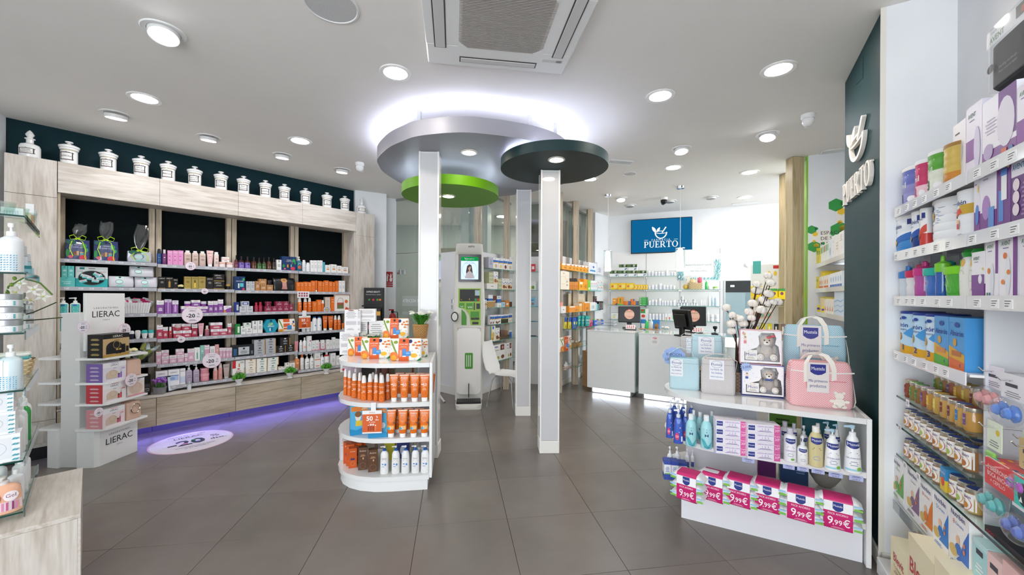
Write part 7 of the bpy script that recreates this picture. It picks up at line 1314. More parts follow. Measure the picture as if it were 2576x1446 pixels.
def wipes(loc,rz,w,h,d,lab):
 t=T('wipes_pack',lab,'wipes pack',loc,rz,'baby wipes multipacks');hw,hd=w/2,d/2;BGm=mat('#eef1f2',.3)
 for k in range(3):
  zc=h*(k+.5)/3;r=h/6*.98;mb=MB();rr=RR(k+int(w*1000)+len(lab));secs=[]
  for x,sy,sz in((-1.30,.8,.08),(-1.26,.8,.12),(-1.05,.92,.6),(-.85,1,.98),(0,1,1),(.85,1,.98),(1.05,.92,.6),(1.26,.8,.12),(1.30,.8,.08)):secs.append((x*hw*.80,r*sz,hd*.97*sy,3.5,rr.uniform(-.004,.004),0))
  M=MT((0,0,zc))@MR(PI/2,4,'Y');mb.loft(secs,BGm,16,M);mb.v=[(x,y,max(z_,.001))for x,y,z_ in mb.v];b_=mb.obj('wipes_bag',t)
  g=MB();
  for sx in(-1,1):g.box(sx*hw*.84-.018,sx*hw*.84+.018,-hd*.985-.001,-hd*.985,zc-r*.5,zc-r*.1,'#7cc04a');g.box(sx*hw*.84-.02,sx*hw*.84+.016,-hd*.985-.001,-hd*.985,zc+r*.15,zc+r*.5,'#9fc8e6')
  tag(g.obj('bag_print',b_,sm=0),kind=STF)
 sw=hw*.62;mb=MB();rc=.014;P=[]
 for cx,cz,a in((hd-rc,h-rc,0),(-hd+rc,h-rc,90),(-hd+rc,rc,180),(hd-rc,rc,270)):P+=arc(cx,cz,rc+.002,rc+.002,a,a+90,4)
 n=len(P);mb.add([(-sw,y,max(z_,.0006))for y,z_ in P]+[(sw,y,max(z_,.0006))for y,z_ in P],[(i,(i+1)%n,n+(i+1)%n,n+i)for i in range(n)],PKC);sl=mb.obj('sleeve',t)
 lb=MB();fn=lambda x,z_,L:(x,-hd-.002-L,z_);fn.flat=True
 draw(lb,(aR(-.61,.61,.60,.92,'f3f3f5'),)+mlogo(0,.78,.22,.26)+(aT('PACK AHORRO',0,.52,.07,'fbeef4',.42),aT('9',-.32,.3,.26,'fbeef4',.12,.01),aT(',99',-.02,.26,.17,'fbeef4',.2,.01),aT('€',.36,.29,.24,'fbeef4',.14,.01),aL(-.3,.3,.06,.12,2,'f0a9c6')),w,h,fn);lb.obj('sleeve_print',sl,sm=0);return t
for i,(a,b,yf,lab,sc_)in EN(((118,213,1060,'first pink-sleeved pack of wipes, at the rounded end',.95),(268,338,1062,'second pink-sleeved pack of wipes from the rounded end',.97),(405,480,1090,'third pink-sleeved pack of wipes from the rounded end',1),(560,632,1118,'fourth pink-sleeved pack of wipes from the rounded end',1),(730,818,1170,'fifth pink-sleeved pack of wipes from the rounded end',1.03),(925,1020,1215,'sixth pink-sleeved pack of wipes, beside the end panel',1.03))):
 p=onz(ox+s*(a+b)/2,oy+s*yf,MZ[0]);rz=rzM-.22+.02*i;f=Vector((-sin(rz),cos(rz),0));e=Vector((cos(rz),sin(rz),0));w_,d_,h_=.20*sc_,.115,.168
 q=p+f*(d_/2+.02)+e*.012;wipes((q.x,q.y,MZ[0]+.0008),rz,w_,h_,d_,lab)
for i,(a,b,yt,yb)in EN(((66,100,838,952),(104,140,842,955),(142,186,850,940))):spot('carton',C7,MZ[0],a,b,yt,yb-10,f'{ORD[i + 1]} blue and white baby cream carton at the rounded end','3f56ae:.3,eef0f4:.8,3f56ae',rz=rzM+.3,d=.07,group='small baby cream cartons',a=(aL(-.6,.6,.4,.7,4,'6a7fc0'),aR(-.8,.8,.3,.36,'7cc04a')))
for i,(a,b,yt)in EN(((78,108,765),(112,150,768),(172,200,775),(204,226,780))):spot('pump',C7,MZ[0],a,b,yt,910-i*4,f'{ORD[i + 1]} white and blue baby pump in the rear, lowest shelf','f0f2f5:.6,f0f2f5',rz=rzM,group='rear baby pumps',cap='f0f2f4',n=2,sp=.5,a=(aR(-.7,.7,.3,.6,'4a5fb0'),))
for k,(z,a,b,o0,dd,h,c,lab,art)in EN(((MZ[1],.70,.86,.42,.05,.20,'5d8a2a','green card with small print on the far side of the gondola',(aL(-.7,.7,.4,.7,2,'2c4a14'),)),(MZ[1],.90,1.10,.46,.10,.17,'1f6f7e','teal woven pouch on the far side of the gondola',()),(MZ[0],.63,.74,.40,.10,.13,'6a2c6e','purple carton on the far side, lowest shelf',()),(MZ[0],.76,.92,.36,.10,.145,'2c4a74','blue carton on the far side, lowest shelf',(aL(.1,.8,.5,.8,3,'7fa0c8'),)))):
 put('carton' if 'carton' in lab or 'card' in lab else 'pouch',b-a,dd,h,MU.at((a+b)/2,o0+dd/2,z+.0005),MU.rz,lab,None,dict(c=c,a=art))
t=T('bowl','taupe ceramic bowl on the lowest gondola shelf beside the end panel','bowl',MU.at(1.02,.42,MZ[0]+.0005));MB().lathe([(.03,0),(.055,.02),(.085,.07),(.095,.12),(.09,.12),(.08,.07),(.05,.025)],mat('#a09c92',.35),28,cap=(1,0)).obj('bowl_body',t)
for st_ in((.20,.46),(.34,.50)):put('carton',.10,.08,.16,MU.at(st_[0]+.02,st_[1],MZ[1]+.0005),MU.rz,'pale carton stored behind the divider of the gondola','pale cartons behind the divider',dict(c='dcd9e2'))
# == apothecary jars on the cornice
POR=mat('#f0f0ee',.16,coat=.5);GOLD=mat('#b7a06a',.3,.7)
JN=[('VINAGRE\nEUCALIPTO',75,384),('ALMACIGA',174,408),('SANDALO\nROJO',273,424),('RAIZ\nGENCIAN',356,437),('MANA',424,449),('SALIC.DE\nBISMUT',491,461),('ALMENDR\nDULC',557,472),('RAIZ\nCINOGL',614,481),('CANTID',669,491),('RAIZ\nCALAM',717,499),('ACID',770,507),('RAIZ\nIRIS',824,517),('ALOES',869,524),('AGUA',911,530)]
wordsJ=['stoppered white bottle on the tall cabinet','ALMACIGA','SANDALO ROJO','RAIZ GENCIAN','MANA']
def lathe_label(t,r,z0,z1,lines,frame=True):
 mb=MB();h=z1-z0;f=lambda x,z,L:((r+L)*sin(x/r),-(r+L)*cos(x/r),z0+z);f.flat=False;w=r*1.7
 draw(mb,(aR(-.9,.9,.0,1,'2c2622'),aR(-.74,.74,.1,.9,'f3f1ec'))+tuple(aE(x,z,.1,.07,c)for x,z,c in((-.92,.1,'8a6a4a'),(.92,.1,'8a6a4a'),(-.92,.9,'5a4a3a'),(.92,.9,'5a4a3a'),(0,1.02,'a88a5a'),(0,-.02,'c08a8a')))+tuple(aT(s_,0,.5+(len(lines)-1)*.17-i*.34,.2 if len(lines)>1 else .24,'26221f',.72)for i,s_ in EN(lines)),w,h,f)
 mb.obj('label',t,sm=0)
for i,(st,px,py)in EN(JN):
 u,z=G.hit(px,py,.13);k=1.;p=G.at(u,.15,ZC+.0005);lines=st.split('\n')
 if i in(0,13):
  t=T('apothecary_bottle',('white stoppered apothecary bottle at the corner end of the jar row','white stoppered apothecary bottle at the far end of the jar row')[i>0],'bottle',p,G.rz-.35,'apothecary bottles')
  MB().lathe([(.064,0),(.068,.01),(.068,.115),(.06,.135),(.03,.15),(.024,.155),(.024,.185),(.034,.19),(.034,.196)],POR,24).obj('body',t)
  MB().lathe([(.02,.1962),(.016,.205),(.026,.222),(.03,.232),(.018,.256),(.004,.272)],POR,12).obj('stopper',t);lathe_label(t,.0685,.045,.095,lines)
 else:
  t=T('apothecary_jar',f'white lidded porcelain jar labelled {" ".join(lines)} on the cornice','jar',p,G.rz-.35,'apothecary jars')
  MB().lathe([(.062,0),(.064,.008),(.060,.014),(.060,.150),(.066,.156),(.066,.168),(.062,.172)],POR,26).obj('body',t)
  MB().lathe([(.0602,.143),(.0612,.145),(.0612,.147),(.0602,.149)],GOLD,26,cap=(0,0)).obj('gilt_line',t)
  MB().lathe([(.070,.1725),(.074,.184),(.074,.190),(.05,.204),(.022,.212),(.012,.216),(.012,.221),(.028,.228),(.028,.236),(.01,.242)],POR,26).obj('lid',t);lathe_label(t,.0605,.05,.125,lines)
  # == round discount signs
def disc(L,u,z,off,r,lab,small=False,tilt=0):
 t=T('discount_sign',lab,'sign',L.at(u,off,z),L.rz,'round discount signs');M=RX
 MB().loft([(0,r,r,2),(.0015,r,r,2)],mat('#e9b9cb',.35),36,M=M).loft([(.0016,r*.95,r*.95,2),(.002,r*.95,r*.95,2)],mat('#f1e6ee',.35),36,M=M).obj('card',t)
 mb=MB();f=lambda x,z_,L:(x,-.0021-L,z_-r);f.flat=True
 draw(mb,(aT('MAYO ES TU MES',0,.86,.045,'2c2c34',.4),aT('LIERAC',0,.74,.075,'2c2c34',.42),aT('-20',-.16,.46,.22,'26343a',.58,.025),aT('%',.56,.55,.11,'2c2c34',.2),aT('dto.',.56,.40,.08,'2c2c34',.24),aL(-.38,.38,.14,.24,2,'77727e'),aE(.02,.50,.05,.03,'2f8a4a'),aE(-.28,.42,.06,.03,'c9508a'),aE(.18,.38,.05,.025,'4a3f9a')),2*r,2*r,f);mb.PR(t);return t
for X,x,y,r,lab in((C3,327,358,.048,'small round -20% sign on the top shelf of the pink bay'),(C3,444,566,.034,'smallest round -20% sign under the black and gold cartons'),(C3,342,762,.098,'large round -20% sign in front of the violet cartons'),(C3,250,964,.037,'small round -20% sign under the raspberry cartons'),(C3,502,1137,.092,'large round -20% sign before the blush cartons')):
 u,z=G.hit(X[1]+X[0]*x,X[2]+X[0]*y,OFF-.012);disc(G,u,z,OFF-.012,r,lab)
u,z=G.hit(C3[1]+C3[0]*1455,C3[2]+C3[0]*718,OFF-.010)
t=T('promo_sign','round grey sign with a ring of bottles in the suncare bay','sign',G.at(u,OFF-.010,z),G.rz);MB().loft([(0,.05,.05,2),(.0015,.05,.05,2)],mat('#cdd0d6',.3),32,M=RX).obj('card',t)
mb=MB();f=lambda x,z_,L:(x,-.0016-L,z_-.05);f.flat=True;draw(mb,tuple(aE(.55*cos(k*.785),.5+.28*sin(k*.785),.12,.06,('3a2f34','b5502c')[k%2])for k in range(8))+(aE(0,.5,.3,.13,'c9c24a'),aL(-.2,.2,.46,.54,2,'7a6a2c')),.1,.1,f);mb.PR(t)
PY=Line((-3.565,3.5),(0,1));PY.N=Vector((-1,0));PY.rz=PI/2
for px,py,off,r,lab in((313,829,.12,.060,'round -20% sign at the header edge of the promotional display'),(330,955,-.02,.060,'round -20% sign at the second shelf end of the promotional display'),(248,1037,-.012,.040,'round -20% sign over the lowest kits of the promotional display')):
 u,z=PY.hit(px,py,off);disc(PY,u,z,off,r,lab)
PC_=Line((-3.95,3.455),(1,.0));u,z=PC_.hit(210,822,0);disc(PC_,u,z,-.0,.053,'round -20% sign on the camera side of the promotional display')
c=onz(484,1110,.0);t=T('floor_sticker','round pink-edged -20% floor sticker lying before the shelving','floor sticker',(c.x,c.y,.0004),G.rz);
MB().loft([(0,.35,.35,2),(.0006,.35,.35,2)],mat('#ecc4d2',.25),48).loft([(.0007,.335,.335,2),(.0010,.335,.335,2)],mat('#efe9f2',.2),48).obj('vinyl',t)
mb=MB();f=lambda x,z_,L:(x,z_-.35,.0011+L);f.flat=True
draw(mb,(aT('MAYO ES TU MES',0,.87,.045,'2c2c34',.45),aT('LIERAC',0,.76,.08,'2c2c34',.45),aT('-20',-.14,.5,.24,'23383a',.62,.03),aT('%',.58,.59,.12,'2c2c34',.2),aT('dto.',.60,.44,.09,'2c2c34',.26),aT('Promoción válida hasta',0,.27,.035,'3c3c44',.5),aT('el 31 de mayo',0,.21,.035,'3c3c44',.35),aE(-.2,.44,.08,.03,'d28ab0'),aE(.05,.56,.06,.03,'3f9a5a'),aE(.12,.44,.06,.025,'6a7fd0'),aE(-.32,.56,.05,.03,'4a4a9a')),.7,.7,f);mb.PR(t)
# == kits on the promotional display
def kit(y0,y1,z,h,dep,c_side,c_top,c_front,lab,pic,name='carton',x1=.225):
 t=T('kit_box',lab,'box',(-3.8+x1,3.5+y0,z+.0005),PI/2);w=y1-y0
 mb=MB();mb.add([(0,0,0),(w,0,0),(w,dep,0),(0,dep,0),(0,0,h),(w,0,h),(w,dep,h),(0,dep,h)],[(0,1,5,4)],'#'+c_front);mb.add([(0,0,0),(w,0,0),(w,dep,0),(0,dep,0),(0,0,h),(w,0,h),(w,dep,h),(0,dep,h)],[(3,0,4,7)],'#'+c_side);mb.add([(0,0,0),(w,0,0),(w,dep,0),(0,dep,0),(0,0,h),(w,0,h),(w,dep,h),(0,dep,h)],[(4,5,6,7),(1,2,6,5),(2,3,7,6),(3,2,1,0)],'#'+c_top);mb.obj('carton',t,sm=0)
 lb=MB();f=lambda x,z_,L:(x+w/2,-L,z_);f.flat=True;draw(lb,pic,w,h,f);g=lambda x,z_,L:(-L,dep/2-x,z_);g.flat=True
 sc_='d9c27a' if c_side in('141213',)else 'f4e9ee'
 draw(lb,tuple(aL(-.6,.6,zz_,zz_+.09,3,sc_)for zz_ in(.1,.32,.54,.74)),dep,h,g);lb.PR(t);return t
def kitart(acc,bag='d8c3ae',top='efeef1'):return(aR(-1,1,.74,1,top),aT('LIERAC',.0,.86,.10,'3a3a42',.42),aR(-.3,.3,.95,.97,acc),aL(-.2,.2,.66,.71,1,'8a8a92'),aE(-.2,.36,.52,.22,bag),aR(-.7,.3,.15,.34,bag),aO(-.15,.42,.28,.17,.0025,'b9a48a'),aR(.25,.42,.12,.3,acc),aR(.48,.6,.12,.42,acc),aR(.25,.42,.3,.36,'333338'),aR(.5,.58,.42,.56,'c9c3cf'),aL(.5,.9,.58,.66,2,acc))
kit(-.02,.22,PDZ[3],.205,.135,'141213','1c191a','c2a576','black and gold gift kit with black vanity case on the top display shelf',(aR(-1,1,.8,1,'161415'),aT('LIERAC',.1,.9,.1,'f4efe4',.5),aE(-.15,.42,.62,.26,'17171a'),aR(-.77,.46,.14,.42,'17171a'),aO(0,.52,.26,.17,.003,'c9a85a'),aR(-1,1,0,.12,'b3904a'),aR(-.05,.12,.12,.32,'1c1813'),aR(-.05,.12,.28,.34,'c9a85a'),aR(.18,.35,.12,.32,'1c1813'),aR(.18,.35,.28,.34,'c9a85a'),aR(.42,.66,.14,.52,'141416'),aR(.72,.92,.18,.42,'141416'),aL(-.3,.3,.68,.74,1,'6a5530')))
kit(-.02,.19,PDZ[2],.165,.145,'7a5fa8','e9e7ec','e3dfe8','lilac-sided gift kit on the second display shelf',kitart('8f5cc0'))
kit(-.02,.19,PDZ[1],.165,.145,'c03a46','efeeef','ece6e6','red-sided gift kit on the third display shelf',kitart('d03c4a'))
kit(-.02,.18,PDZ[0],.165,.145,'d68f96','ece6e8','eedfe2','rose-sided gift kit on the lowest display shelf',kitart('d9607a'))
kit(.205,.375,PDZ[1],.155,.12,'e9e2e0','efeeef','e9d9d0','windowed kit with beige pouch on the third display shelf',(aR(-1,1,.84,1,'f1eff0'),aT('LIERAC',.1,.92,.08,'3a3a42',.4),aE(0,.44,.8,.34,'d9bfae'),aO(0,.52,.5,.3,.004,'b9b2a8'),aR(-1,1,0,.1,'d99aa2')))
for k,(z,hh,lab)in EN(((PDZ[2],.16,'beige vanity case standing free on the second display shelf'),(PDZ[0],.165,'beige vanity case with big metal ring on the lowest display shelf'))):
 t=T('vanity_case',lab,'pouch',(-3.8+.16,3.5+.285,z+.0005),PI/2);w=.155
 MB().loft([(0,w*.47,.05,6),(.01,w*.5,.058,6),(hh*.85,w*.5,.055,6),(hh*.97,w*.46,.045,5),(hh,w*.38,.03,5)],mat('#d9b6a2',.5),28).obj('case',t)
 mb=MB();n=28;mb.tube([(.045*cos(2*PI*q/n),-.062-(.004 if k else 0),hh*.6+.045*sin(2*PI*q/n))for q in range(n+1)]if k else[(.045*cos(2*PI*q/n),-.0+.03*sin(2*PI*q/n),hh+.004)for q in range(n+1)],.0035,mat('#b9b4ac',.2,1.),6);mb.obj('ring',t)
def rose(loc,lab,k=1.):
 t=T('artificial_rose',lab,'flower',loc);mb=MB();rr=RR(3)
 for j in range(16):
  a=j*2.4;r=.006+.0014*j;mb.ball((r*cos(a)*k,r*sin(a)*k,(.03-.0009*j)*k),.013*k,('#f0e6a0','#efe2b4','#e9d68a')[j%3],8,5,(1,1,.8))
 mb.obj('petals',t);g=MB()
 for a in(0.3,2.2,4.4):g.add([(0,0,.003),(.03*k*cos(a-.4),.03*k*sin(a-.4),.008),(.055*k*cos(a),.055*k*sin(a),.006),(.03*k*cos(a+.4),.03*k*sin(a+.4),.008)],[(0,1,2,3),(3,2,1,0)],'#4f7a4a')
 g.obj('leaves',t,sm=0)
rose((-3.8+.19,3.5+.30,PDZ[3]+.012),'yellow artificial rose beside the black and gold kit');u=G.hit(C3[1]+C3[0]*248,C3[2]+C3[0]*545,OFF+.03)[0];rose(G.at(u,OFF+.05,SZ[1][1]+.014),'cream artificial rose between black and gold cartons')
# == baby shelves of the right-hand niche
SZR=[2.01,1.77,1.53,1.234,.997,.84,.68,.416];SD=.255
t=T('niche_shelving','white and glass shelving full of baby food and bottles beside the green pier','shelving',SH.at(0),SH.rz)
for i,z in EN(SZR):
 segs=[(.03,.765),(.775,1.75)]if i<3 else[(.03,.765)]if i in(3,4,5)else[(.03,1.75)]
 for a,b in segs:
  sh=bx(a,b,.012,SD,z-.012,z-.002,GLASS if i in(4,5,6,7)else WHITE).obj('shelf',t,sm=0);bx(a,b,.0105,.0118,z-.012,z-.002,GLASS_EDGE if i in(4,5,6)else WHITE).obj('edge',sh,sm=0)
  if i<4 or i==7 or(i==6 and a>.5):bx(a,b,-.002,.002,z-.045,z+.006,mat('#e6e7e9',.12,coat=.3)if i<4 else _glass('rail_%d'%i,'#dfe2e6',.05)).obj('price_rail',sh,sm=0)
  if i<4:
   rr=RR(i);mb=MB()
   for k in range(int((b-a)/.11)):
    x=a+.03+k*.11+rr.uniform(-.02,.02);mb.box(x,x+.045,-.0032,-.0022,z-.038,z-.006,'#f4f4f4')
    for q in range(3):mb.box(x+.004,x+.036-.006*q,-.0038,-.0033,z-.014-q*.008,z-.0115-q*.008,'#44464c')
   mb.SF('price_tickets',sh,sm=0)
for u in(.765,1.62):bx(u-.006,u+.006,.05,SD,.1,2.03,mat('#d7d9dd',.35)).obj('upright',t,sm=0)
tag(bx(.035,1.75,-.07,SD,0.0005,.09,WHITE,.003).obj('low_plinth',loc=SH.at(0),rz=SH.rz,sm=0),'low white plinth under the cereal cartons in the baby niche','plinth')
for k,(u,zz_,st)in EN(((.20,.965,''),(.10,.81,''),(.33,.64,''),(.17,.635,''))):
 t2=T('price_ticket',f'{("upper", "second", "lower", "third")[k]} white price ticket clipped to a glass shelf of baby food','price ticket',SH.at(u,.004,zz_+.01),SH.rz);bx(-.02,.02,0,.001,-.002,.032,'#efeff2').obj('card',t2,sm=0);mb=MB();f=lambda x,z_,L:(x,-L,z_);f.flat=True;draw(mb,(aL(-.7,.7,.2,.8,4,'55585e'),),.04,.03,f);mb.obj('printing',t2,sm=0)
X1,X2,X3=(.3459,2200,0),(.33186,2200,480),(.37751,2200,900)
def sr(i,X,items,**k):row(SH,0,SZR[i]-.002,X,f'{("topmost", "second", "third", "fourth", "fifth", "sixth", "seventh", "lowest")[i]} niche shelf',items,dmax=.16,inset=.02,**k)
def ft(n,w,cc,lower='f0eef2'):return(aT(w,0,.62,.17,'f3f3f6' if cc!='x' else '2b3a86',.8,.01),aT(n,-.1,.26,.24,cc,.3,.03),aL(-.6,.6,.84,.9,1,'f4f4f8'),aE(.55,.2,.2,.08,'f0f0f4'))
sr(0,X1,[I('tin',160,264,1228,'violet-blue formula tin numbered one','8f8fc8:.5,6a74c0',cap='f0f0f0',ribs=4,a=ft('1','mil','22307a')),I('tin',264,342,1178,'pink formula tin numbered two','e9c3d0:.45,c8396a',cap='f0f0f0',ribs=4,a=ft('2','mil','c81e5a')),I('tin',342,458,1110,'green formula tin numbered three','dfe6d8:.5,59a83a',cap='f0f0f0',ribs=4,a=ft('3','mil','2a5a1c')),I('tin',460,566,1056,'gold formula tin numbered three','c9852c:.4,d0b45a',cap='a37a3c',ribs=5,a=(aT('3',-.5,.25,.16,'8a4a1c',.3),aR(-.95,-.5,.8,.93,'2b3a86')))])
AV=lambda*x:(aT('AVENT',-.25,.86,.07,'4f7a5a',.5,.02),aL(-.7,.2,.76,.8,1,'9a8ab0'))+x
sr(0,X1,[IC(572,664,890,'white breast pad carton','efedf0',d=.10,off=.03,a=(aL(-.8,.2,.8,.86,1,'333333'),aE(.0,.5,.6,.2,'d9d4da'),aL(-.6,.2,.1,.2,3,'9a9a9a')),s=(aE(.2,.55,.6,.3,'d9a99a'),)),IC(668,782,760,'slim lilac bottle carton','e4dfec',d=.10,a=AV(aR(-1,.1,.2,.5,'8a4a9c'),aE(.45,.35,.4,.3,'d6cde6'))),IC(786,1034,670,'large purple baby monitor carton','7a3a8c:.22,e9e6ef',d=.13,a=(aR(.0,1,.3,1,'70368a'),aE(.42,.52,.5,.36,'e2ddea'),aL(-.8,-.1,.45,.7,5,'c9c0d6'),aE(-.6,.2,.3,.12,'b7a3cc'),aR(.2,.5,.02,.14,'d9704a'),aE(.75,.08,.1,.06,'4a7ab0'))),IC(1038,1180,590,'cropped purple baby carton at the frame edge','e2dde8',d=.12,a=AV(aR(-1,.4,.1,.45,'8a4a9c'),))])
u0,z0_=SH.hit(2200+.3459*815,.3459*640,.04);u1,_=SH.hit(2200+.3459*1180,.3459*300,.04);zb_=SZR[0]+.355;h_=SH.hit(2200+.3459*950,.3459*150,.04)[1]-zb_
t=T('bottle_bag','black neoprene bottle bag in a clear sleeve on top of the purple cartons','bag',SH.at((u0+u1)/2,.10,SZR[0]+.36),SH.rz);w=u1-u0
zz_=SH.hit(2200+.3459*880,.3459*640,.04)[1];t.location.z=zz_;h_=SH.hit(2200+.3459*950,.3459*130,.04)[1]-zz_
MB().loft([(0,w*.46,.05,5),(.01,w*.48,.06,5),(h_*.7,w*.48,.06,5),(h_*.74,w*.46,.05,5)],noisy('neoprene','#2c2d30','#3b3c40',40,.7),28).obj('bag_body',t)
lb=MB();f=lambda x,z_,L:(x,-.062-L,z_);f.flat=True;draw(lb,(aR(-.96,.96,.74,1,'e4e6e9'),aT('AVENT',-.5,.83,.09,'3a7a5a',.4,.02),aT('PHILIPS',-.62,.94,.035,'2b4a9a',.25),aR(.3,.8,.8,.98,'22242a'),aR(.5,.64,.82,.92,'b5362c'),aE(-.75,.36,.16,.07,'0c0c0d'),aT('Feeding on-the-go',.0,.28,.045,'8a8d92',.8),aT('Pour nourrir bébé',.0,.2,.045,'8a8d92',.8)),w,h_,f);lb.obj('header_card',t,sm=0)
MB().loft([(-.002,w*.5,.068,6),(h_,w*.5,.068,6),(h_*1.08,w*.46,.02,6)],FILM,24,cap=(0,0)).obj('clear_sleeve',t)
NB=lambda c2,t2:(aT('Nutribén',-.15,.80,.12,'24357c',.75,.012),aT(t2,-.3,.66,.08,'24357c',.5),aP(((-1,.3),(1,.66),(1,.45),(-1,.18)),c2),aE(-.25,.32,.26,.09,'e9c84a'),aT('4D',-.25,.32,.07,'24357c',.2),aR(.55,.95,.82,.97,'24357c'))
sr(1,X2,[I('tin',112,246,198,'blue and white natal formula tin','3f8ad0:.45,e9eff6',cap='f0f0f0',ribs=4,a=NB('2f6fc0','NATAL')),I('tin',248,326,160,'navy and white follow-on formula tin','1f3f86:.4,e9eff6',cap='f0f0f0',ribs=4,a=NB('2a55a8','CONTINUACIÓN')),I('tin',328,362,136,'red and white growing-up formula tin','c8403a:.4,f0eeee',cap='f0f0f0',ribs=4,a=NB('d0503c','CRECIMIENTO')),I('tin',364,570,68,'large white formula tin with dancing blue child','eceff2',cap='f2f2f2',ribs=5,a=(aT('Nutribén',-.5,.82,.12,'24357c',.5,.012),aT('innova',-.55,.68,.09,'2f7ac0',.4),aR(-.42,-.05,.58,.78,'c9a53c'),aP(((-1,.6),(-.3,.72),(-.1,.6),(-1,.52)),'3f9ad8'),aR(-.6,-.1,.86,.98,'24357c'),aE(-.4,.40,.10,.06,'e2b48c'),aR(-.46,-.34,.24,.36,'3f6fc0'),aL(.1,.9,.5,.9,8,'9fb0c9'),aT('800g',-.2,.08,.07,'33405f',.25))),I('tin',572,716,0,'white formula tin with dancing red child','eceff2',cap='f2f2f2',ribs=5,a=(aT('Nutribén',-.2,.82,.11,'24357c',.7,.012),aT('innova',-.3,.68,.1,'d0402c',.5),aR(.1,.75,.54,.76,'c9a53c'),aP(((-1,.5),(.2,.7),(.3,.58),(-1,.44)),'d8503c'),aE(-.05,.38,.16,.06,'e2b48c'),aR(-.16,.08,.22,.34,'c8302c'),aT('800g',.2,.08,.06,'33405f',.3)))])
sr(1,X1,[IC(724,766,1240,'slim white and violet cup carton','7a3a8c:.35,ece9f2',d=.1,a=AV(aE(.2,.3,.6,.16,'4a7fd0'),aE(.6,.7,.2,.06,'e8c83a'))),IC(769,886,1190,'white and violet cup set carton','7a3a8c:.3,ece9f2',d=.12,a=AV(aE(-.2,.36,.5,.18,'a97fc0'),aR(.1,.8,.05,.35,'5a8fd6'))),IC(889,992,1150,'violet carton with blue and white pump cups','6f3486',d=.12,a=(aR(-.7,.0,.1,.55,'4f86d0'),aR(-.3,.5,.4,.75,'eef0f4'),aR(-.35,.55,.75,.84,'4f86d0'),aE(.75,.9,.2,.07,'e8c83a'))),IC(995,1180,1105,'dark violet carton with round pictures','5f2a74:.7,e6e2ec',d=.13,a=(aT('AVENT',-.4,.84,.1,'3a7a9a',.5,.02),aT('PHILIPS',-.4,.94,.05,'2b4a9a',.4))+tuple(aE(-.55,.58-.18*k,.28,.09,'e6d9e2')for k in range(3))+(aL(-.1,.8,.1,.6,8,'9a78b0'),))])
def cup(i,X,x0,x1,yt,body,lid,lab,shape='cup',yb=750):
 s,ox,oy=X;f_=.02;a=SH.hit(ox+s*x0,oy+s*yt,f_)[0];b=SH.hit(ox+s*x1,oy+s*yt,f_)[0];z=SZR[i]-.0015;h=SH.hit(ox+s*(x0+x1)/2,oy+s*yt,f_)[1]-z;w=(b-a);t=T('sippy_cup',lab,'baby cup',SH.at((a+b)/2,f_+w/2,z),SH.rz,'baby cups');r=w/2
 bm=mat('#'+body,.12,coat=.5)
 if shape=='cup':
  MB().lathe([(r*.75,0),(r*.85,.01),(r*.9,h*.3),(r*.84,h*.4),(r*.92,h*.55),(r*.9,h*.62)],bm,20).obj('cup',t);MB().lathe([(r*.97,h*.6),(r,h*.64),(r,h*.8),(r*.6,h*.84),(r*.3,h*.86),(r*.28,h*.98),(r*.15,h)],mat('#'+lid,.3),20).obj('lid',t)
  MB().tube([(r*.9,0,h*.75),(r*1.25,0,h*.7),(r*1.3,0,h*.4),(r*1.05,0,h*.28)],r*.14,mat('#'+lid,.3),8).obj('handle',t)
 else:
  MB().loft([(0,r*.8,r*.6,2),(h*.05,r*.95,r*.7,2),(h*.5,r,r*.7,2.5),(h*.8,r*.85,r*.5,2.5),(h*.85,r*.6,r*.4,2)],mat('#e9e9e4',.3),20).obj('bag',t);MB().loft([(h*.84,r*.7,r*.5,2),(h*.93,r*.9,r*.6,2),(h,r*.6,r*.4,2)],mat('#'+lid,.3),16).obj('lid',t)
  lb=MB();fn=secfn([(0,r*.8,r*.6,2),(h*.5,r,r*.7,2.2),(h*.8,r*.85,r*.5,2.2)]);draw(lb,(aE(0,.72,.4,.08,'e8b24a'),aO(0,.45,.5,.12,.0015,'8fb86a'),aL(-.4,.4,.2,.3,3,'b5a3a0'),aE(.2,.14,.3,.05,'d8a0a8')),w,h,fn);lb.PR(t)
 cdm=MB();cdm.box(-r*.6,r*.9,r*.1,r*.1+.001,h*.95,h*1.12,'#8f9096')if shape=='cup' else None
 if shape=='cup':cdm.obj('hang_card',t,sm=0)
for q in((2,X2,160,205,570,'c9d3dc','3a7fc8','small sippy cup with blue lid beside the end wall'),(2,X2,200,268,560,'dfe0e4','c8285a','small sippy cup with crimson lid'),(2,X2,265,322,535,'b0509a','c83a86','magenta sippy cup beside the large blue one'),(2,X2,312,432,535,'3a6fc0','2fb5a5','large blue cup with turquoise lid'),(2,X2,436,478,490,'2a5aa8','7ac63a','blue cup with lime lid, half hidden'),(2,X2,470,590,520,'4faa3c','7ed02f','lime green cup with handles')):cup(*q)
for q in((2,X2,588,662,445,'e9e9e4','2f9a3c','white fruit pouch bottle with green cap, left','bag'),(2,X2,668,735,440,'e9e9e4','2f9a3c','white fruit pouch bottle with green cap, right','bag')):cup(*q)
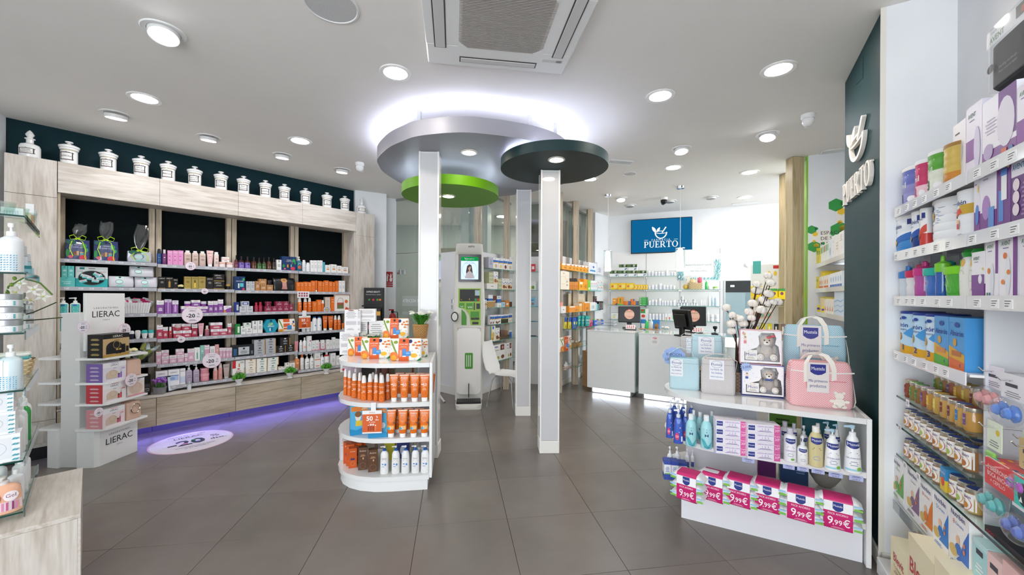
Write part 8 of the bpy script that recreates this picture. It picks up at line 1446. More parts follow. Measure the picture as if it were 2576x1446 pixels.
sr(2,X2,[IC(738,834,462,'white carton with violet lower half','7a3a8c:.3,efeef2',d=.10,a=AV(aR(-1,1,.15,.5,'7f4a94'),aE(.4,.4,.3,.1,'e9e6ee'),aE(.8,.62,.1,.03,'e8c83a'))),IC(842,940,356,'tall feeding bottle carton','efedf3',d=.09,a=AV(aR(.6,1,.4,1,'7a3a8c'),aE(.1,.3,.3,.28,'dfe3ec'),aE(-.4,.45,.2,.05,'e8893c'),aE(-.6,.06,.12,.03,'4a9a4a'),aE(-.2,.06,.12,.03,'3a5fa0'))),IC(946,1088,322,'tall orange-dotted feeding bottle carton','efedf3',d=.09,a=AV(aR(.55,1,.0,1,'7a3a8c'),aE(.0,.35,.3,.3,'e3e6ee'),aE(-.3,.66,.2,.05,'e8793c'),aE(.1,.4,.2,.04,'e8893c'),aE(-.5,.25,.2,.04,'e8893c'))),IC(1096,1250,300,'cropped feeding bottle carton at the frame edge','e9e6ef',d=.09,a=AV(aE(.3,.3,.4,.3,'d9dde8'),))])
AL=lambda n:(aP(((-1,0),(1,0),(1,.16),(-1,.3)),'d9a52c'),aT('Almirón',-.1,.72,.11,'1f3f94',.85,.012),aT('Pronutra',.1,.61,.06,'1f3f94',.6),aE(-.2,.42,.3,.1,'c99a3c'),aT(n,.25,.16,.14,'1f3f94',.3,.02),aE(-.3,.84,.1,.02,'1f4aa0'),aE(-.05,.87,.13,.03,'1f4aa0'),aE(.3,.9,.2,.04,'1f4aa0'),aP(((.3,.5),(1,.75),(1,.35)),'4a9ad8'))
sr(3,X2,[I('tin',160,253,910,'pale blue milk tin numbered one','7fb8e0:.2,b9d9ee',cap='1f3c92',lid=.06,a=AL('1')),I('tin',256,344,922,'pale blue milk tin numbered two','7fb8e0:.2,b9d9ee',cap='1f3c92',lid=.06,a=AL('2')),I('tin',346,450,930,'pale blue milk tin numbered three','7fb8e0:.2,cfe3f2',cap='1f3c92',lid=.06,a=AL('3')),IC(454,562,950,'blue biscuit carton with green corner','4a9ad8',d=.15,a=(aP(((-1,.0),(1,.12),(1,.3),(-1,.45)),'d9a52c'),aP(((-1,0),(1,0),(1,.16),(-1,.22)),'5aa83c'),aT('Almirón',-.0,.70,.11,'1f3f94',.85,.012),aE(-.2,.52,.24,.08,'c99a3c'),aR(-.6,.6,.26,.36,'d08a4a'),aT('4',.5,.1,.08,'1f3f94',.2),aE(.1,.86,.3,.05,'1f4aa0')),s=(aR(-1,1,0,.4,'b8802c'),)),IC(566,684,960,'blue biscuit carton with orange corner','4a9ad8',d=.15,a=(aP(((-1,.0),(1,.12),(1,.3),(-1,.45)),'d9a52c'),aP(((-1,0),(1,0),(1,.16),(-1,.22)),'d9703c'),aT('Almirón',-.0,.70,.11,'1f3f94',.85,.012),aE(-.2,.52,.24,.08,'c99a3c'),aR(-.6,.6,.26,.36,'b8703a'),aT('6',.5,.1,.08,'1f3f94',.2),aE(.1,.86,.3,.05,'1f4aa0')),s=(aR(-1,1,0,.4,'b8802c'),))])
MEAT=lambda lc:(aR(-.5,.4,.3,.85,lc),aT('SMILEAT',-.05,.62,.16,'f2ece0',.42),aL(-.5,.5,.3,.42,2,'e9dcc8'))
cols=[('8a4a30','8a3028','c8a090'),('8a7a3c','4a8a34','6ab04a'),('8f6a3c','3a7a3c','4f9a44'),('9a5a3c','6a4a86','c9b8d6'),('b98a3c','d9b83a','efe9d9'),('c09a4c','d9c85a','e0b83a'),('c29a52','7a3028','efe9e4'),('bf9650','6a2a34','8a3a3c'),('c49c54','2f7ab0','3a5fb0'),('b98c48','6a4a86','7a3a34')]
NBJ=lambda k:(aR(-1,1,.1,.95,'f0eee9'),aT('Nutribén',-.1,.78,.15,'24357c',.8,.012),aO(.1,.42,.7,.34,.0016,('c8503a','d98a2c','b5383a','d9a53c')[k%4]),aE(.1,.36,.45,.16,('c98a3c','b5703a','d9b04a','a8c060')[k%4]),aL(-.6,.3,.55,.62,1,'8a5a7a'))
def jars(i,us,kind,d0=.055,h=.095,off=.03):
 for k,u in EN(us):
  g=1 if k<len(us)else 0;meat=kind=='m';c,lc,cap=cols[k%len(cols)]if meat else(('b98050','c39a5c','9a6a4c','c2a05c','a8744a')[k%5],'','33488c' if k>5 else('3a4a86','3f4f8c')[k%2])
  put('clearjar',d0+(.004 if k==len(us)-1 else 0),d0,h,SH.at(u,off+d0/2,SZR[i]-.0015),SH.rz,f'{ORD[k + 1]} {"brown puree" if meat else "white-labelled puree"} jar from the end wall, {("fifth", "sixth", "seventh")[i - 4]} niche shelf'+(' back row' if off>.1 else ''),'baby food jars',dict(c=c,cap=cap,a=MEAT(lc)if meat else NBJ(k)))
jars(4,[.075+.0665*k for k in range(10)],'m');jars(5,[.075+.0665*k for k in range(10)],'n');jars(6,[.075+.0665*k for k in range(6)]+[.56,.625,.69],'n')
for k in range(8):
 c,lc,cap=cols[(k+1)%len(cols)];put('clearjar',.056,.056,.085,SH.at(.20+.066*k,.03+.10,SZR[4]-.0015+.066),SH.rz,f'{ORD[k + 1]} brown puree jar on the raised back row, fifth niche shelf','baby food jars',dict(c=c,cap=cap,a=MEAT(lc)))
bx(.15,.745,.095,.19,SZR[4]-.001,SZR[4]+.0635,mat('#e4e4e6',.4)).obj('riser',None,SH.at(0),SH.rz,0);tag(bpy.data.objects['riser'],'low riser lifting the back row of brown puree jars','riser')
for k in range(7):put('clearjar',.056,.056,.095,SH.at(.12+.09*k,.115,SZR[5]-.0015),SH.rz,f'{ORD[k + 1]} puree jar in the second row, sixth niche shelf','baby food jars',dict(c='c08a52',cap='2f4796',a=NBJ(k+1)))
put('carton',.05,.05,.10,SH.at(.50,.055,SZR[6]-.0015),SH.rz,'yellow and blue juice carton among puree jars, seventh niche shelf',None,dict(c='e8c83a:.5,3a8fc8',a=(aE(0,.4,.6,.2,'d9542c'),aT('Nutribén',0,.8,.14,'f0f0f4',.85))))
NC=lambda c,n,t2:(aT('Nutribén',-.1,.88,.085,'24357c',.85,.012),aT(n,-.5,.75,.08,'d9702c' if n!='5' else '2f7ac0',.3),aT(t2,.1,.75,.05,c,.5),aP(((1,.78),(1,.18),(-.2,.18),(.2,.3),(.5,.55)),c),aE(-.05,.5,.2,.07,'e9c09a'),aE(.0,.36,.3,.09,c),aE(-.5,.28,.4,.09,'d9b86a'),aE(.6,.5,.1,.035,'e8823c'),aE(.6,.4,.1,.035,'e8823c'),aL(-.8,.3,.06,.13,2,c))
sr(7,X3,[IC(112,195,668,'green cereal porridge carton','f3f2f0',d=.06,a=NC('6ab04a','','sin gluten'),top='e9ecf0'),IC(198,212,690,'white cereal carton edge','f3f2f0',d=.06),IC(215,300,748,'mauve cereal porridge carton','f3f2f0',d=.06,a=NC('8a6a8c','','Cereales'),top='e9ecf0'),IC(303,390,838,'orange eight-cereal carton','f3f2f0',d=.06,a=NC('e0802c','8','Cereales'),top='e9ecf0'),IC(393,495,915,'blue five-cereal carton','f3f2f0',d=.06,a=NC('2f7fd0','5','Cereales'),top='e9ecf0'),IC(498,632,1010,'blue eight-cereal carton','f3f2f0',d=.06,a=NC('2f6fc8','8','Cereales'),top='e9ecf0'),IC(655,748,1230,'pale turquoise cosmetics carton','a8d9dc:.9,bfe3e4',d=.07,off=.0,a=(aR(-.5,.5,.75,.85,'333a44'),aL(-.6,.6,.4,.6,3,'f4f8f8'),aE(-.2,.15,.12,.04,'e88a9a'))),IC(751,850,1330,'pale pink cosmetics carton','eac9c4',d=.07,a=(aR(-.6,.5,.75,.85,'333a44'),aL(-.6,.6,.4,.6,3,'f8f0ee'))),IC(853,990,1400,'rose cosmetics carton at the frame edge','e3b9b4',d=.07,a=(aL(-.6,.6,.4,.6,3,'f8f0ee'),))])
BLV=lambda:(aT('Blevit',-.05,.62,.2,'b8242c',.8,.02),aT('8 cereales',-.1,.42,.09,'b8862c',.7),aL(-.6,.6,.24,.34,2,'9a7a4a'),aL(-.6,.2,.06,.16,2,'8a6a3a'))
row(SH,-.06,.0905,X3,'low plinth of the niche',[IC(108,222,1262,'cream cereal carton lying low','ece0b4',d=.12,a=BLV(),top='efe6c6'),IC(224,395,1265,'large cream cereal carton in front','e4d8b0',d=.10,a=BLV(),top='efe6c6'),IC(242,400,1085,'upright cream cereal carton behind','e6dab0',d=.06,off=.16,a=(aT('8 cereales',-.2,.88,.07,'a8842c',.6),aE(-.5,.5,.3,.13,'c9502c'),aE(-.5,.5,.2,.09,'e6dab0'),aE(.4,.4,.4,.1,'d9b02c')),top='efe6c6'),IC(398,520,1390,'leaning cream cereal carton at the front','e6dab4',d=.10,a=BLV(),top='efe6c6')],dmax=.14,inset=.0)
t=T('bottle_gift_set','red and turquoise twin bottle set with a monster face','box',SH.at(.98,.02,SZR[6]-.0015),SH.rz);w,h,d=.27,.27,.15
bx(-w/2,w/2,0,d,h*.66,h,mat('#d8383c',.35)).obj('sleeve',t,sm=0);bx(-w/2,w/2,0,d,0,h*.08,'#1c1c20').obj('base',t,sm=0);lb=MB();f=lambda x,z_,L:(x,-L,z_);f.flat=True
draw(lb,(aT('2 BIBERONES',-.42,.9,.06,'f4e4e0',.45,.01),aT('BOCA ANCHA',-.42,.82,.06,'f4e4e0',.45,.01),aT('+ CEPILLO',-.42,.74,.05,'f4e4e0',.4),aR(.25,.95,.66,1,'3fc0b4'),aE(.6,.82,.22,.14,'1c2a2c'),aP(((.42,.9),(.5,.84),(.55,.9)),'f4f4f0'),aP(((.62,.9),(.68,.84),(.75,.9)),'f4f4f0'),aP(((.45,.72),(.52,.79),(.58,.72)),'f4f4f0'),aT('OOO',-.7,.04,.05,'d8383c',.2)),w,h,f);lb.PR(t)
tp=MB()
for i in range(7):
 for j in range(4):tp.box(-w/2+.012+i*.037,-w/2+.032+i*.037,.012+j*.036,.024+j*.036,h,h+.0006,('#3fc0b4','#e8b83a','#d8704a','#2f4a6a')[(i+j)%4])
tag(tp.obj('top_pattern',t,sm=0),kind=STF)
for k,(x,c)in EN(((-.06,'8fa5ac'),(.06,'b05a6a'))):MB().lathe([(.035,h*.085),(.042,h*.14),(.045,h*.4),(.042,h*.6),(.03,h*.655)],mat('#'+c,.12,coat=.5),20,MT((x,d/2,0))).obj('baby_bottle',t)
t=T('bottle_gift_set','pink cartoned baby bottle set at the frame edge','box',SH.at(1.20,.015,SZR[6]-.0015),SH.rz);bx(-.08,.08,0,.12,0,.26,mat('#e7b5bd',.35)).obj('carton',t,sm=0);mb=MB();f=lambda x,z_,L:(x,-L,z_);f.flat=True;draw(mb,(aE(.1,.42,.5,.34,'f0dfe4'),aR(-.3,.5,.1,.4,'8a5a74'),aE(.0,.78,.3,.08,'e9c9d0'),aR(-1,1,0,.06,'d8384a')),.16,.26,f);mb.PR(t)
def hookpack(u,z,off,w,h,c1,c2,lab,kind,grp):
 t=T('dummy_pack',lab,'blister pack',SH.at(u,off,z),SH.rz,grp);MB().tube([(0,SD-off,.0),(0,-.03,.0),(0,-.04,.012)],.003,CHROME,6).obj('hook',t)
 cd_=bx(-w/2,w/2,-.001,.001,-h*.42,.02,'#'+c1).obj('card',t,sm=0);mb=MB();f=lambda x,z_,L:(x,-.001-L,z_-h*.42);f.flat=True;draw(mb,(aL(-.7,.7,.1,.4,3,'8a8a90'),aE(.5,.75,.25,.12,'e8c83a')if kind=='g' else aR(-.6,.4,.6,.76,'3a3a44')),w,h*.45,f);mb.obj('printing',cd_,sm=0)
 if kind=='d':
  for s_ in(-1,1):MB().lathe([(.026,0),(.03,.008),(.014,.014),(.02,.022),(.012,.034)],mat('#'+(c2 if s_<0 else c2[::-1]if False else c2),.25),18,MT((s_*w*.24,-.004,-h*.68))@RX).obj('dummy',t)
  MB().ball((0,-.016,-h*.68),w*.56,FILM,20,10,(1,.45,.72)).obj('blister',t)
 else:
  mb=MB();mb.box(-w*.3,w*.3,-.014,-.002,-h*.9,-h*.45,'#'+c2,.006);mb.box(-w*.15,w*.2,-.02,-.012,-h*.8,-h*.55,'#eef2ea',.004);mb.obj('clip',t,sm=0);bx(-w*.5,w*.5,-.026,-.001,-h,-h*.4,FILM,.01).obj('blister',t,sm=0)
gd='hanging dummy packs'
for a in((.80,1.255,.06,.12,.15,'e9e4ee','e8a0a0','salmon dummies in a clear bubble on the upper hook','d',gd),(.935,1.245,.05,.13,.16,'e6e6ea','4f86d8','blue dummies in a clear bubble on the upper hook','d',gd),(.83,1.055,.05,.09,.20,'e4efd8','8fd04a','green soother clip hanging on the middle hook','g',gd),(.935,1.05,.09,.08,.18,'dfe9d2','6ab53a','second green soother clip behind the first','g',gd),(1.02,1.045,.05,.10,.19,'cbb07a','b05ab8','kraft card with purple dummy at the frame edge','d',gd),(.90,.93,.03,.12,.19,'eceff2','5ab8b4','white card with turquoise dummies on the lower hook','d',gd),(1.04,.93,.03,.12,.22,'e9edf2','5a74c0','white card with blue dummies on the lower hook','d',gd)):hookpack(*a)
# == goods on the glass shelves by the shop window
L1,L2_=(.2559,0,490),(.3110,0,850);rzW=math.atan2(.727,.687);ART='small'
LEAF=lambda z0,z1:tuple(aP(((x-.06,z),(x,z+.03),(x+.1,z+.035),(x+.04,z)),('4fa3c4','6fbcd0','3f8fb5')[int(x*50+z*90)%3])for x in(-.7,-.45,-.2,.05,.3,.5)for z in[z0+(z1-z0)*q/7 for q in range(7)])
GA=Vector((-.687,-.727));GB=Vector((-.727,.687))
def gpt(a,b,z):q=Vector((-2.33,1.90))+GA*a+GB*b;return Vector((q.x,q.y,z+.0005))
def gput(kind,ga,gb,z,w,h,lab,d=None,rz=rzW,grp=None,**k):return put(kind,w,d or w,h,gpt(ga,gb,z),rz,lab,grp,k)
for i,(a,b)in EN(((.06,.05),(.03,.2),(.015,.36))):
 t=T('glass_tumbler',f'{ORD[i + 1]} small clear candle glass on the topmost window glass shelf','glass',gpt(a,b,GZ[5]));MB().lathe([(.022,0),(.028,.02),(.034,.06),(.031,.06),(.025,.02),(.0,.012)],GLASS,20,cap=(1,0)).obj('glass_body',t)
gput('carton',.045,.13,GZ[5],.07,.045,'leaf-printed sample tray on the topmost window glass shelf',d=.06,c='eef1f2',a=LEAF(.1,.7));gput('carton',.13,.05,GZ[5],.05,.11,'leaf-printed slanted card at the frame edge, topmost window glass shelf',d=.02,c='e9eef0',a=LEAF(.1,.6));gput('jar',.02,.28,GZ[5],.045,.05,'jar of pale green cream on the topmost window glass shelf',c='dfe6b4',cap='e4e9c4')
gput('carton',.012,.45,GZ[5],.03,.12,'slim white and salmon carton at the far end, topmost window glass shelf',d=.05,c='e9a58c:.5,efefef');gput('carton',.012,.55,GZ[5],.03,.10,'slim mint carton at the far end, topmost window glass shelf',d=.05,c='cfe6e2')
PLF=lambda:LEAF(.05,.5)
gput('pump',.042,.045,GZ[4],.08,.235,'large white leaf-patterned pump with clear hood, upper window shelf',c='eceef0',cap='f3f4f5',n=2,taper=.98,sp=.3,a=PLF());gput('pump',.13,.07,GZ[4],.08,.235,'large white pump cut by the frame, upper window shelf',c='eceef0',cap='f3f4f5',n=2,taper=.98,sp=.3,a=(aL(-.5,.5,.4,.6,3,'8fb8c8'),)+LEAF(.02,.15))
for i,(a,b,h,c)in EN(((.02,.19,.14,'dfe9ee'),(.018,.34,.11,'bfe0e6'),(.05,.27,.13,'e6eef0'))):gput('bottle',a,b,GZ[4],.036,h,f'{ORD[i + 1]} airless serum bottle with silver collar, upper window shelf',c=f'{c}:.8,b5babd',cap='d3d8db',ch=.35,ck=.85,sh=.03,a=(aL(-.6,.6,.2,.5,3,'7fb8c4'),))
gput('carton',.014,.18,GZ[4],.05,.04,'small turquoise sample carton at the front rail, upper window shelf',d=.04,c='9fd3dc:.6,2f9aa5');gput('carton',.014,.30,GZ[4],.05,.035,'small aqua sample carton at the rail, upper window shelf',d=.04,c='b9e0e6')
for i,(a,b)in EN(((.058,.06),(.17,.07),(.026,.36))):
 for k in range(3):gput('jar',a,b,GZ[3]+k*.062*(1 if i<2 else .8),.105 if i<2 else .07,.060 if i<2 else .048,f'{("lowest", "middle", "top")[k]} silver-lidded cream jar, {("front", "frame-edge", "small rear")[i]} stack by the window',grp='silver-lidded cream jars',c='eceff0',cap=mat('#b9bbbd',.3,.6),lid=.42,a=(aR(-.75,.75,.15,.85,'f4f6f6'),aL(-.5,.2,.3,.7,3,'8a9aa4'))+tuple(aE(.55,z,.08,.08,'4fb0b8')for z in(.25,.45,.65)))
for i,(a,b)in EN(((.045,.055),(.0,.0))[:1]):tag(bx(-.0015,.0015,-.05,.05,0,.19,GLASS).obj('acrylic_divider',loc=gpt(.003,.06,GZ[3]),rz=rzW,sm=0),'clear acrylic divider beside the stacked cream jars','divider')
t=T('orchid','white artificial orchid spray behind the stacked cream jars','plant',gpt(.08,.24,GZ[3]));mb=MB();ST=mat('#5a7a2c',.5)
mb.tube([(0,0,0),(.0,.0,.12),(.02,.0,.22),(.06,.03,.265),(.11,.06,.24),(.15,.08,.18)],.004,ST,6)
for x,z_ in((.01,.19),(.03,.23),(.045,.262)):mb.ball((x,.005,z_),.008,'#7a9a3a',8,6,(1,1,1.3))
mb.tube([(.0,.0,.05),(.09,.05,.09),(.16,.09,.14)],.003,mat('#3a4a24',.5),5);mb.tube([(.0,.0,.04),(.10,.05,.05),(.18,.1,.06)],.003,mat('#3a4a24',.5),5);mb.obj('stem',t)
for k,(x,y,z_)in EN(((.06,.02,.235),(.09,.05,.205),(.12,.06,.17),(.05,.0,.19),(.09,.03,.15))):
 mb=MB();M=MT((x,y,z_))@MR(k*.5,4,'Z')@MR(1.2,4,'X')
 for q in range(5):a=q*1.2566;mb.add([(0,0,0),(.016*cos(a-.5),.016*sin(a-.5),.006),(.036*cos(a),.036*sin(a),.002),(.016*cos(a+.5),.016*sin(a+.5),.006)],[(0,1,2,3),(3,2,1,0)],'#f2f2ea',M)
 mb.ball((0,0,.006),.006,'#d9d88a',6,4,M=M);mb.obj('blossom',t,sm=0)
gput('pump',.042,.045,GZ[2],.08,.215,'clear gel pump with leaf label on the middle window shelf',c='d9e6ea',cap='f0f3f4',n=2.6,taper=.96,sp=.3,gl=mat('#d3e2e7',.08,coat=.6),a=(aR(-.8,-.5,.05,.9,'f2f4f4'),)+LEAF(.05,.45));gput('bottle',.115,.06,GZ[2],.05,.12,'white bottle with leaf label cut by the frame, middle window shelf',c='eef1f2',a=LEAF(.1,.5))
t=T('woven_basket','pale woven basket of folded towels on the middle window shelf','basket',gpt(.10,.58,GZ[2]),rzW);W1,W2=mat('#d9c39a',.7),mat('#bfa678',.7);mb=MB();wicker(mb,.085,.10,.085,W1,W2,7,30,6,.8);mb.lathe([(.08,0),(.08,.001)],W2,20);mb.SF('weave',t,sm=0)
for k in range(3):bx(-.085,.085,-.06+.0,.06,.07+k*.018,.087+k*.018,mat(('#e9e6da','#5fb0b0','#efece4')[k],.9),.008).obj('towel',t,sm=0)
PU=(aR(-.75,.75,.12,.88,'e3e5e8'),aO(0,.5,.6,.3,.0012,'8fa3ac'),aT('FARMACIA',0,.42,.06,'6a7c84',.4),aT('PUERTO',0,.31,.11,'4a5c66',.5),aE(-.02,.6,.14,.08,'6a8a94'))+tuple(aP(((x-.05,z),(x,z+.06),(x+.08,z+.07),(x+.03,z)),'3f9fae')for x in(-.92,-.8,.8,.9)for z in(.05,.2,.4,.6,.8))
for k,(a,b,h,z0)in EN(((.11,.065,.13,0),(.115,.068,.105,.131),(.11,.065,.10,.237))):gput('carton',a,b,GZ[1]+z0,.20-.02*k,h,f'{("lowest", "middle", "top")[k]} white leaf-printed house carton, window shelf stack',d=.11,grp='house gift cartons',c='f0f2f3',top='4fb5b8' if k==2 else 'e9eef0',a=PU,s=LEAF(.1,.8))
for i,(a,b,c,cc,lab)in EN(((.028,.17,'f0f2f2','f4f4f4','white lotion pump, nearest of the row behind the house cartons'),(.03,.30,'eef0f1','f4f4f4','second white lotion pump behind the house cartons'),(.025,.40,'2f9a4a','f0f2f2','green gel pump behind the house cartons'),(.03,.50,'f0f2f2','f4f4f4','white lotion pump farthest along, behind the green gel'),(.09,.20,'dfe3d6','e9ebe4','pale olive pump with clear hood over the house cartons'),(.12,.40,'e9ebec','f2f2f2','white pump in the rear row of the window shelf'))):
 gput('pump',a,b,GZ[1],.048,.25,lab,c=c,cap=cc,n=2.4,taper=.97,sp=.4,gl=mat('#2fa04a',.1,coat=.5)if 'green gel p' in lab else None,a=(aL(-.6,.6,.3,.5,3,'9fc0c8'),))
gput('pump',.072,.05,GZ[0],.14,.17,'oval peach shower gel bottle with pink label, lowest window shelf',d=.08,c='efb696',cap='efe9e6',n=2,taper=.9,sp=.2,head=.2,gl=mat('#f0b898',.1,coat=.5),a=(aR(-1,1,.1,.42,'e9d3da'),)+tuple(aR(x,x+.08,.12,.4,('c9548a','8a3a6a','e08ab0')[i%3])for i,x in EN((-.85,-.7,-.5,-.35,-.1,.1,.3,.55,.7)))+(aE(-.25,.58,.32,.2,'d9608f'),aE(.5,.6,.34,.17,'f4e9ec'),aT('Gel',.5,.62,.12,'8a5a6a',.25),aR(-.9,-.4,.14,.22,'f4f0f2')))
for i,(a,b,h)in EN(((.035,.17,.16),(.10,.18,.17),(.03,.28,.18),(.10,.3,.18),(.03,.4,.18),(.17,.15,.14))):gput('bottle',a,b,GZ[0],.055,h,f'{ORD[i + 1]} white lotion bottle on the lowest window glass shelf',grp='white lotion bottles lowest window shelf',c='eceff0',cap='f2f2f2',ch=.14,ck=.4,a=(aL(-.4,.4,.3,.5,3,'6fb0b8'),aE(.4,.6,.15,.1,'5aa8b0')))
# == goods on the partition shelves behind the kiosk
def ar(i,items,**k):row(A,-AS,AZ[i],CM,f'{SN[i]} behind the chair',items,dmax=.12,**k)
BIS=lambda c='c98a4a':(aL(-.6,.2,.84,.92,1,'3a4aa0'),aR(-1,1,.56,.78,'2f6fc8'),aP(((-1,.56),(1,.62),(1,.56),(-1,.5)),'e8b83a'),aE(.1,.25,.5,.17,c))
WAV=lambda c='8a4a2c':(aL(-.3,.5,.84,.92,1,'3a4aa0'),aP(((-1,.7),(-.3,.5),(.3,.72),(1,.55),(1,.5),(.3,.66),(-.3,.45),(-1,.64)),'3a5fa8'),aP(((-1,0),(1,0),(1,.4),(.3,.5),(-.3,.35),(-1,.5)),'e9d3b0'),aE(-.2,.25,.5,.16,c),aE(.6,.2,.3,.1,c))
ar(0,[IC(142,194,130,'grey carton turned sideways','b9bcc9',a=(aL(-.6,.6,.3,.8,4,'7f86a0'),)),IC(196,258,135,'cracker carton with blue band','f0f0f2',a=BIS('d9b48a')),IC(260,314,143,'vanilla carton with blue band','f0f0f2',a=BIS('e9d48a')),IC(317,370,147,'chocolate ball carton with blue band','f0f0f2',a=BIS('7a3a24')),IC(373,425,155,'cream carton with blue band','f0f0f2',a=BIS('d9c89a'))])
ar(1,[IC(118,250,448,'low white carton','eceae4',a=(aL(-.3,.3,.4,.6,1,'4a4a6a'),)),*[IC(145,196,t,'green tea carton in a pile','bcc39a',yb=y,a=(aR(-1,1,.4,.6,'d9dcc4'),))for t,y in((400,448),(356,400),(312,356))],IC(199,256,305,'cocoa biscuit carton with wave','f0efec',yb=448,a=WAV('9a6a4a')),*[IC(257,300,t,'pale green carton in a pile','bcc39a',yb=y,a=(aR(-1,1,.4,.6,'d9dcc4'),))for t,y in((474,0),(432,474),(390,432))],IC(303,362,388,'chocolate biscuit carton with wave','f0efec',a=WAV()),IC(364,425,390,'chocolate biscuit carton with wave','f0efec',a=WAV())])
def basket(pos,rz,w,d,h,lab,c1='#c9a873',c2='#a8854f',fl=1.15):
 t=T('woven_basket',lab,'basket',pos,rz);W1,W2=mat(c1,.7),mat(c2,.7);mb=MB();wicker(mb,w/2/fl,w/2,h,W1,W2,7,30,5,d/w);mb.lathe([(w/2/fl*min(1,d/w),0),(w/2/fl*min(1,d/w),.001)],W2,20);mb.SF('weave',t,sm=0);return t
def cm(L,off,X,x,y):return L.hit(X[1]+X[0]*x,X[2]+X[0]*y,off)
a,_=cm(A,-AS+.02,CM,107,700);b,_=cm(A,-AS+.02,CM,240,700)
t=basket(A.at((a+b)/2,-AS+.09,AZ[2]+.0005),A.rz,b-a,.13,.10,'straw basket of snack cartons behind the white chair');MB().loft([(.09,(b-a)/2*1.01,.066,5),(.102,(b-a)/2*1.03,.068,5)],mat('#e4dccb',.9),24,cap=(0,0)).obj('cloth_rim',t)
ar(2,[IC(138,193,585,'blue snack carton standing in the basket','2f6fc8:.7,eceef2',off=.03,yb=735),IC(195,236,598,'brown snack sachet in the basket','6a3a24',off=.05,yb=735),IC(242,290,598,'blue and white snack carton','2f6fc8:.7,eceef2',off=.08,a=(aL(-.5,.5,.8,.9,1,'3a4aa0'),)),IC(245,295,685,'low white carton with yellow detail','eceff2',a=(aE(.2,.3,.3,.2,'d9b83a'),)),IC(297,341,672,'pale blue carton','a9cfe6',a=(aL(-.5,.5,.4,.6,2,'3a5fa8'),)),IC(344,393,655,'orange and white carton','d98a2c',a=(aR(-.5,.5,.3,.6,'f0ece4'),)),IC(396,425,670,'brown carton','5a3424')])
CH_=lambda c:(aL(-.5,.3,.86,.93,1,'3a4aa0'),aR(-1,1,.55,.84,'2a62b8'),aP(((-1,.55),(1,.62),(1,.55),(-1,.48)),'e8c23a'),aP(((-.5,.1),(.6,.35),(.8,.25),(-.2,0)),c),aE(-.4,.2,.25,.12,c))
ar(3,[*[IC(a,b,832,'slim chocolate bar carton','efeef0',a=CH_('6a3a20'))for a,b in((158,183),(185,210))],IC(212,291,828,'wide chocolate bar carton','efeef0',a=CH_('7a4a2c')),IC(294,378,825,'dark chocolate bar carton','3a4a2c:.5,efeef0',a=CH_('4a2a18')),IC(381,425,815,'milk bar carton','efeef0',a=CH_('d9c8a0'))])
ar(4,[IC(157,222,962,'tall muesli carton with striped side','efede8',d=.10,a=(aR(-1,-.75,0,1,'3a7fc8'),aR(-.75,-.55,0,1,'7ab04a'),aR(-.55,-.35,0,1,'e8c23a'),aR(-.1,.5,.78,.96,'2f6fc8'),aE(.2,.4,.5,.2,'d9b46a'),aE(0,.15,.5,.1,'c99a4a'))),IC(224,275,985,'chocolate muesli carton','efede8',a=WAV('6a3420')),IC(290,330,1015,'brown snack bar leaning in the tray','7a5a4a',off=.05),IC(332,372,1020,'second brown snack bar leaning in the tray','8a6a58',off=.05),IC(376,420,1010,'blue snack carton behind the tray','2f6fc8:.7,eceef2',off=.08)])
a,_=cm(A,-AS+.01,CM,278,1080);b,_=cm(A,-AS+.01,CM,410,1080);basket(A.at((a+b)/2,-AS+.055,AZ[4]+.0005),A.rz,b-a,.08,.055,'dark wicker tray of snack bars behind the white chair','#6a5a48','#4a3e32',1.05)
KT=(aL(-.8,-.1,.8,.92,1,'3a4aa0'),aR(.15,.75,.62,.96,'5a3420'),aE(.5,.78,.15,.1,'c98a8a'),aL(-.8,.1,.6,.7,1,'b9a890'),aE(-.2,.18,.2,.1,'b9b83a'),aE(.5,.2,.25,.12,'7a4a2c'))
ar(5,[IC(190,349,1185,'large white diet kit carton','efedea',d=.12,a=KT),IC(352,425,1165,'white diet kit carton cut by the column','efedea',d=.12,a=KT)])
row(M_,-.2,MZS[0],(1,0,0),'top shelf between rear columns',[IC(1336,1346,664,'red and white carton','d0303a',a=(aR(-.6,.6,.3,.7,'f0f0f0'),))],dmax=.1);row(M_,-.2,MZS[1],(1,0,0),'second shelf between rear columns',[IC(1330,1347,707,'white carton with coloured flasks','efefef',a=(aE(.3,.3,.4,.2,'5aa83c'),aE(-.3,.25,.3,.2,'e8c23a')))],dmax=.1)
row(M_,-.2,MZS[2],(1,0,0),'third shelf between rear columns',[IC(1332,1347,748,'light blue fibre carton','8ac3e0',a=(aL(-.6,.6,.6,.75,1,'2f4aa0'),aE(.1,.3,.4,.15,'a87040')))],dmax=.1);row(M_,-.2,MZS[3],(1,0,0),'fourth shelf between rear columns',[IC(1332,1347,808,'blue and white bar carton','2a62b8:.6,efefef')],dmax=.1);row(M_,-.2,MZS[4],(1,0,0),'fifth shelf between rear columns',[IC(1332,1347,845,'navy snack carton','33406a')],dmax=.1)
def br(i,X,items,**k):row(B,-AS,BZ[i],X,f'{SN[i]} beside the counter',items,dmax=.11,**k)
OT=lambda:(aR(-1,1,.72,1,'f3ede2'),aP(((.1,.72),(.9,.95),(.95,.72)),'b5502c'),aL(-.1,.8,.2,.5,4,'6a3a14'))
br(0,CM,[*[IC(a,b,206+i*5,'orange suncare carton','f0a21e',a=OT())for i,(a,b)in EN(((1030,1088),(1090,1145),(1147,1185),(1187,1226),(1228,1271),(1273,1310),(1312,1350)))]])
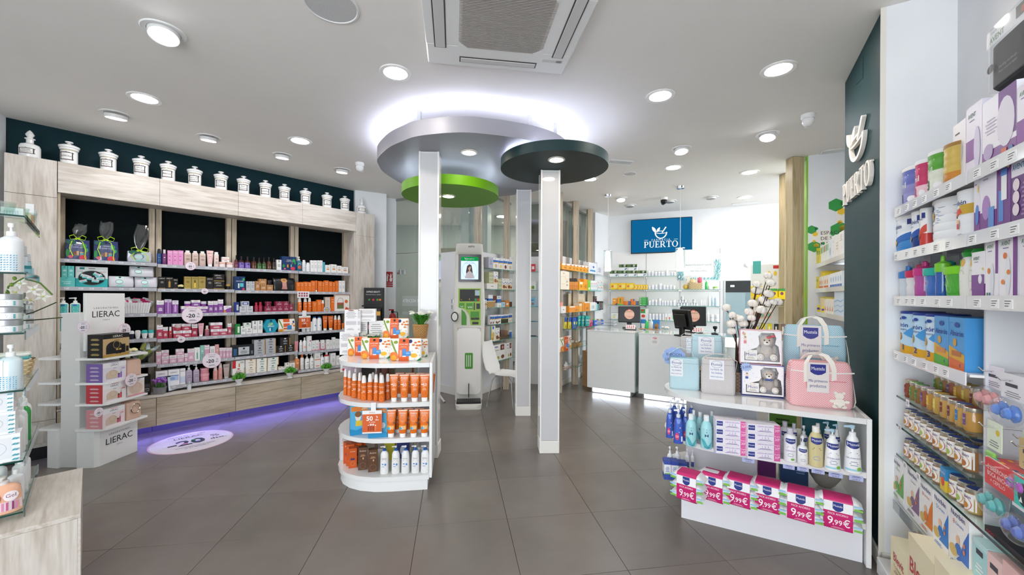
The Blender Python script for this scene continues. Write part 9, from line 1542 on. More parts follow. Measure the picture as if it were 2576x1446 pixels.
br(0,C4,[IC(430,518,90,'large white carton with blue diagrams','eceef4',a=(aP(((-.1,.65),(.2,.75),(.4,.6),(.1,.5)),'2f5fb8'),aR(-.7,.6,.2,.35,'4a9ad0'),aO(-.5,.6,.3,.12,.002,'7a8ac0'))),IC(521,588,90,'white carton with pink emblem','efeef2',a=(aO(.5,.7,.5,.15,.002,'d8899a'),aL(-.7,.2,.2,.6,4,'7a8ac0')))])
br(1,CM,[IC(1016,1120,300,'cream poster card reading 20 and 50 percent','f2e9d8',d=.01,a=(aT('LIERAC',-.3,.88,.06,'4a4038',.5),aO(-.5,.5,.9,.22,.004,'eeb98a'),aO(.5,.68,.6,.12,.003,'eeb98a'),aT('20%',.45,.45,.1,'6a5a48',.42),aT('50%',.45,.25,.1,'6a5a48',.42))),*[I('spray',a,a+20,385,'bronze sun oil spray','d98a2c',cap='3a2a20',a=(aE(0,.5,.5,.06,'b5402c'),))for a in(1128,1149,1170,1191,1212)],IC(1235,1290,400,'orange display box back left','eb9a22',off=.06,d=.05),IC(1236,1292,425,'orange display box in front','eda52c',a=(aR(-.6,.6,.7,.95,'f3ede2'),aL(-.4,.4,.3,.6,3,'6a3a14'))),IC(1294,1340,395,'orange display box on the right','ee9c1e',a=(aL(-.6,.6,.2,.5,3,'8a5414'),))])
WB=(aE(-.2,.7,.4,.1,'e88a7a'),aL(-.7,.7,.35,.6,4,'7fb8d8'),aR(-1,1,0,.12,'9fd0e0'))
br(1,C4,[IC(420,450,275,'lime green carton','7fc83a',a=(aR(-.6,.6,.1,.3,'dff0c8'),)),*[IC(a,a+16,280,'slim white and aqua carton','eef3f6',a=WB)for a in(452,469,486,503)],*[IC(a,a+29,332,'white aqua carton, lower pair','eef3f6',a=WB)for a in(524,555)],*[IC(a,a+29,280,'white aqua carton, upper pair','eef3f6',yb=332,a=WB)for a in(524,555)]])
br(2,C4,[IC(135,186,555,'white tray of salmon cards','f0eeec',a=(aL(-.4,.4,.4,.6,1,'5a5048'),)),IC(216,398,420,'photo card of a woman with orange slices','eee0c4',d=.012,off=.16,a=(aP(((-1,0),(-.15,0),(-.05,1),(-1,1)),'d9cdb4'),aE(-.45,.62,.16,.24,'3a241c'),aE(-.42,.62,.10,.16,'a86a4c'),aP(((-.85,0),(-.1,0),(-.2,.35),(-.45,.45),(-.75,.3)),'b0745a'),aR(-.5,-.2,.1,.22,'f0ece4'),aT('LIERAC',.45,.8,.1,'f8f4ea',.4),aO(.4,.35,.4,.3,.004,'eeb06a'),aO(.75,.6,.25,.2,.003,'eeb06a'))),IC(220,326,552,'orange open display tray','ea962a',a=(aR(-.95,.2,.8,.98,'f3ede2'),aL(.1,.8,.2,.5,4,'7a4a14'))),IC(329,358,525,'clear and orange carton','f0ac4a:.7,e9dcc8'),IC(361,383,512,'slim orange carton','ea962a'),IC(386,441,505,'orange carton with white top','ea962a:.85,f3ede2',a=(aL(-.5,.5,.2,.4,3,'7a4a14'),)),IC(446,503,510,'white carton with three brushes','f0f0ee',a=tuple(aR(x,x+.12,.2,.6,'5a8a7a')for x in(-.4,0,.35))),IC(505,518,515,'pale aqua carton','cfe6ea'),IC(520,536,530,'aqua carton','6ab8c8'),*[IC(a,a+15,500,'slim black cosmetic carton','1c1b1e',a=(aR(-.3,.3,.1,.8,'d9d6d0'),))for a in(538,555,571)],IC(478,540,447,'dark brown mascara display','2a1c18',yb=505,off=.08,d=.04,a=(aL(-.5,.5,.6,.8,2,'d9b06a'),aR(-.9,.9,.02,.25,'8a4a7a')))])
t=T('salmon_cards','salmon leaflets fanned in the white tray beside the column','leaflet',B.at(cm(B,-AS+.03,C4,158,540)[0],-AS+.05,BZ[2]+.01),B.rz)
for k in range(3):bx(-.05,.05,0,.001,0,.13,'#e89a84',M=MT((0,.015*k,.03))@MR(-.25-.1*k,4,'Y')).obj('card',t,sm=0)
def hang(L,off,X,x0,x1,y0,y1,c,lab,grp,art):
 a=cm(L,off,X,x0,(y0+y1)/2)[0];b,z0=cm(L,off,X,x1,y1);z1=cm(L,off,X,(x0+x1)/2,y0)[1];t=T('hanging_pack',lab,'pack',L.at((a+b)/2,off,z1),L.rz,grp);w,h=abs(b-a),z1-z0
 MB().tube([(0,.20,.004),(0,-.02,.004)],.0025,CHROME,6).obj('peg',t);bd=MB().loft([(-h,w*.46,.006,4),(-h*.9,w*.5,.012,4),(-h*.3,w*.48,.012,4),(0,w*.4,.003,4)],'#'+c,16).obj('bag',t);mb=MB();f=lambda x,z,L:(x,-.013-L,z-h);f.flat=True;draw(mb,art,w,h,f);mb.obj('printing',bd,sm=0)
for k in range(6):hang(B,-AS-.0+(k%2)*.03,C4,162+k*23,188+k*23,672,792,('d9c83a','2f6fb8')[k>3],f'{ORD[k + 1]} yellow and blue foot care pack on the hooks','yellow and blue foot care packs',(aR(-1,1,.6,1,'2f55b0'),aE(.1,.5,.5,.14,'f0e27a'),aL(-.5,.5,.1,.3,3,'8a7a2c')))
for k in range(6):hang(B,-AS+(k%2)*.03,C4,312+k*20,335+k*20,657,765,'1f9f9a',f'{ORD[k + 1]} turquoise sock pack on the hooks','turquoise sock packs',(aR(-1,1,.75,1,'2fb8b0'),aR(-.8,.8,.55,.64,'e8e4e0'),aL(-.6,.6,.2,.45,3,'bfe6e2')))
br(3,C4,[*[IJ(a,a+22,705,'pink lip balm pot','d8507a',cap='e88aa4')for a in(438,461)],*[IB(498+k*14,511+k*14,690,'blue throat spray bottle','2a5fc0:.7,3a74d0',cap=('7ac04a','e9e9ec','d8503a')[k%3],ck=.7,a=(aR(-.5,.5,.3,.6,'e9eef8'),))for k in range(7)]])
br(4,C4,[I('pouch',132,252,880,'leaning floral suncare pouch','f5f1e8',d=.05,a=FLB),IC(168,215,872,'orange suncare leaflet card','e2632a',d=.01,off=.05,a=(aR(-.2,.2,.8,.95,'1d2a3a'),))])
for x0,x1,y,lab,h in((246,322,930,'straw basket with white cloth beside the counter',.07),(322,372,910,'second straw basket nearer the counter',.06)):
 a=cm(B,-AS+.03,C4,x0,y)[0];b=cm(B,-AS+.03,C4,x1,y)[0];t=basket(B.at((a+b)/2,-AS+.10,BZ[4]+.0005),B.rz,b-a,.12,h,lab);mb=MB()
 for k in range(4):mb.ball(((k-1.5)*.035,.0,h+.015+.012*(k%2)),.028,'#eceae6',8,5,(1,1,.8),.1)
 mb.obj('cloth',t)
def tissue(pos,rz,lab,c):
 t=T('tissue_box',lab,'tissue box',pos,rz);m=noisy('tissue_%s'%c,'#8a6a58','#e2d9d0',40,.6);bx(-.11,.11,-.055,.055,0,.05,m,.004).obj('box',t,sm=0);mb=MB();rr=RR(2)
 mb.add([(-.06,-.01,.05),(.06,-.012,.05),(.08,.0,.085),(.01,.005,.13),(-.03,.0,.10),(-.085,0,.075),(.02,.02,.09)],[(0,1,2,3,4,5),(1,6,3,2),(0,5,4,3,6)],mat('#f2f2f2',.8));mb.obj('tissue',t,sm=0)
u=cm(B,-AS+.05,C4,208,1150)[0];tissue(B.at(u,-AS+.09,BZ[5]+.0005),B.rz,'patterned tissue box on the lowest shelf beside the counter','a')
u=cm(B,-AS+.05,C4,345,1110)[0];t=T('mug','pale blue mug holding a white sachet beside the counter','mug',B.at(u,-AS+.12,BZ[5]+.0005));MB().lathe([(.04,0),(.05,.02),(.052,.1),(.047,.1),(.044,.02)],mat('#b9cdd8',.25),20,cap=(1,0)).obj('cup',t);MB().tube([(.05,0,.08),(.08,0,.07),(.08,0,.04),(.05,0,.03)],.006,mat('#b9cdd8',.25),6).obj('handle',t);bx(-.04,.04,-.002,.002,.05,.16,'#e6eef4',M=MR(.3,4,'Y')).obj('sachet',t,sm=0)
for k in range(3):
 t=T('cardboard_box',f'{ORD[k + 1]} brown cardboard carton from the floor, stacked behind the counter corner','box',(1.393,6.794,.001+k*.2),.5,'cardboard cartons');KR=noisy('kraft','#a8825a','#b58f66',5,.8)if k==0 else KR;bx(-.14,.14,-.12,.12,0,.198,KR,.002).obj('carton',t,sm=0)
 mb=MB();f=lambda x,z,L:(x,-.12-L,z);f.flat=True;draw(mb,(aP(((-.2,.55),(0,.85),(.2,.55)),'2f4a78'),aP(((-.2,.45),(0,.15),(.2,.45)),'2f4a78'))if k in(1,2)else(aL(-.5,.5,.4,.6,2,'6a4a2c'),),.28,.198,f);mb.PR(t)
 # == back wall shelves
def kr(i,items,**k):row(K,-.02-KS,KZ[i],C5,f'{SN[i]} behind the tills',items,dmax=.12,**k)
WJ=lambda:dict(c='eaedf3',cap='f4f4f6',lid=.28,a=(aR(-.8,.8,.15,.85,'dfe4ee'),aL(-.6,.6,.3,.7,3,'8a95b0')))
BPM=(aR(-1,1,.5,1,'5a7a3a'),aR(-.4,.4,.55,.98,'3a4a4a'),aR(.1,.6,.6,.95,'b9c8a0'),aR(.5,.9,.55,.85,'2a3a24'),aP(((.3,.1),(.75,.15),(.85,.42),(.4,.38)),'33588a'),aR(.42,.7,.22,.36,'aac4e0'))
kr(0,[*[IC(a,b,208,'lower blood pressure monitor carton','eef0f2',a=BPM)for a,b in((72,186),(189,305),(309,426),(431,549))],IC(190,305,128,'upper blood pressure monitor carton','eef0f2',yb=208,a=BPM),IC(309,428,126,'upper blood pressure monitor carton','eef0f2',yb=208,a=BPM),*[IJ(a,b,t,'white supplement jar',**WJ())for a,b,t in((560,601,213),(604,645,218),(648,688,222),(691,728,220),(731,771,224),(788,833,203),(860,896,226),(898,930,228))]])
YB=(aR(-.7,.0,.4,.62,'d8503a'),aE(.3,.5,.5,.3,'f7e07a'),aP(((.2,.0),(.9,0),(.9,.3)),'e89a2c'))
kr(1,[*[IC(a,b,371,'large yellow vitamin carton','f2c81e',a=YB)for a,b in((79,180),(182,281),(283,388))],*[IC(a,b,392,'small yellow vitamin carton','f2c81e',a=YB)for a,b in((390,428),(430,465),(467,500),(502,534),(536,566))],*[IJ(a,b,t,'white supplement jar',**WJ())for a,b,t in((570,604,408),(606,648,396),(651,695,394),(698,750,376),(753,798,396),(801,836,402),(839,881,396),(883,926,404))],IB(1310,1345,340,'bright green gel bottle','2fc05a',cap='6ad88a',gl=mat('#35c862',.1,coat=.5)),IJ(1347,1398,405,'flat white cream jar','f0f0ee'),IJ(1412,1475,418,'lime lidded jar','dfe9d6',cap='8ad04a',lid=.5)])
u0=cm(K,-.24,C5,1085,400)[0];u1=cm(K,-.24,C5,1275,400)[0];t=basket(K.at((u0+u1)/2,-.15,KZ[1]+.0005),K.rz,u1-u0,.16,.12,'straw basket of gifts on the shelf behind the tills','#d9c49a','#bfa678');mb=MB();mb.ball((-.04,0,.14),.06,'#e6cfa0',10,6);mb.obj('loofah',t);mb=MB();mb.ball((.08,0,.17),.05,'#e0607a',10,6,(.8,.5,1.2),.1);mb.obj('pink_sponge',t);bx(-.14,-.08,-.02,.02,.08,.24,mat('#e9e2d0',.6)).obj('box',t,sm=0)
u=cm(K,-.24,C5,1057,420)[0];t=T('sponge','yellow sea sponge beside the straw basket','sponge',K.at(u,-.15,KZ[1]+.0005));mb=MB();mb.ball((0,0,.048),.048,'#e6c45a',14,9,(1,1,1),.08);mb.obj('sponge_body',t)
OB=lambda:(aR(-.9,-.2,.3,.7,'d8502c'),aR(.3,1,.1,.9,'2f5fa8'))
kr(2,[IC(109,168,570,'orange and purple medicine carton','e99a22',a=(aP(((-.2,0),(1,0),(1,.35)),'8a3a8c'),aR(-.7,.3,.6,.75,'f4e6c0'))),IC(171,247,555,'orange medicine carton with green feet','ef9c1e',a=(aR(-.2,.2,.3,.85,'5a9a3a'),aP(((-1,0),(1,0),(1,.12),(-1,.2)),'7ac04a'))),*[IC(249,340,t,'orange and blue carton in a pile','f0922a',yb=y,a=OB())for t,y in((630,0),(605,630))],IC(302,392,577,'topmost orange and blue carton','f0922a',yb=605,a=OB()),*[IC(350,440,t,'orange and blue carton, right pile','f0922a',yb=y,a=OB())for t,y in((630,0),(605,630))],*[IC(455,562,t,'green medicine carton in a pile','1f8f3c',yb=y,a=(aE(.1,.5,.6,.3,'6ad06a'),aR(-.9,-.5,.3,.7,'e9f4e0')))for t,y in((632,0),(612,632),(592,612),(573,592),(555,573))],*[IJ(a,b,t,'white supplement jar',**WJ())for a,b,t in((570,604,598),(606,646,590),(649,692,590),(695,742,572),(745,772,600),(774,806,600),(808,840,602),(842,880,602),(882,930,592))],*[IJ(945+36*k,980+36*k,628,'clear silver-lidded jar, lower row',gl=mat('#dfe6ea',.1,coat=.6),cap=mat('#b9bfc4',.3,.6))for k in range(4)],*[IJ(963+36*k,998+36*k,590,'clear silver-lidded jar, middle row',yb=628,gl=mat('#dfe6ea',.1,coat=.6),cap=mat('#b9bfc4',.3,.6))for k in range(3)],IJ(996,1033,545,'clear silver-lidded jar on the very top',yb=590,gl=mat('#dfe6ea',.1,coat=.6),cap=mat('#b9bfc4',.3,.6)),*[IJ(1118+34*k,1150+34*k,628,'clear jar of the right pyramid',gl=mat('#dfe6ea',.1,coat=.6),cap=mat('#b9bfc4',.3,.6))for k in range(3)],IJ(1146,1190,585,'clear jar topping the right pyramid',yb=628,gl=mat('#dfe6ea',.1,coat=.6),cap=mat('#b9bfc4',.3,.6)),*[I('tube',a,a+22,590,'slim white cream tube','eef0f2',cap='c9ccd0')for a in(1246,1270,1294)],IB(1345,1386,535,'tall white spray bottle','eff2f4',ch=.1,ck=.5,a=plainA()),*[IB(a,b,545,'pale blue tinted spray bottle','cfe4f2',cap='eef4f8',ch=.1,ck=.5,a=plainA('7fa8c8'))for a,b in((1390,1430),(1433,1475))]])
kr(3,[IC(92,182,760,'white carton with yellow flower','f1f1ee',a=(aE(-.2,.35,.3,.14,'e8d23a'),aL(-.5,.5,.6,.8,2,'7ab04a'))),IC(466,570,705,'large white and green baby milk carton','eff1ee',d=.1,a=(aR(-.95,.3,.6,.98,'4aa04a'),aE(-.2,.35,.5,.14,'d8504a'),aR(-.7,-.1,.78,.92,'d8304a'))),*[I('tin',572+43*k,612+43*k,768,f'{("green", "beige", "red", "blue", "yellow")[k]} based children syrup bottle',('3f9a4a','c9a86a','c8382c','3a5fb0','e0a52c')[k]+':.45,e9ecf2',cap='f2f2f2',a=(aE(0,.6,.6,.2,'dfe4f0'),))for k in range(5)],IC(787,826,765,'white children carton','f0f0f0',a=(aE(0,.35,.4,.16,'e8a03c'),aR(-.3,.3,.05,.2,'7ac04a'))),IC(829,870,765,'white children carton','f0f0f0',a=(aE(0,.35,.4,.16,'d8503a'),aR(-.3,.3,.05,.2,'4a9ad0'))),IC(873,916,702,'tall white syringe carton','eef2f4',d=.05,a=(aE(0,.5,.4,.08,'d8503a'),aR(-.3,.3,.1,.4,'6ab04a'),aR(-1,1,.9,1,'9fc8e0'))),IB(1306,1335,730,'white pump-shaped bottle','f0f2f2',ch=.2,ck=.4),IB(1338,1366,725,'white pump-shaped bottle','f0f2f2',ch=.2,ck=.4),*[IJ(a,b,830,'lower wide white jar','eef0f2',cap='f4f4f4',a=(aR(-.7,.7,.1,.6,'cfe0ea'),))for a,b in((1372,1428),(1431,1495))],*[IJ(a,b,780,'upper wide white jar','eef0f2',yb=830,cap='f4f4f4',a=(aR(-.7,.7,.1,.6,'cfe0ea'),))for a,b in((1372,1428),(1431,1495))]])
a,z1=K.hit(1705,643,-.024);b,z0=K.hit(1812,707,-.024);t=T('poster','pale poster framed by turquoise leaves above the basket','poster',K.at((a+b)/2,-.024,z0),K.rz);w,h=b-a,z1-z0+.02
bx(-w/2,w/2,0,.003,0,h,'#f0f2f2').obj('sheet',t,sm=0);mb=MB();f=F0;rr=RR(4)
def leafp(x,z):dx=rr.uniform(-.05,.05);return aP(((x,z),(x+.02+dx,z+.05),(x+.02+dx*2,z+.12),(x-.01+dx,z+.06)),rr.choice(('3fb0b8','6ac4c8','2f97a5','9fd6d6')))
draw(mb,[aT('PRODUCTOS DE ALTA CALIDAD',0,.60,.065,'7a8a90',.62),aT('* * *',0,.47,.06,'a9b5b8',.1),aT('PARA TODA LA FAMILIA',0,.38,.05,'93a0a5',.38),aO(0,.85,.14,.1,.0015,'a3b3b5'),aR(-.72,.72,.185,.19,'b9c6c8'),aR(-.72,-.715,.19,.8,'b9c6c8'),aR(.715,.72,.19,.8,'b9c6c8')]+[leafp(-.97+.06*(k%4),.02+.035*(k//4))for k in range(48)]+[leafp(.76+.06*(k%4),.02+.045*(k//4))for k in range(64)]+[leafp(-.8+.045*k,.01+.05*rr.random())for k in range(36)],w,h,f);mb.PR(t)
# == counter tops
zC=.9905
def cpt(px,py,z=zC):return onz(px,py,z)
def monitor(px,py,w,h,rz,lab,back=False,disc_=True,tilt=-.1):
 p=cpt(px,py);t=T('till_monitor',lab,'monitor',(p.x,p.y,zC),rz,'till monitors');M=MT((0,0,.10))@MR(tilt,4,'X')
 bx(-.11,.11,-.07,.09,0,.02,BLACK,.006).obj('base',t,sm=0);bx(-.04,.04,.02,.06,.02,.22,BLACK,.006).obj('neck',t,sm=0)
 bx(-w/2,w/2,-.02,.03,0,h,BLACK,.01,M).box(-w/2*.7,w/2*.7,.031,.06,h*.15,h*.8,BLACK,.008,M).obj('casing',t,sm=0)
 if disc_:
  mb=MB();mb.loft([(0,h*.30,h*.30,2),(.001,h*.30,h*.30,2)],mat('#e0a58c',.4),28,M=M@MT((0,-.0205,h*.5))@RX);mb.loft([(.0012,h*.28,h*.28,2),(.0016,h*.28,h*.28,2)],mat('#edc3ae',.4),28,M=M@MT((0,-.0205,h*.5))@RX)
  for st,z,hh,c in(('prevenir',.05,.03,'#8a4a3c'),('CURAR',-.04,.03,'#d9705c')):mb.text(st,hh,c,M@MT((0,-.0228,h*.5+z)),maxw=h*.5)
  emit_polys(mb,ring(0,0,.04,.03,(.012,.012),0,180,8),'#c8604c',M@MT((0,-.0228,h*.72)));mb.obj('round_sticker',t,sm=0)
 return t
monitor(1583,826,.36,.27,CT.rz+.25,'black till monitor with round peach sticker on the left counter');monitor(1744,836,.36,.29,CT.rz+.2,'black till monitor with round peach sticker on the right counter');monitor(1722,846,.34,.27,CT.rz+2.35,'black till monitor turned away, in front of the right counter screen',disc_=False,tilt=-.2)
for px,py,lab in((1584,829,'small white card stand with red icons at the left till'),(1752,837,'small white card stand with red icons at the right till')):
 p=cpt(px,py);t=T('card_stand',lab,'sign',(p.x,p.y-.04,zC),CT.rz+.1,'card stands on the counters');M=MR(-.5,4,'X');bx(-.09,.09,-.05,.05,0,.008,BLACK,.002).obj('base',t,sm=0);cd_=bx(-.075,.075,-.01,-.008,.01,.085,'#f0eeec',M=M).obj('card',t,sm=0);mb=MB()
 for i in range(4):
  for j in range(2):mb.box(-.06+.032*i,-.042+.032*i,-.0108,-.0102,.025+j*.028,.042+j*.028,('#d8405a','#e0707a')[(i+j)%2],M=M)
 mb.obj('printing',cd_,sm=0)
p=cpt(1636,829);t=T('tray','light wooden tray with hand gel bottles on the counter','tray',(p.x,p.y+.04,zC),CT.rz);bx(-.16,.16,-.06,.06,0,.012,mat('#c9a06a',.5),.003).obj('board',t,sm=0)
tz=zC+.0125;e=CT.D
for dx,c,h,lab in((-.04,'35d060',.17,'bright green hand gel pump on the wooden tray'),(.03,'dfe6e6',.17,'clear hand gel pump on the wooden tray')):put('pump',.05,.05,h,(p.x+e.x*dx,p.y+.04+e.y*dx,tz),CT.rz,lab,None,dict(c=c,cap='eef2ee',n=2,gl=mat('#'+c,.1,coat=.5)))
t=T('paper_cup','white paper cup on the wooden counter tray','cup',(p.x-e.x*.10,p.y+.04-e.y*.10,tz));MB().lathe([(.025,0),(.036,.08),(.033,.08),(.023,.004)],mat('#f0efec',.6),18,cap=(1,0)).obj('cup_body',t)
t=T('pine_ornament','small brown cone ornament on the wooden counter tray','ornament',(p.x+e.x*.11,p.y+.04+e.y*.11,tz));mb=MB();mb.ball((0,0,.045),.035,noisy('cone_brown','#7a5230','#b58a5a',30,.8),12,10,(1,1,1.3),.12);mb.obj('cone',t)
p=cpt(1676,830);t=T('shell_bowl','shallow clear bowl of white shells on the counter','bowl',(p.x,p.y+.02,zC));MB().lathe([(.04,.0005),(.06,.01),(.085,.03),(.083,.03),(.058,.013)],GLASS,24,cap=(1,0)).obj('bowl_body',t)
rr=RR(6)
for k in range(18):a=rr.uniform(0,6.28);r=rr.uniform(0,.06);mb=MB();mb.ball((r*cos(a),r*sin(a),.03+.02*rr.random()),.017,'#efeeea',7,5,(1,.8,.7),.15);mb.obj('shell',t)
p=cpt(1797,843);t=T('stamp','black self-inking stamp on the right counter','stamp',(p.x,p.y-.02,zC),CT.rz);bx(-.045,.045,-.03,.03,0,.035,BLACK,.006).obj('body',t,sm=0);MB().lathe([(.012,.035),(.012,.08),(.028,.095),(.03,.12),(.018,.13)],BLACK,16).obj('handle',t)
p=cpt(1780,842);t=T('note_block','clear note holder with white paper on the right counter','note holder',(p.x-.02,p.y-.03,zC),CT.rz);bx(-.06,.06,-.04,.04,0,.02,GLASS,.002).obj('holder',t,sm=0);bx(-.05,.05,-.03,.03,.0205,.045,'#f2f2f2').obj('paper',t,sm=0)
for px,lab in((1530,'stacked clear paper trays behind the left counter'),):
 p=cpt(px,822);t=T('paper_trays',lab,'paper tray',(p.x+.03,p.y+.22,zC),CT.rz)
 for k in range(2):bx(-.15,.15,-.1,.1,.01+.05*k,.014+.05*k,_glass('tray_%d'%k,'#cfd3da',.1)).box(-.15,-.146,-.1,.1,.014+.05*k,.045+.05*k,mat('#c3c7cf',.2)).box(.146,.15,-.1,.1,.014+.05*k,.045+.05*k,mat('#c3c7cf',.2)).obj('tray',t,sm=0)
 bx(-.15,-.14,.09,.1,0,.011,GREYM).box(.14,.15,.09,.1,0,.011,GREYM).box(-.15,-.14,-.1,-.09,0,.0099,GREYM).box(.14,.15,-.1,-.09,0,.0099,GREYM).obj('foot',t,sm=0)
def roundcard(L,px,py,off,r,lab,art,col='efefee',edge='e4e2e0'):
 u,z=L.hit(px,py,off);t=T('round_sticker',lab,'sticker',L.at(u,off,z),L.rz);MB().loft([(0,r,r,2),(.0012,r,r,2)],mat('#'+col,.3),32,M=RX).obj('disc',t);mb=MB();f=lambda x,z_,L:(x,-.0013-L,z_-r);f.flat=True;draw(mb,art,2*r,2*r,f);mb.PR(t)
RED=(aO(-.2,.82,.16,.07,.004,'d03a4a'),aO(.05,.85,.16,.07,.004,'d03a4a'),aO(.28,.82,.14,.07,.004,'d03a4a'),aP(((-.45,.78),(-.1,.74),(.3,.78),(.45,.74),(.0,.70)),'d03a4a'),aL(-.5,.5,.3,.58,5,'b5b3b3'))
roundcard(CT,1647,858,-.0135,.075,'round white sticker with red ribbon drawing on the counter front',RED)
for px,py,w,lab in((1618,818,.10,'blue paper bag behind the left till'),(1650,815,.14,'blue plastic bag behind the gel bottles')):
 p=cpt(px,py);q=K.at(K.hit(px,py,-.45)[0],-.45,.80);put('pouch',w,.08,.30,q,K.rz,lab,None,dict(c='2f7fc0'))
p=cpt(1835,870,.80);t=T('white_stand','white slanted display stand behind the gondola, right of the counter','display',(p.x,p.y,0),CT.rz);bx(-.12,.12,0,.3,0,.78,WHITE,.004).obj('body',t,sm=0);MB().prism([(-.02,.78),(.32,.90),(.32,.88),(.0,.77)],-.13,.13,WHITE,M=Matrix(((0,0,1,0),(1,0,0,0),(0,1,0,0),(0,0,0,1)))).obj('sloping_top',t,sm=0)
# == doorway to the back room, health corner
DK=Line(K.at(0,-.012),K.D);a,z1=DK.hit(1822,705);b,_=DK.hit(1975,705);w=b-a
d2=tag(bx(0,w,0,.006,0,z1,noisy('back_room','#a9bcc2','#b5c6cb',3,.3)).obj('door_2',loc=DK.at(a),rz=K.rz,sm=0),kind=STR)
bx(0,w,-.006,-.0005,z1-.22,z1-.012,'#23282a').obj('transom',d2,sm=0);bx(0,w,-.012,-.0005,z1-.012,z1,STEEL).box(0,.02,-.012,-.0005,0,z1-.0125,STEEL).obj('frame',d2,sm=0)
for x0,x1,c in((.022,w*.36,'#93aab0'),(w*.365,w-.005,'#7d959f')):bx(x0,x1,-.008,-.0008,.02,z1-.225,mat(c,.15)).obj('sliding_pane',d2,sm=0)
for k in range(2):bx(.1+.5*k,.16+.5*k,-.0075,-.0062,z1-.12,z1-.09,lamp_mat('lamp_reflection','#fff6e6',2.5)).obj('lamp_reflection',d2,sm=0)  # glowing patches stand in for lights reflected in the dark transom
u,z=K.hit(1881,666,-.001);t=T('wall_sensor','small round white alarm sensor on the back wall','sensor',K.at(u,-.001,z),K.rz);MB().lathe([(.05,0),(.05,.02),(.04,.05),(.015,.06)],WHITE,20,RX).obj('housing',t)
t=T('medicine_display','tall white and yellow medicine display rack with wire hooks behind the cotton stems','display',(3.48,5.30,0),-.43)
bx(-.22,.22,0,.2,.0,.95,mat('#e6e8ea',.4)).obj('base',t,sm=0);bx(-.24,.24,-.04,.22,1.50,1.53,mat('#f0d41e',.4)).obj('tray',t,sm=0);bx(-.24,.24,.18,.2,.95,1.98,mat('#eeeeec',.4)).obj('back_board',t,sm=0)
mb=MB();f=lambda x,z,L:(x,.18-L,z+.95);f.flat=True;draw(mb,(aR(-1,1,.53,.66,'f0d41e'),aP(((-1,.62),(1,.74),(1,.62)),'f0efec'),aR(.1,.5,.88,.92,'c8302c'))+tuple(aE(x,.82,.08,.03,'efc82a')for x in(-.1,.2,.5))+(aR(-.9,-.5,.82,.98,'4fb0a8'),),.48,1.1,f);mb.PR(t)
for k in range(2):mb=MB();[mb.tube([(-.2+.08*i,.17,1.40-.22*k),(-.2+.08*i,-.08,1.40-.22*k)],.0035,CHROME,6)for i in range(6)];mb.tube([(-.22,-.08,1.40-.22*k),(.22,-.08,1.40-.22*k)],.0035,CHROME,6);mb.SF('wire_hooks',t)
Q=lambda x,y,z:Vector((3.48+cos(-.43)*x+sin(.43)*y,5.30+sin(-.43)*x+cos(.43)*y,z))
for k in range(4):put('carton',.07,.05,.11,Q(-.16+.085*k,.02,1.531),-.43,f'{ORD[k + 1]} yellow throat carton on the yellow tray','yellow throat cartons',dict(c='f0d41e:.7,4a9a4a',a=(aE(0,.4,.5,.2,'8a4a6a'),)))
for k in range(3):put('carton',.055,.006,.14,Q(-.20+.07*k,-.06,1.245),-.43,f'{ORD[k + 1]} salmon blister card on the upper wire hooks','salmon blister cards',dict(c='e0a488:.6,e9e2d8',a=(aR(-.5,.5,.1,.5,'7ab09a'),)))
for k in range(5):put('carton',.05,.006,.17,Q(-.2+.075*k,-.06,1.005),-.43,f'{ORD[k + 1]} blister card on the lower wire hooks','lower hanging cards',dict(c=('ecd81e','ecd81e','ecd81e','33303a','8a6a6a')[k],a=(aR(-.4,.2,.2,.8,'f4f0d8'),)))
def e1(px,py):return E1.hit(px,py,-.001)
def healthsign(x0,y0,k,lab,cut):
 u0,z0=e1(x0,y0);t=T('wall_decal',lab,'wall sign',E1.at(u0,-.0015,z0),E1.rz,'natural health decals');mb=MB()
 bx(.02*k,.55*k if not cut else .30,-.0006,0,-.30*k,-.02*k,'#efebe2').obj('board',t,sm=0)
 def hexa(x,z,r,c):mb.add([(x+r*cos(PI/6+q*PI/3),-.0012,z+r*sin(PI/6+q*PI/3))for q in range(6)],[list(range(6))],c)
 for x,z,r,c in((.02,.0,.062,'#2f9a42'),(.075,.01,.022,'#1f8a3a'),(.062,-.065,.034,'#edc62c'),(.05,-.24,.08,'#2f9a42'),(.05,-.165,.02,'#edc62c'),(.075,-.225,.034,'#edc62c'),(.15,-.2,.022,'#2f9a42')):hexa(x*k,z*k,r*k,c)
 mb.obj('hexagons',t,sm=0);mb=MB()
 for i,st in EN(('ESPACIO','DE SALUD','NATURAL')):mb.text(st,.048*k,'#2c2e2c',MT((.125*k,-.0014,(-.055-.075*i)*k)),align='LEFT')
 mb.obj('lettering',t,sm=0)
healthsign(2037,578,.82,'smaller ESPACIO DE SALUD NATURAL sign with green hexagons beside the green edge',False)
NSH=Line((3.49,4.585),(-.49,-.87));NZ=[NSH.hit(2060,y)[1]for y in(663,726,785)]
healthsign(2096,516,1.2,'larger ESPACIO DE SALUD NATURAL sign cut off by the green pier',True)
t=T('niche_shelving','white shelves of the natural health corner behind the green pier','shelving',NSH.at(0),NSH.rz)
for z in NZ:
 sh=bx(.04,1.7,.004,.25,z-.014,z,WHITE).obj('shelf',t,sm=0);bx(.04,1.7,-.002,.003,z-.04,z+.004,mat('#eceded',.12,coat=.3)).obj('price_rail',sh,sm=0)
 bx(.55,.6,.0,.24,z-.045,z-.0145,CHROME,.003).obj('bracket',sh,sm=0)
X7=(.3041,1970,380)
def nr(i,items):row(NSH,0,NZ[i],X7,f'{("top", "middle", "low")[i]} shelf, health corner',items,dmax=.09,inset=.01)
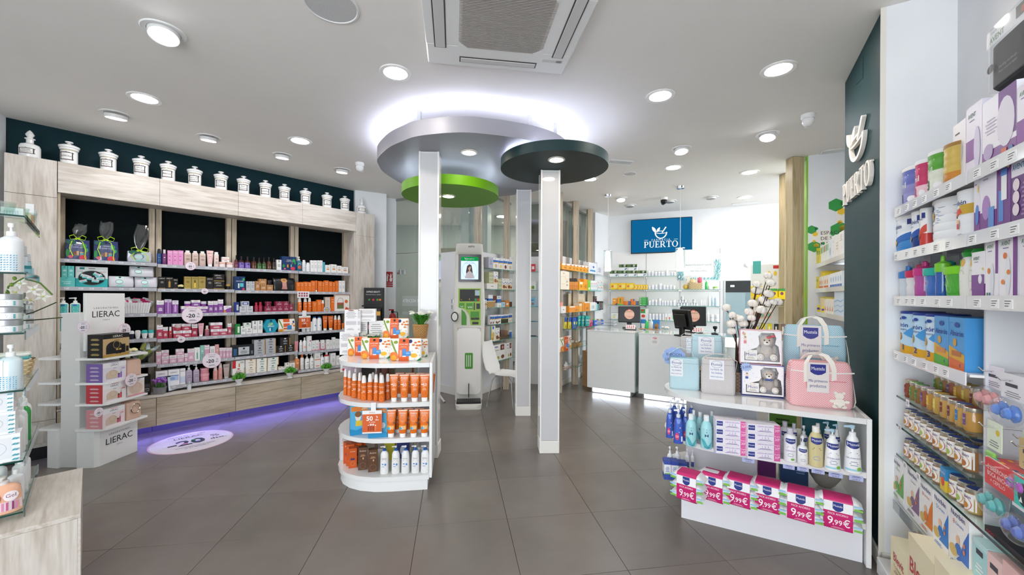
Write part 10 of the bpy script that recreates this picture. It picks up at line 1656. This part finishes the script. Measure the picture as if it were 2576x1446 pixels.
nr(0,[*[IC(a,a+11,805,'slim yellow remedy carton','e9d92c',a=(aR(-.6,.6,.6,.85,'4a9a3c'),))for a in(268,281,294)],*[IC(312+13*k,324+13*k,785-8*k,'slim white and green remedy carton','eef0ea',a=(aR(-.6,.6,.55,.9,('3f9a5a','7ab04a','a8502c')[k%3]),))for k in range(5)],IC(380,400,730,'pale blue remedy carton','dfe9f0',a=(aE(0,.4,.5,.2,'9fb8c8'),)),IC(402,432,700,'white remedy carton with red glyph','f0efea',a=(aT('6',0,.75,.14,'b84a2c',.4),aT('6',0,.3,.14,'b84a2c',.4))),IC(434,462,690,'beige remedy carton','efe9e0',a=(aL(-.5,.5,.3,.7,3,'c9b49a'),)),IC(464,500,665,'tall white remedy carton with glyph','f1efea',a=(aL(-.6,.6,.6,.9,4,'b9b0a5'),aT('6',.3,.35,.1,'b84a2c',.3)))])
nr(1,[*[IC(a,a+12,1040,'slim yellow syrup carton','ecd62c',a=(aR(-.7,.7,.6,.8,'8aa83c'),))for a in(265,279)],I('tin',292,336,995,'yellow round tea tin','d8c02c:.6,e6d8a0',cap='c9b02c'),*[IC(300+15*k,314+15*k,1040-4*k,'white and orange herbal carton','f0ebe2',a=(aE(0,.5,.5,.2,'e08a3c'),aR(-1,1,.05,.2,'d8682c')))for k in range(5)],*[IC(388+20*k,407+20*k,1015-6*k,'white and blue herbal carton','eef2f6',a=(aR(-1,1,.02,.2,'4a74b8'),aE(0,.55,.5,.2,'a9c4dc')))for k in range(5)]])
nr(2,[*[IB(a,a+12,1255+(a-262)//3,'yellow syrup bottle with violet label','e6cf2c',cap='d9d4c0',a=(aR(-.8,.8,.3,.6,'6a4a8c'),))for a in(262,276,300,314)],I('tin',288,330,1205,'yellow lidded herb tin','d8b83a:.5,e6d8a8',cap='cdbb52'),I('tin',334,374,1207,'second yellow lidded herb tin','d8b83a:.5,e6d8a8',cap='cdbb52'),*[IC(342+19*k,360+19*k,1228,'white and orange tea carton','f0ebe2',a=(aP(((-.5,.2),(0,.6),(.5,.2)),'d8783c'),))for k in range(4)],IC(424,500,1150,'large blue waved carton','cfe0ee',a=tuple(aP(((-1,z),(-.2,z+.08),(.4,z+.02),(1,z+.1),(1,z+.06),(.4,z-.02),(-.2,z+.04),(-1,z-.04)),c)for z,c in((.15,'7fb0d8'),(.35,'a3c4e0'),(.55,'8ab4da'))))])
# == entry corner: mask display, fire sign, extinguisher, coat stand, cabinet
t=T('mask_display','black hanging display of beauty masks beside the ash pilaster','display',(-2.07,5.86,0),.05);zb_,zt_=1.00,1.64
bx(-.14,.14,.0,.18,.0,zb_,BLACK,.004).obj('stand',t,sm=0);bx(-.14,.14,.10,.18,zb_,zt_,mat('#121214',.4)).obj('back_board',t,sm=0);bx(-.14,.14,-.0,.10,zb_+.36,zb_+.38,BLACK).obj('ledge',t,sm=0)
mb=MB();mb.text('EXPRESS BEAUTY',.028,'#f0f0f0',MT((.0,.099,zt_-.06)),maxw=.2);mb.text('Mascarillas faciales y capilares',.014,'#cfcfcf',MT((0,.099,zt_-.10)),maxw=.22)
for x,c in((-.06,'#3f7a3a'),(.0,'#c8383a'),(.06,'#4a8a3a'),(.1,'#d87a2c')):mb.ball((x,.095,zt_-.18),.018,c,8,5,(1,.2,1))
mb.PR(t)
for r in range(2):
 for k in range(4):
  c=(('5a8a2c','e0784a','6a3f9a','e0a53a'),('c84a5a','e0708a','4a3a3c','4ab83c'))[r][k];z=zb_+.33-r*.20
  q=T('mask_sachet',f'{("upper", "lower")[r]} row {("green", "orange", "violet", "amber", "red", "pink", "brown", "bright green")[r * 4 + k]} mask sachet on the black display','sachet',(-2.07-.105+.07*k,5.86,z),.05,'face mask sachets');bx(-.03,.03,-.0,.012,-.17,0,'#1d1b1d',.004).obj('sachet_body',q,sm=0);bx(-.028,.028,-.0012,-.0004,-.10,-.04,'#'+c).obj('label',q,sm=0)
FW=Line((-2.12,6.67),(.14,.12));u0,z1=FW.hit(971,683,-.003);u1,z0=FW.hit(988,722,-.003)
t=T('fire_sign','red fire extinguisher sign on the white wall beside the glass door','sign',FW.at(u0,-.003,z0),FW.rz);w,h=u1-u0,z1-z0
bx(0,w,0,.0025,0,h,'#a8202a').obj('plate',t,sm=0);mb=MB();f=lambda x,z,L:(x+w/2,-L,z);f.flat=True
draw(mb,(aR(-1,1,.25,.275,'f0eeea'),aT('EXTINTOR',0,.12,.13,'f4f2ee',.9),aP(((.1,.36),(.7,.36),(.85,.6),(.55,.58),(.8,.9),(.4,.7),(.45,.92),(.1,.75),(.2,.6),(0,.5)),'f4f2ee'),aR(-.8,-.4,.36,.72,'f4f2ee'),aR(-.68,-.52,.72,.84,'f4f2ee'),aP(((-.52,.8),(-.2,.7),(-.2,.75),(-.52,.86)),'f4f2ee')),w,h,f);mb.obj('symbols',t,sm=0)
t=T('fire_extinguisher','red fire extinguisher hanging under its sign, behind the mask display','fire extinguisher',(-1.955,6.52,.75));RDM=mat('#b3232a',.25,coat=.4)
MB().lathe([(.05,0),(.062,.02),(.062,.40),(.045,.46),(.02,.49)],RDM,20).obj('cylinder',t);bx(-.02,.02,-.015,.015,.49,.53,BLACK).box(-.06,.02,-.01,.01,.531,.55,RDM).obj('valve',t,sm=0);MB().tube([(.02,0,.51),(.08,0,.5),(.085,0,.3),(.075,0,.1)],.008,BLACK,8).obj('hose',t);lb=MB();f=lambda x,z,L:((.0625+L)*sin(x/.0625),-(.0625+L)*cos(x/.0625),z);f.flat=False;draw(lb,(aR(-.9,.9,.3,.7,'ece9e2'),aL(-.7,.7,.35,.65,4,'55504a')),.1,.4,f);lb.obj('label',t,sm=0);bx(-.03,.03,.05,.09,.3,.34,STEEL).obj('bracket',t,sm=0)
t=T('poster_easel','white tubular easel whose foot shows beside the first white column','easel',(-1.22,5.75,0));WT=mat('#eeeeec',.3)
mb=MB().tube([(0,.0,0.32),(0,0,1.75)],.014,WT,10);mb.obj('mast',t)
for k,a in EN((-.25,1.9,4.0)):MB().tube([(0,0,.33),(.27*cos(a),.27*sin(a),.012)],.014,WT,10).obj('leg',t);MB().ball((.27*cos(a),.27*sin(a),.012),.0118,BLACK,8,6).obj('foot',t)
for z in(1.60,1.72):MB().tube([(0,0,z),(.15,-.02,z+.09)],.012,WT,8).obj('arm',t)
t=T('antique_cabinet','dark arched wooden cabinet with old bottles behind the glass door','cabinet',(-1.30,7.75,0),-.2);DW=wood('dark_oak',(3,3,.6),[(.2,'#3a2a1c'),(.5,'#5a4630'),(.9,'#6f5a40')])
bx(-.35,.35,.28,.30,.0,2.45,DW).obj('back',t,sm=0);bx(-.35,-.32,0,.28,0,2.45,DW).obj('side',t,sm=0);bx(.32,.35,0,.28,0,2.45,DW).obj('side',t,sm=0)
for z in(.03,.9,1.3,1.7):bx(-.32,.32,.01,.279,z,z+.02,DW).obj('shelf',t,sm=0)
P_=[(.35,2.45),(-.35,2.45),(-.35,1.95)]+[(.30*cos(dg(a)),1.95+.30*sin(dg(a)))for a in range(180,-1,-15)]+[(.35,1.95)]
mb=MB();plate(mb,P_[::-1],-.005,.012,mat('#b5a98f',.6));mb.obj('arch',t,sm=0)
for z in(.92,1.32,1.72):
 for k in range(5):put('bottle',.06,.06,.2,MR(-.2,3,'Z')@Vector((-.24+.12*k,.12,z+.0005))+Vector((-1.30,7.75,0)),-.2,f'{ORD[k + 1]} dusty brown bottle, {("lower", "middle", "upper")[int((z - .9) * 2.6)]} shelf of the arched cabinet','old bottles in the arched cabinet',dict(c='6a5638',cap='3a2f22',ck=.35))
for x,y in((-1.6,8.0),(-.2,8.2),(.9,8.6)):
 t=T('ceiling_light',f'office ceiling light added to brighten behind the glazing, {"near the arched cabinet" if x < -1 else "middle of the office" if x < .5 else "by the brown blind"}','ceiling light',(x,y,CEIL));MB().lathe([(.16,0),(.16,-.01),(.12,-.012)],WHITE,28,cap=(0,0)).obj('rim',t);MB().lathe([(.13,-.008),(.13,-.006)],lamp_mat('office_fill_lamp','#fff4e2',60),24).obj('diffuser',t)  # unseen lamps added to lift the dark room behind the panes
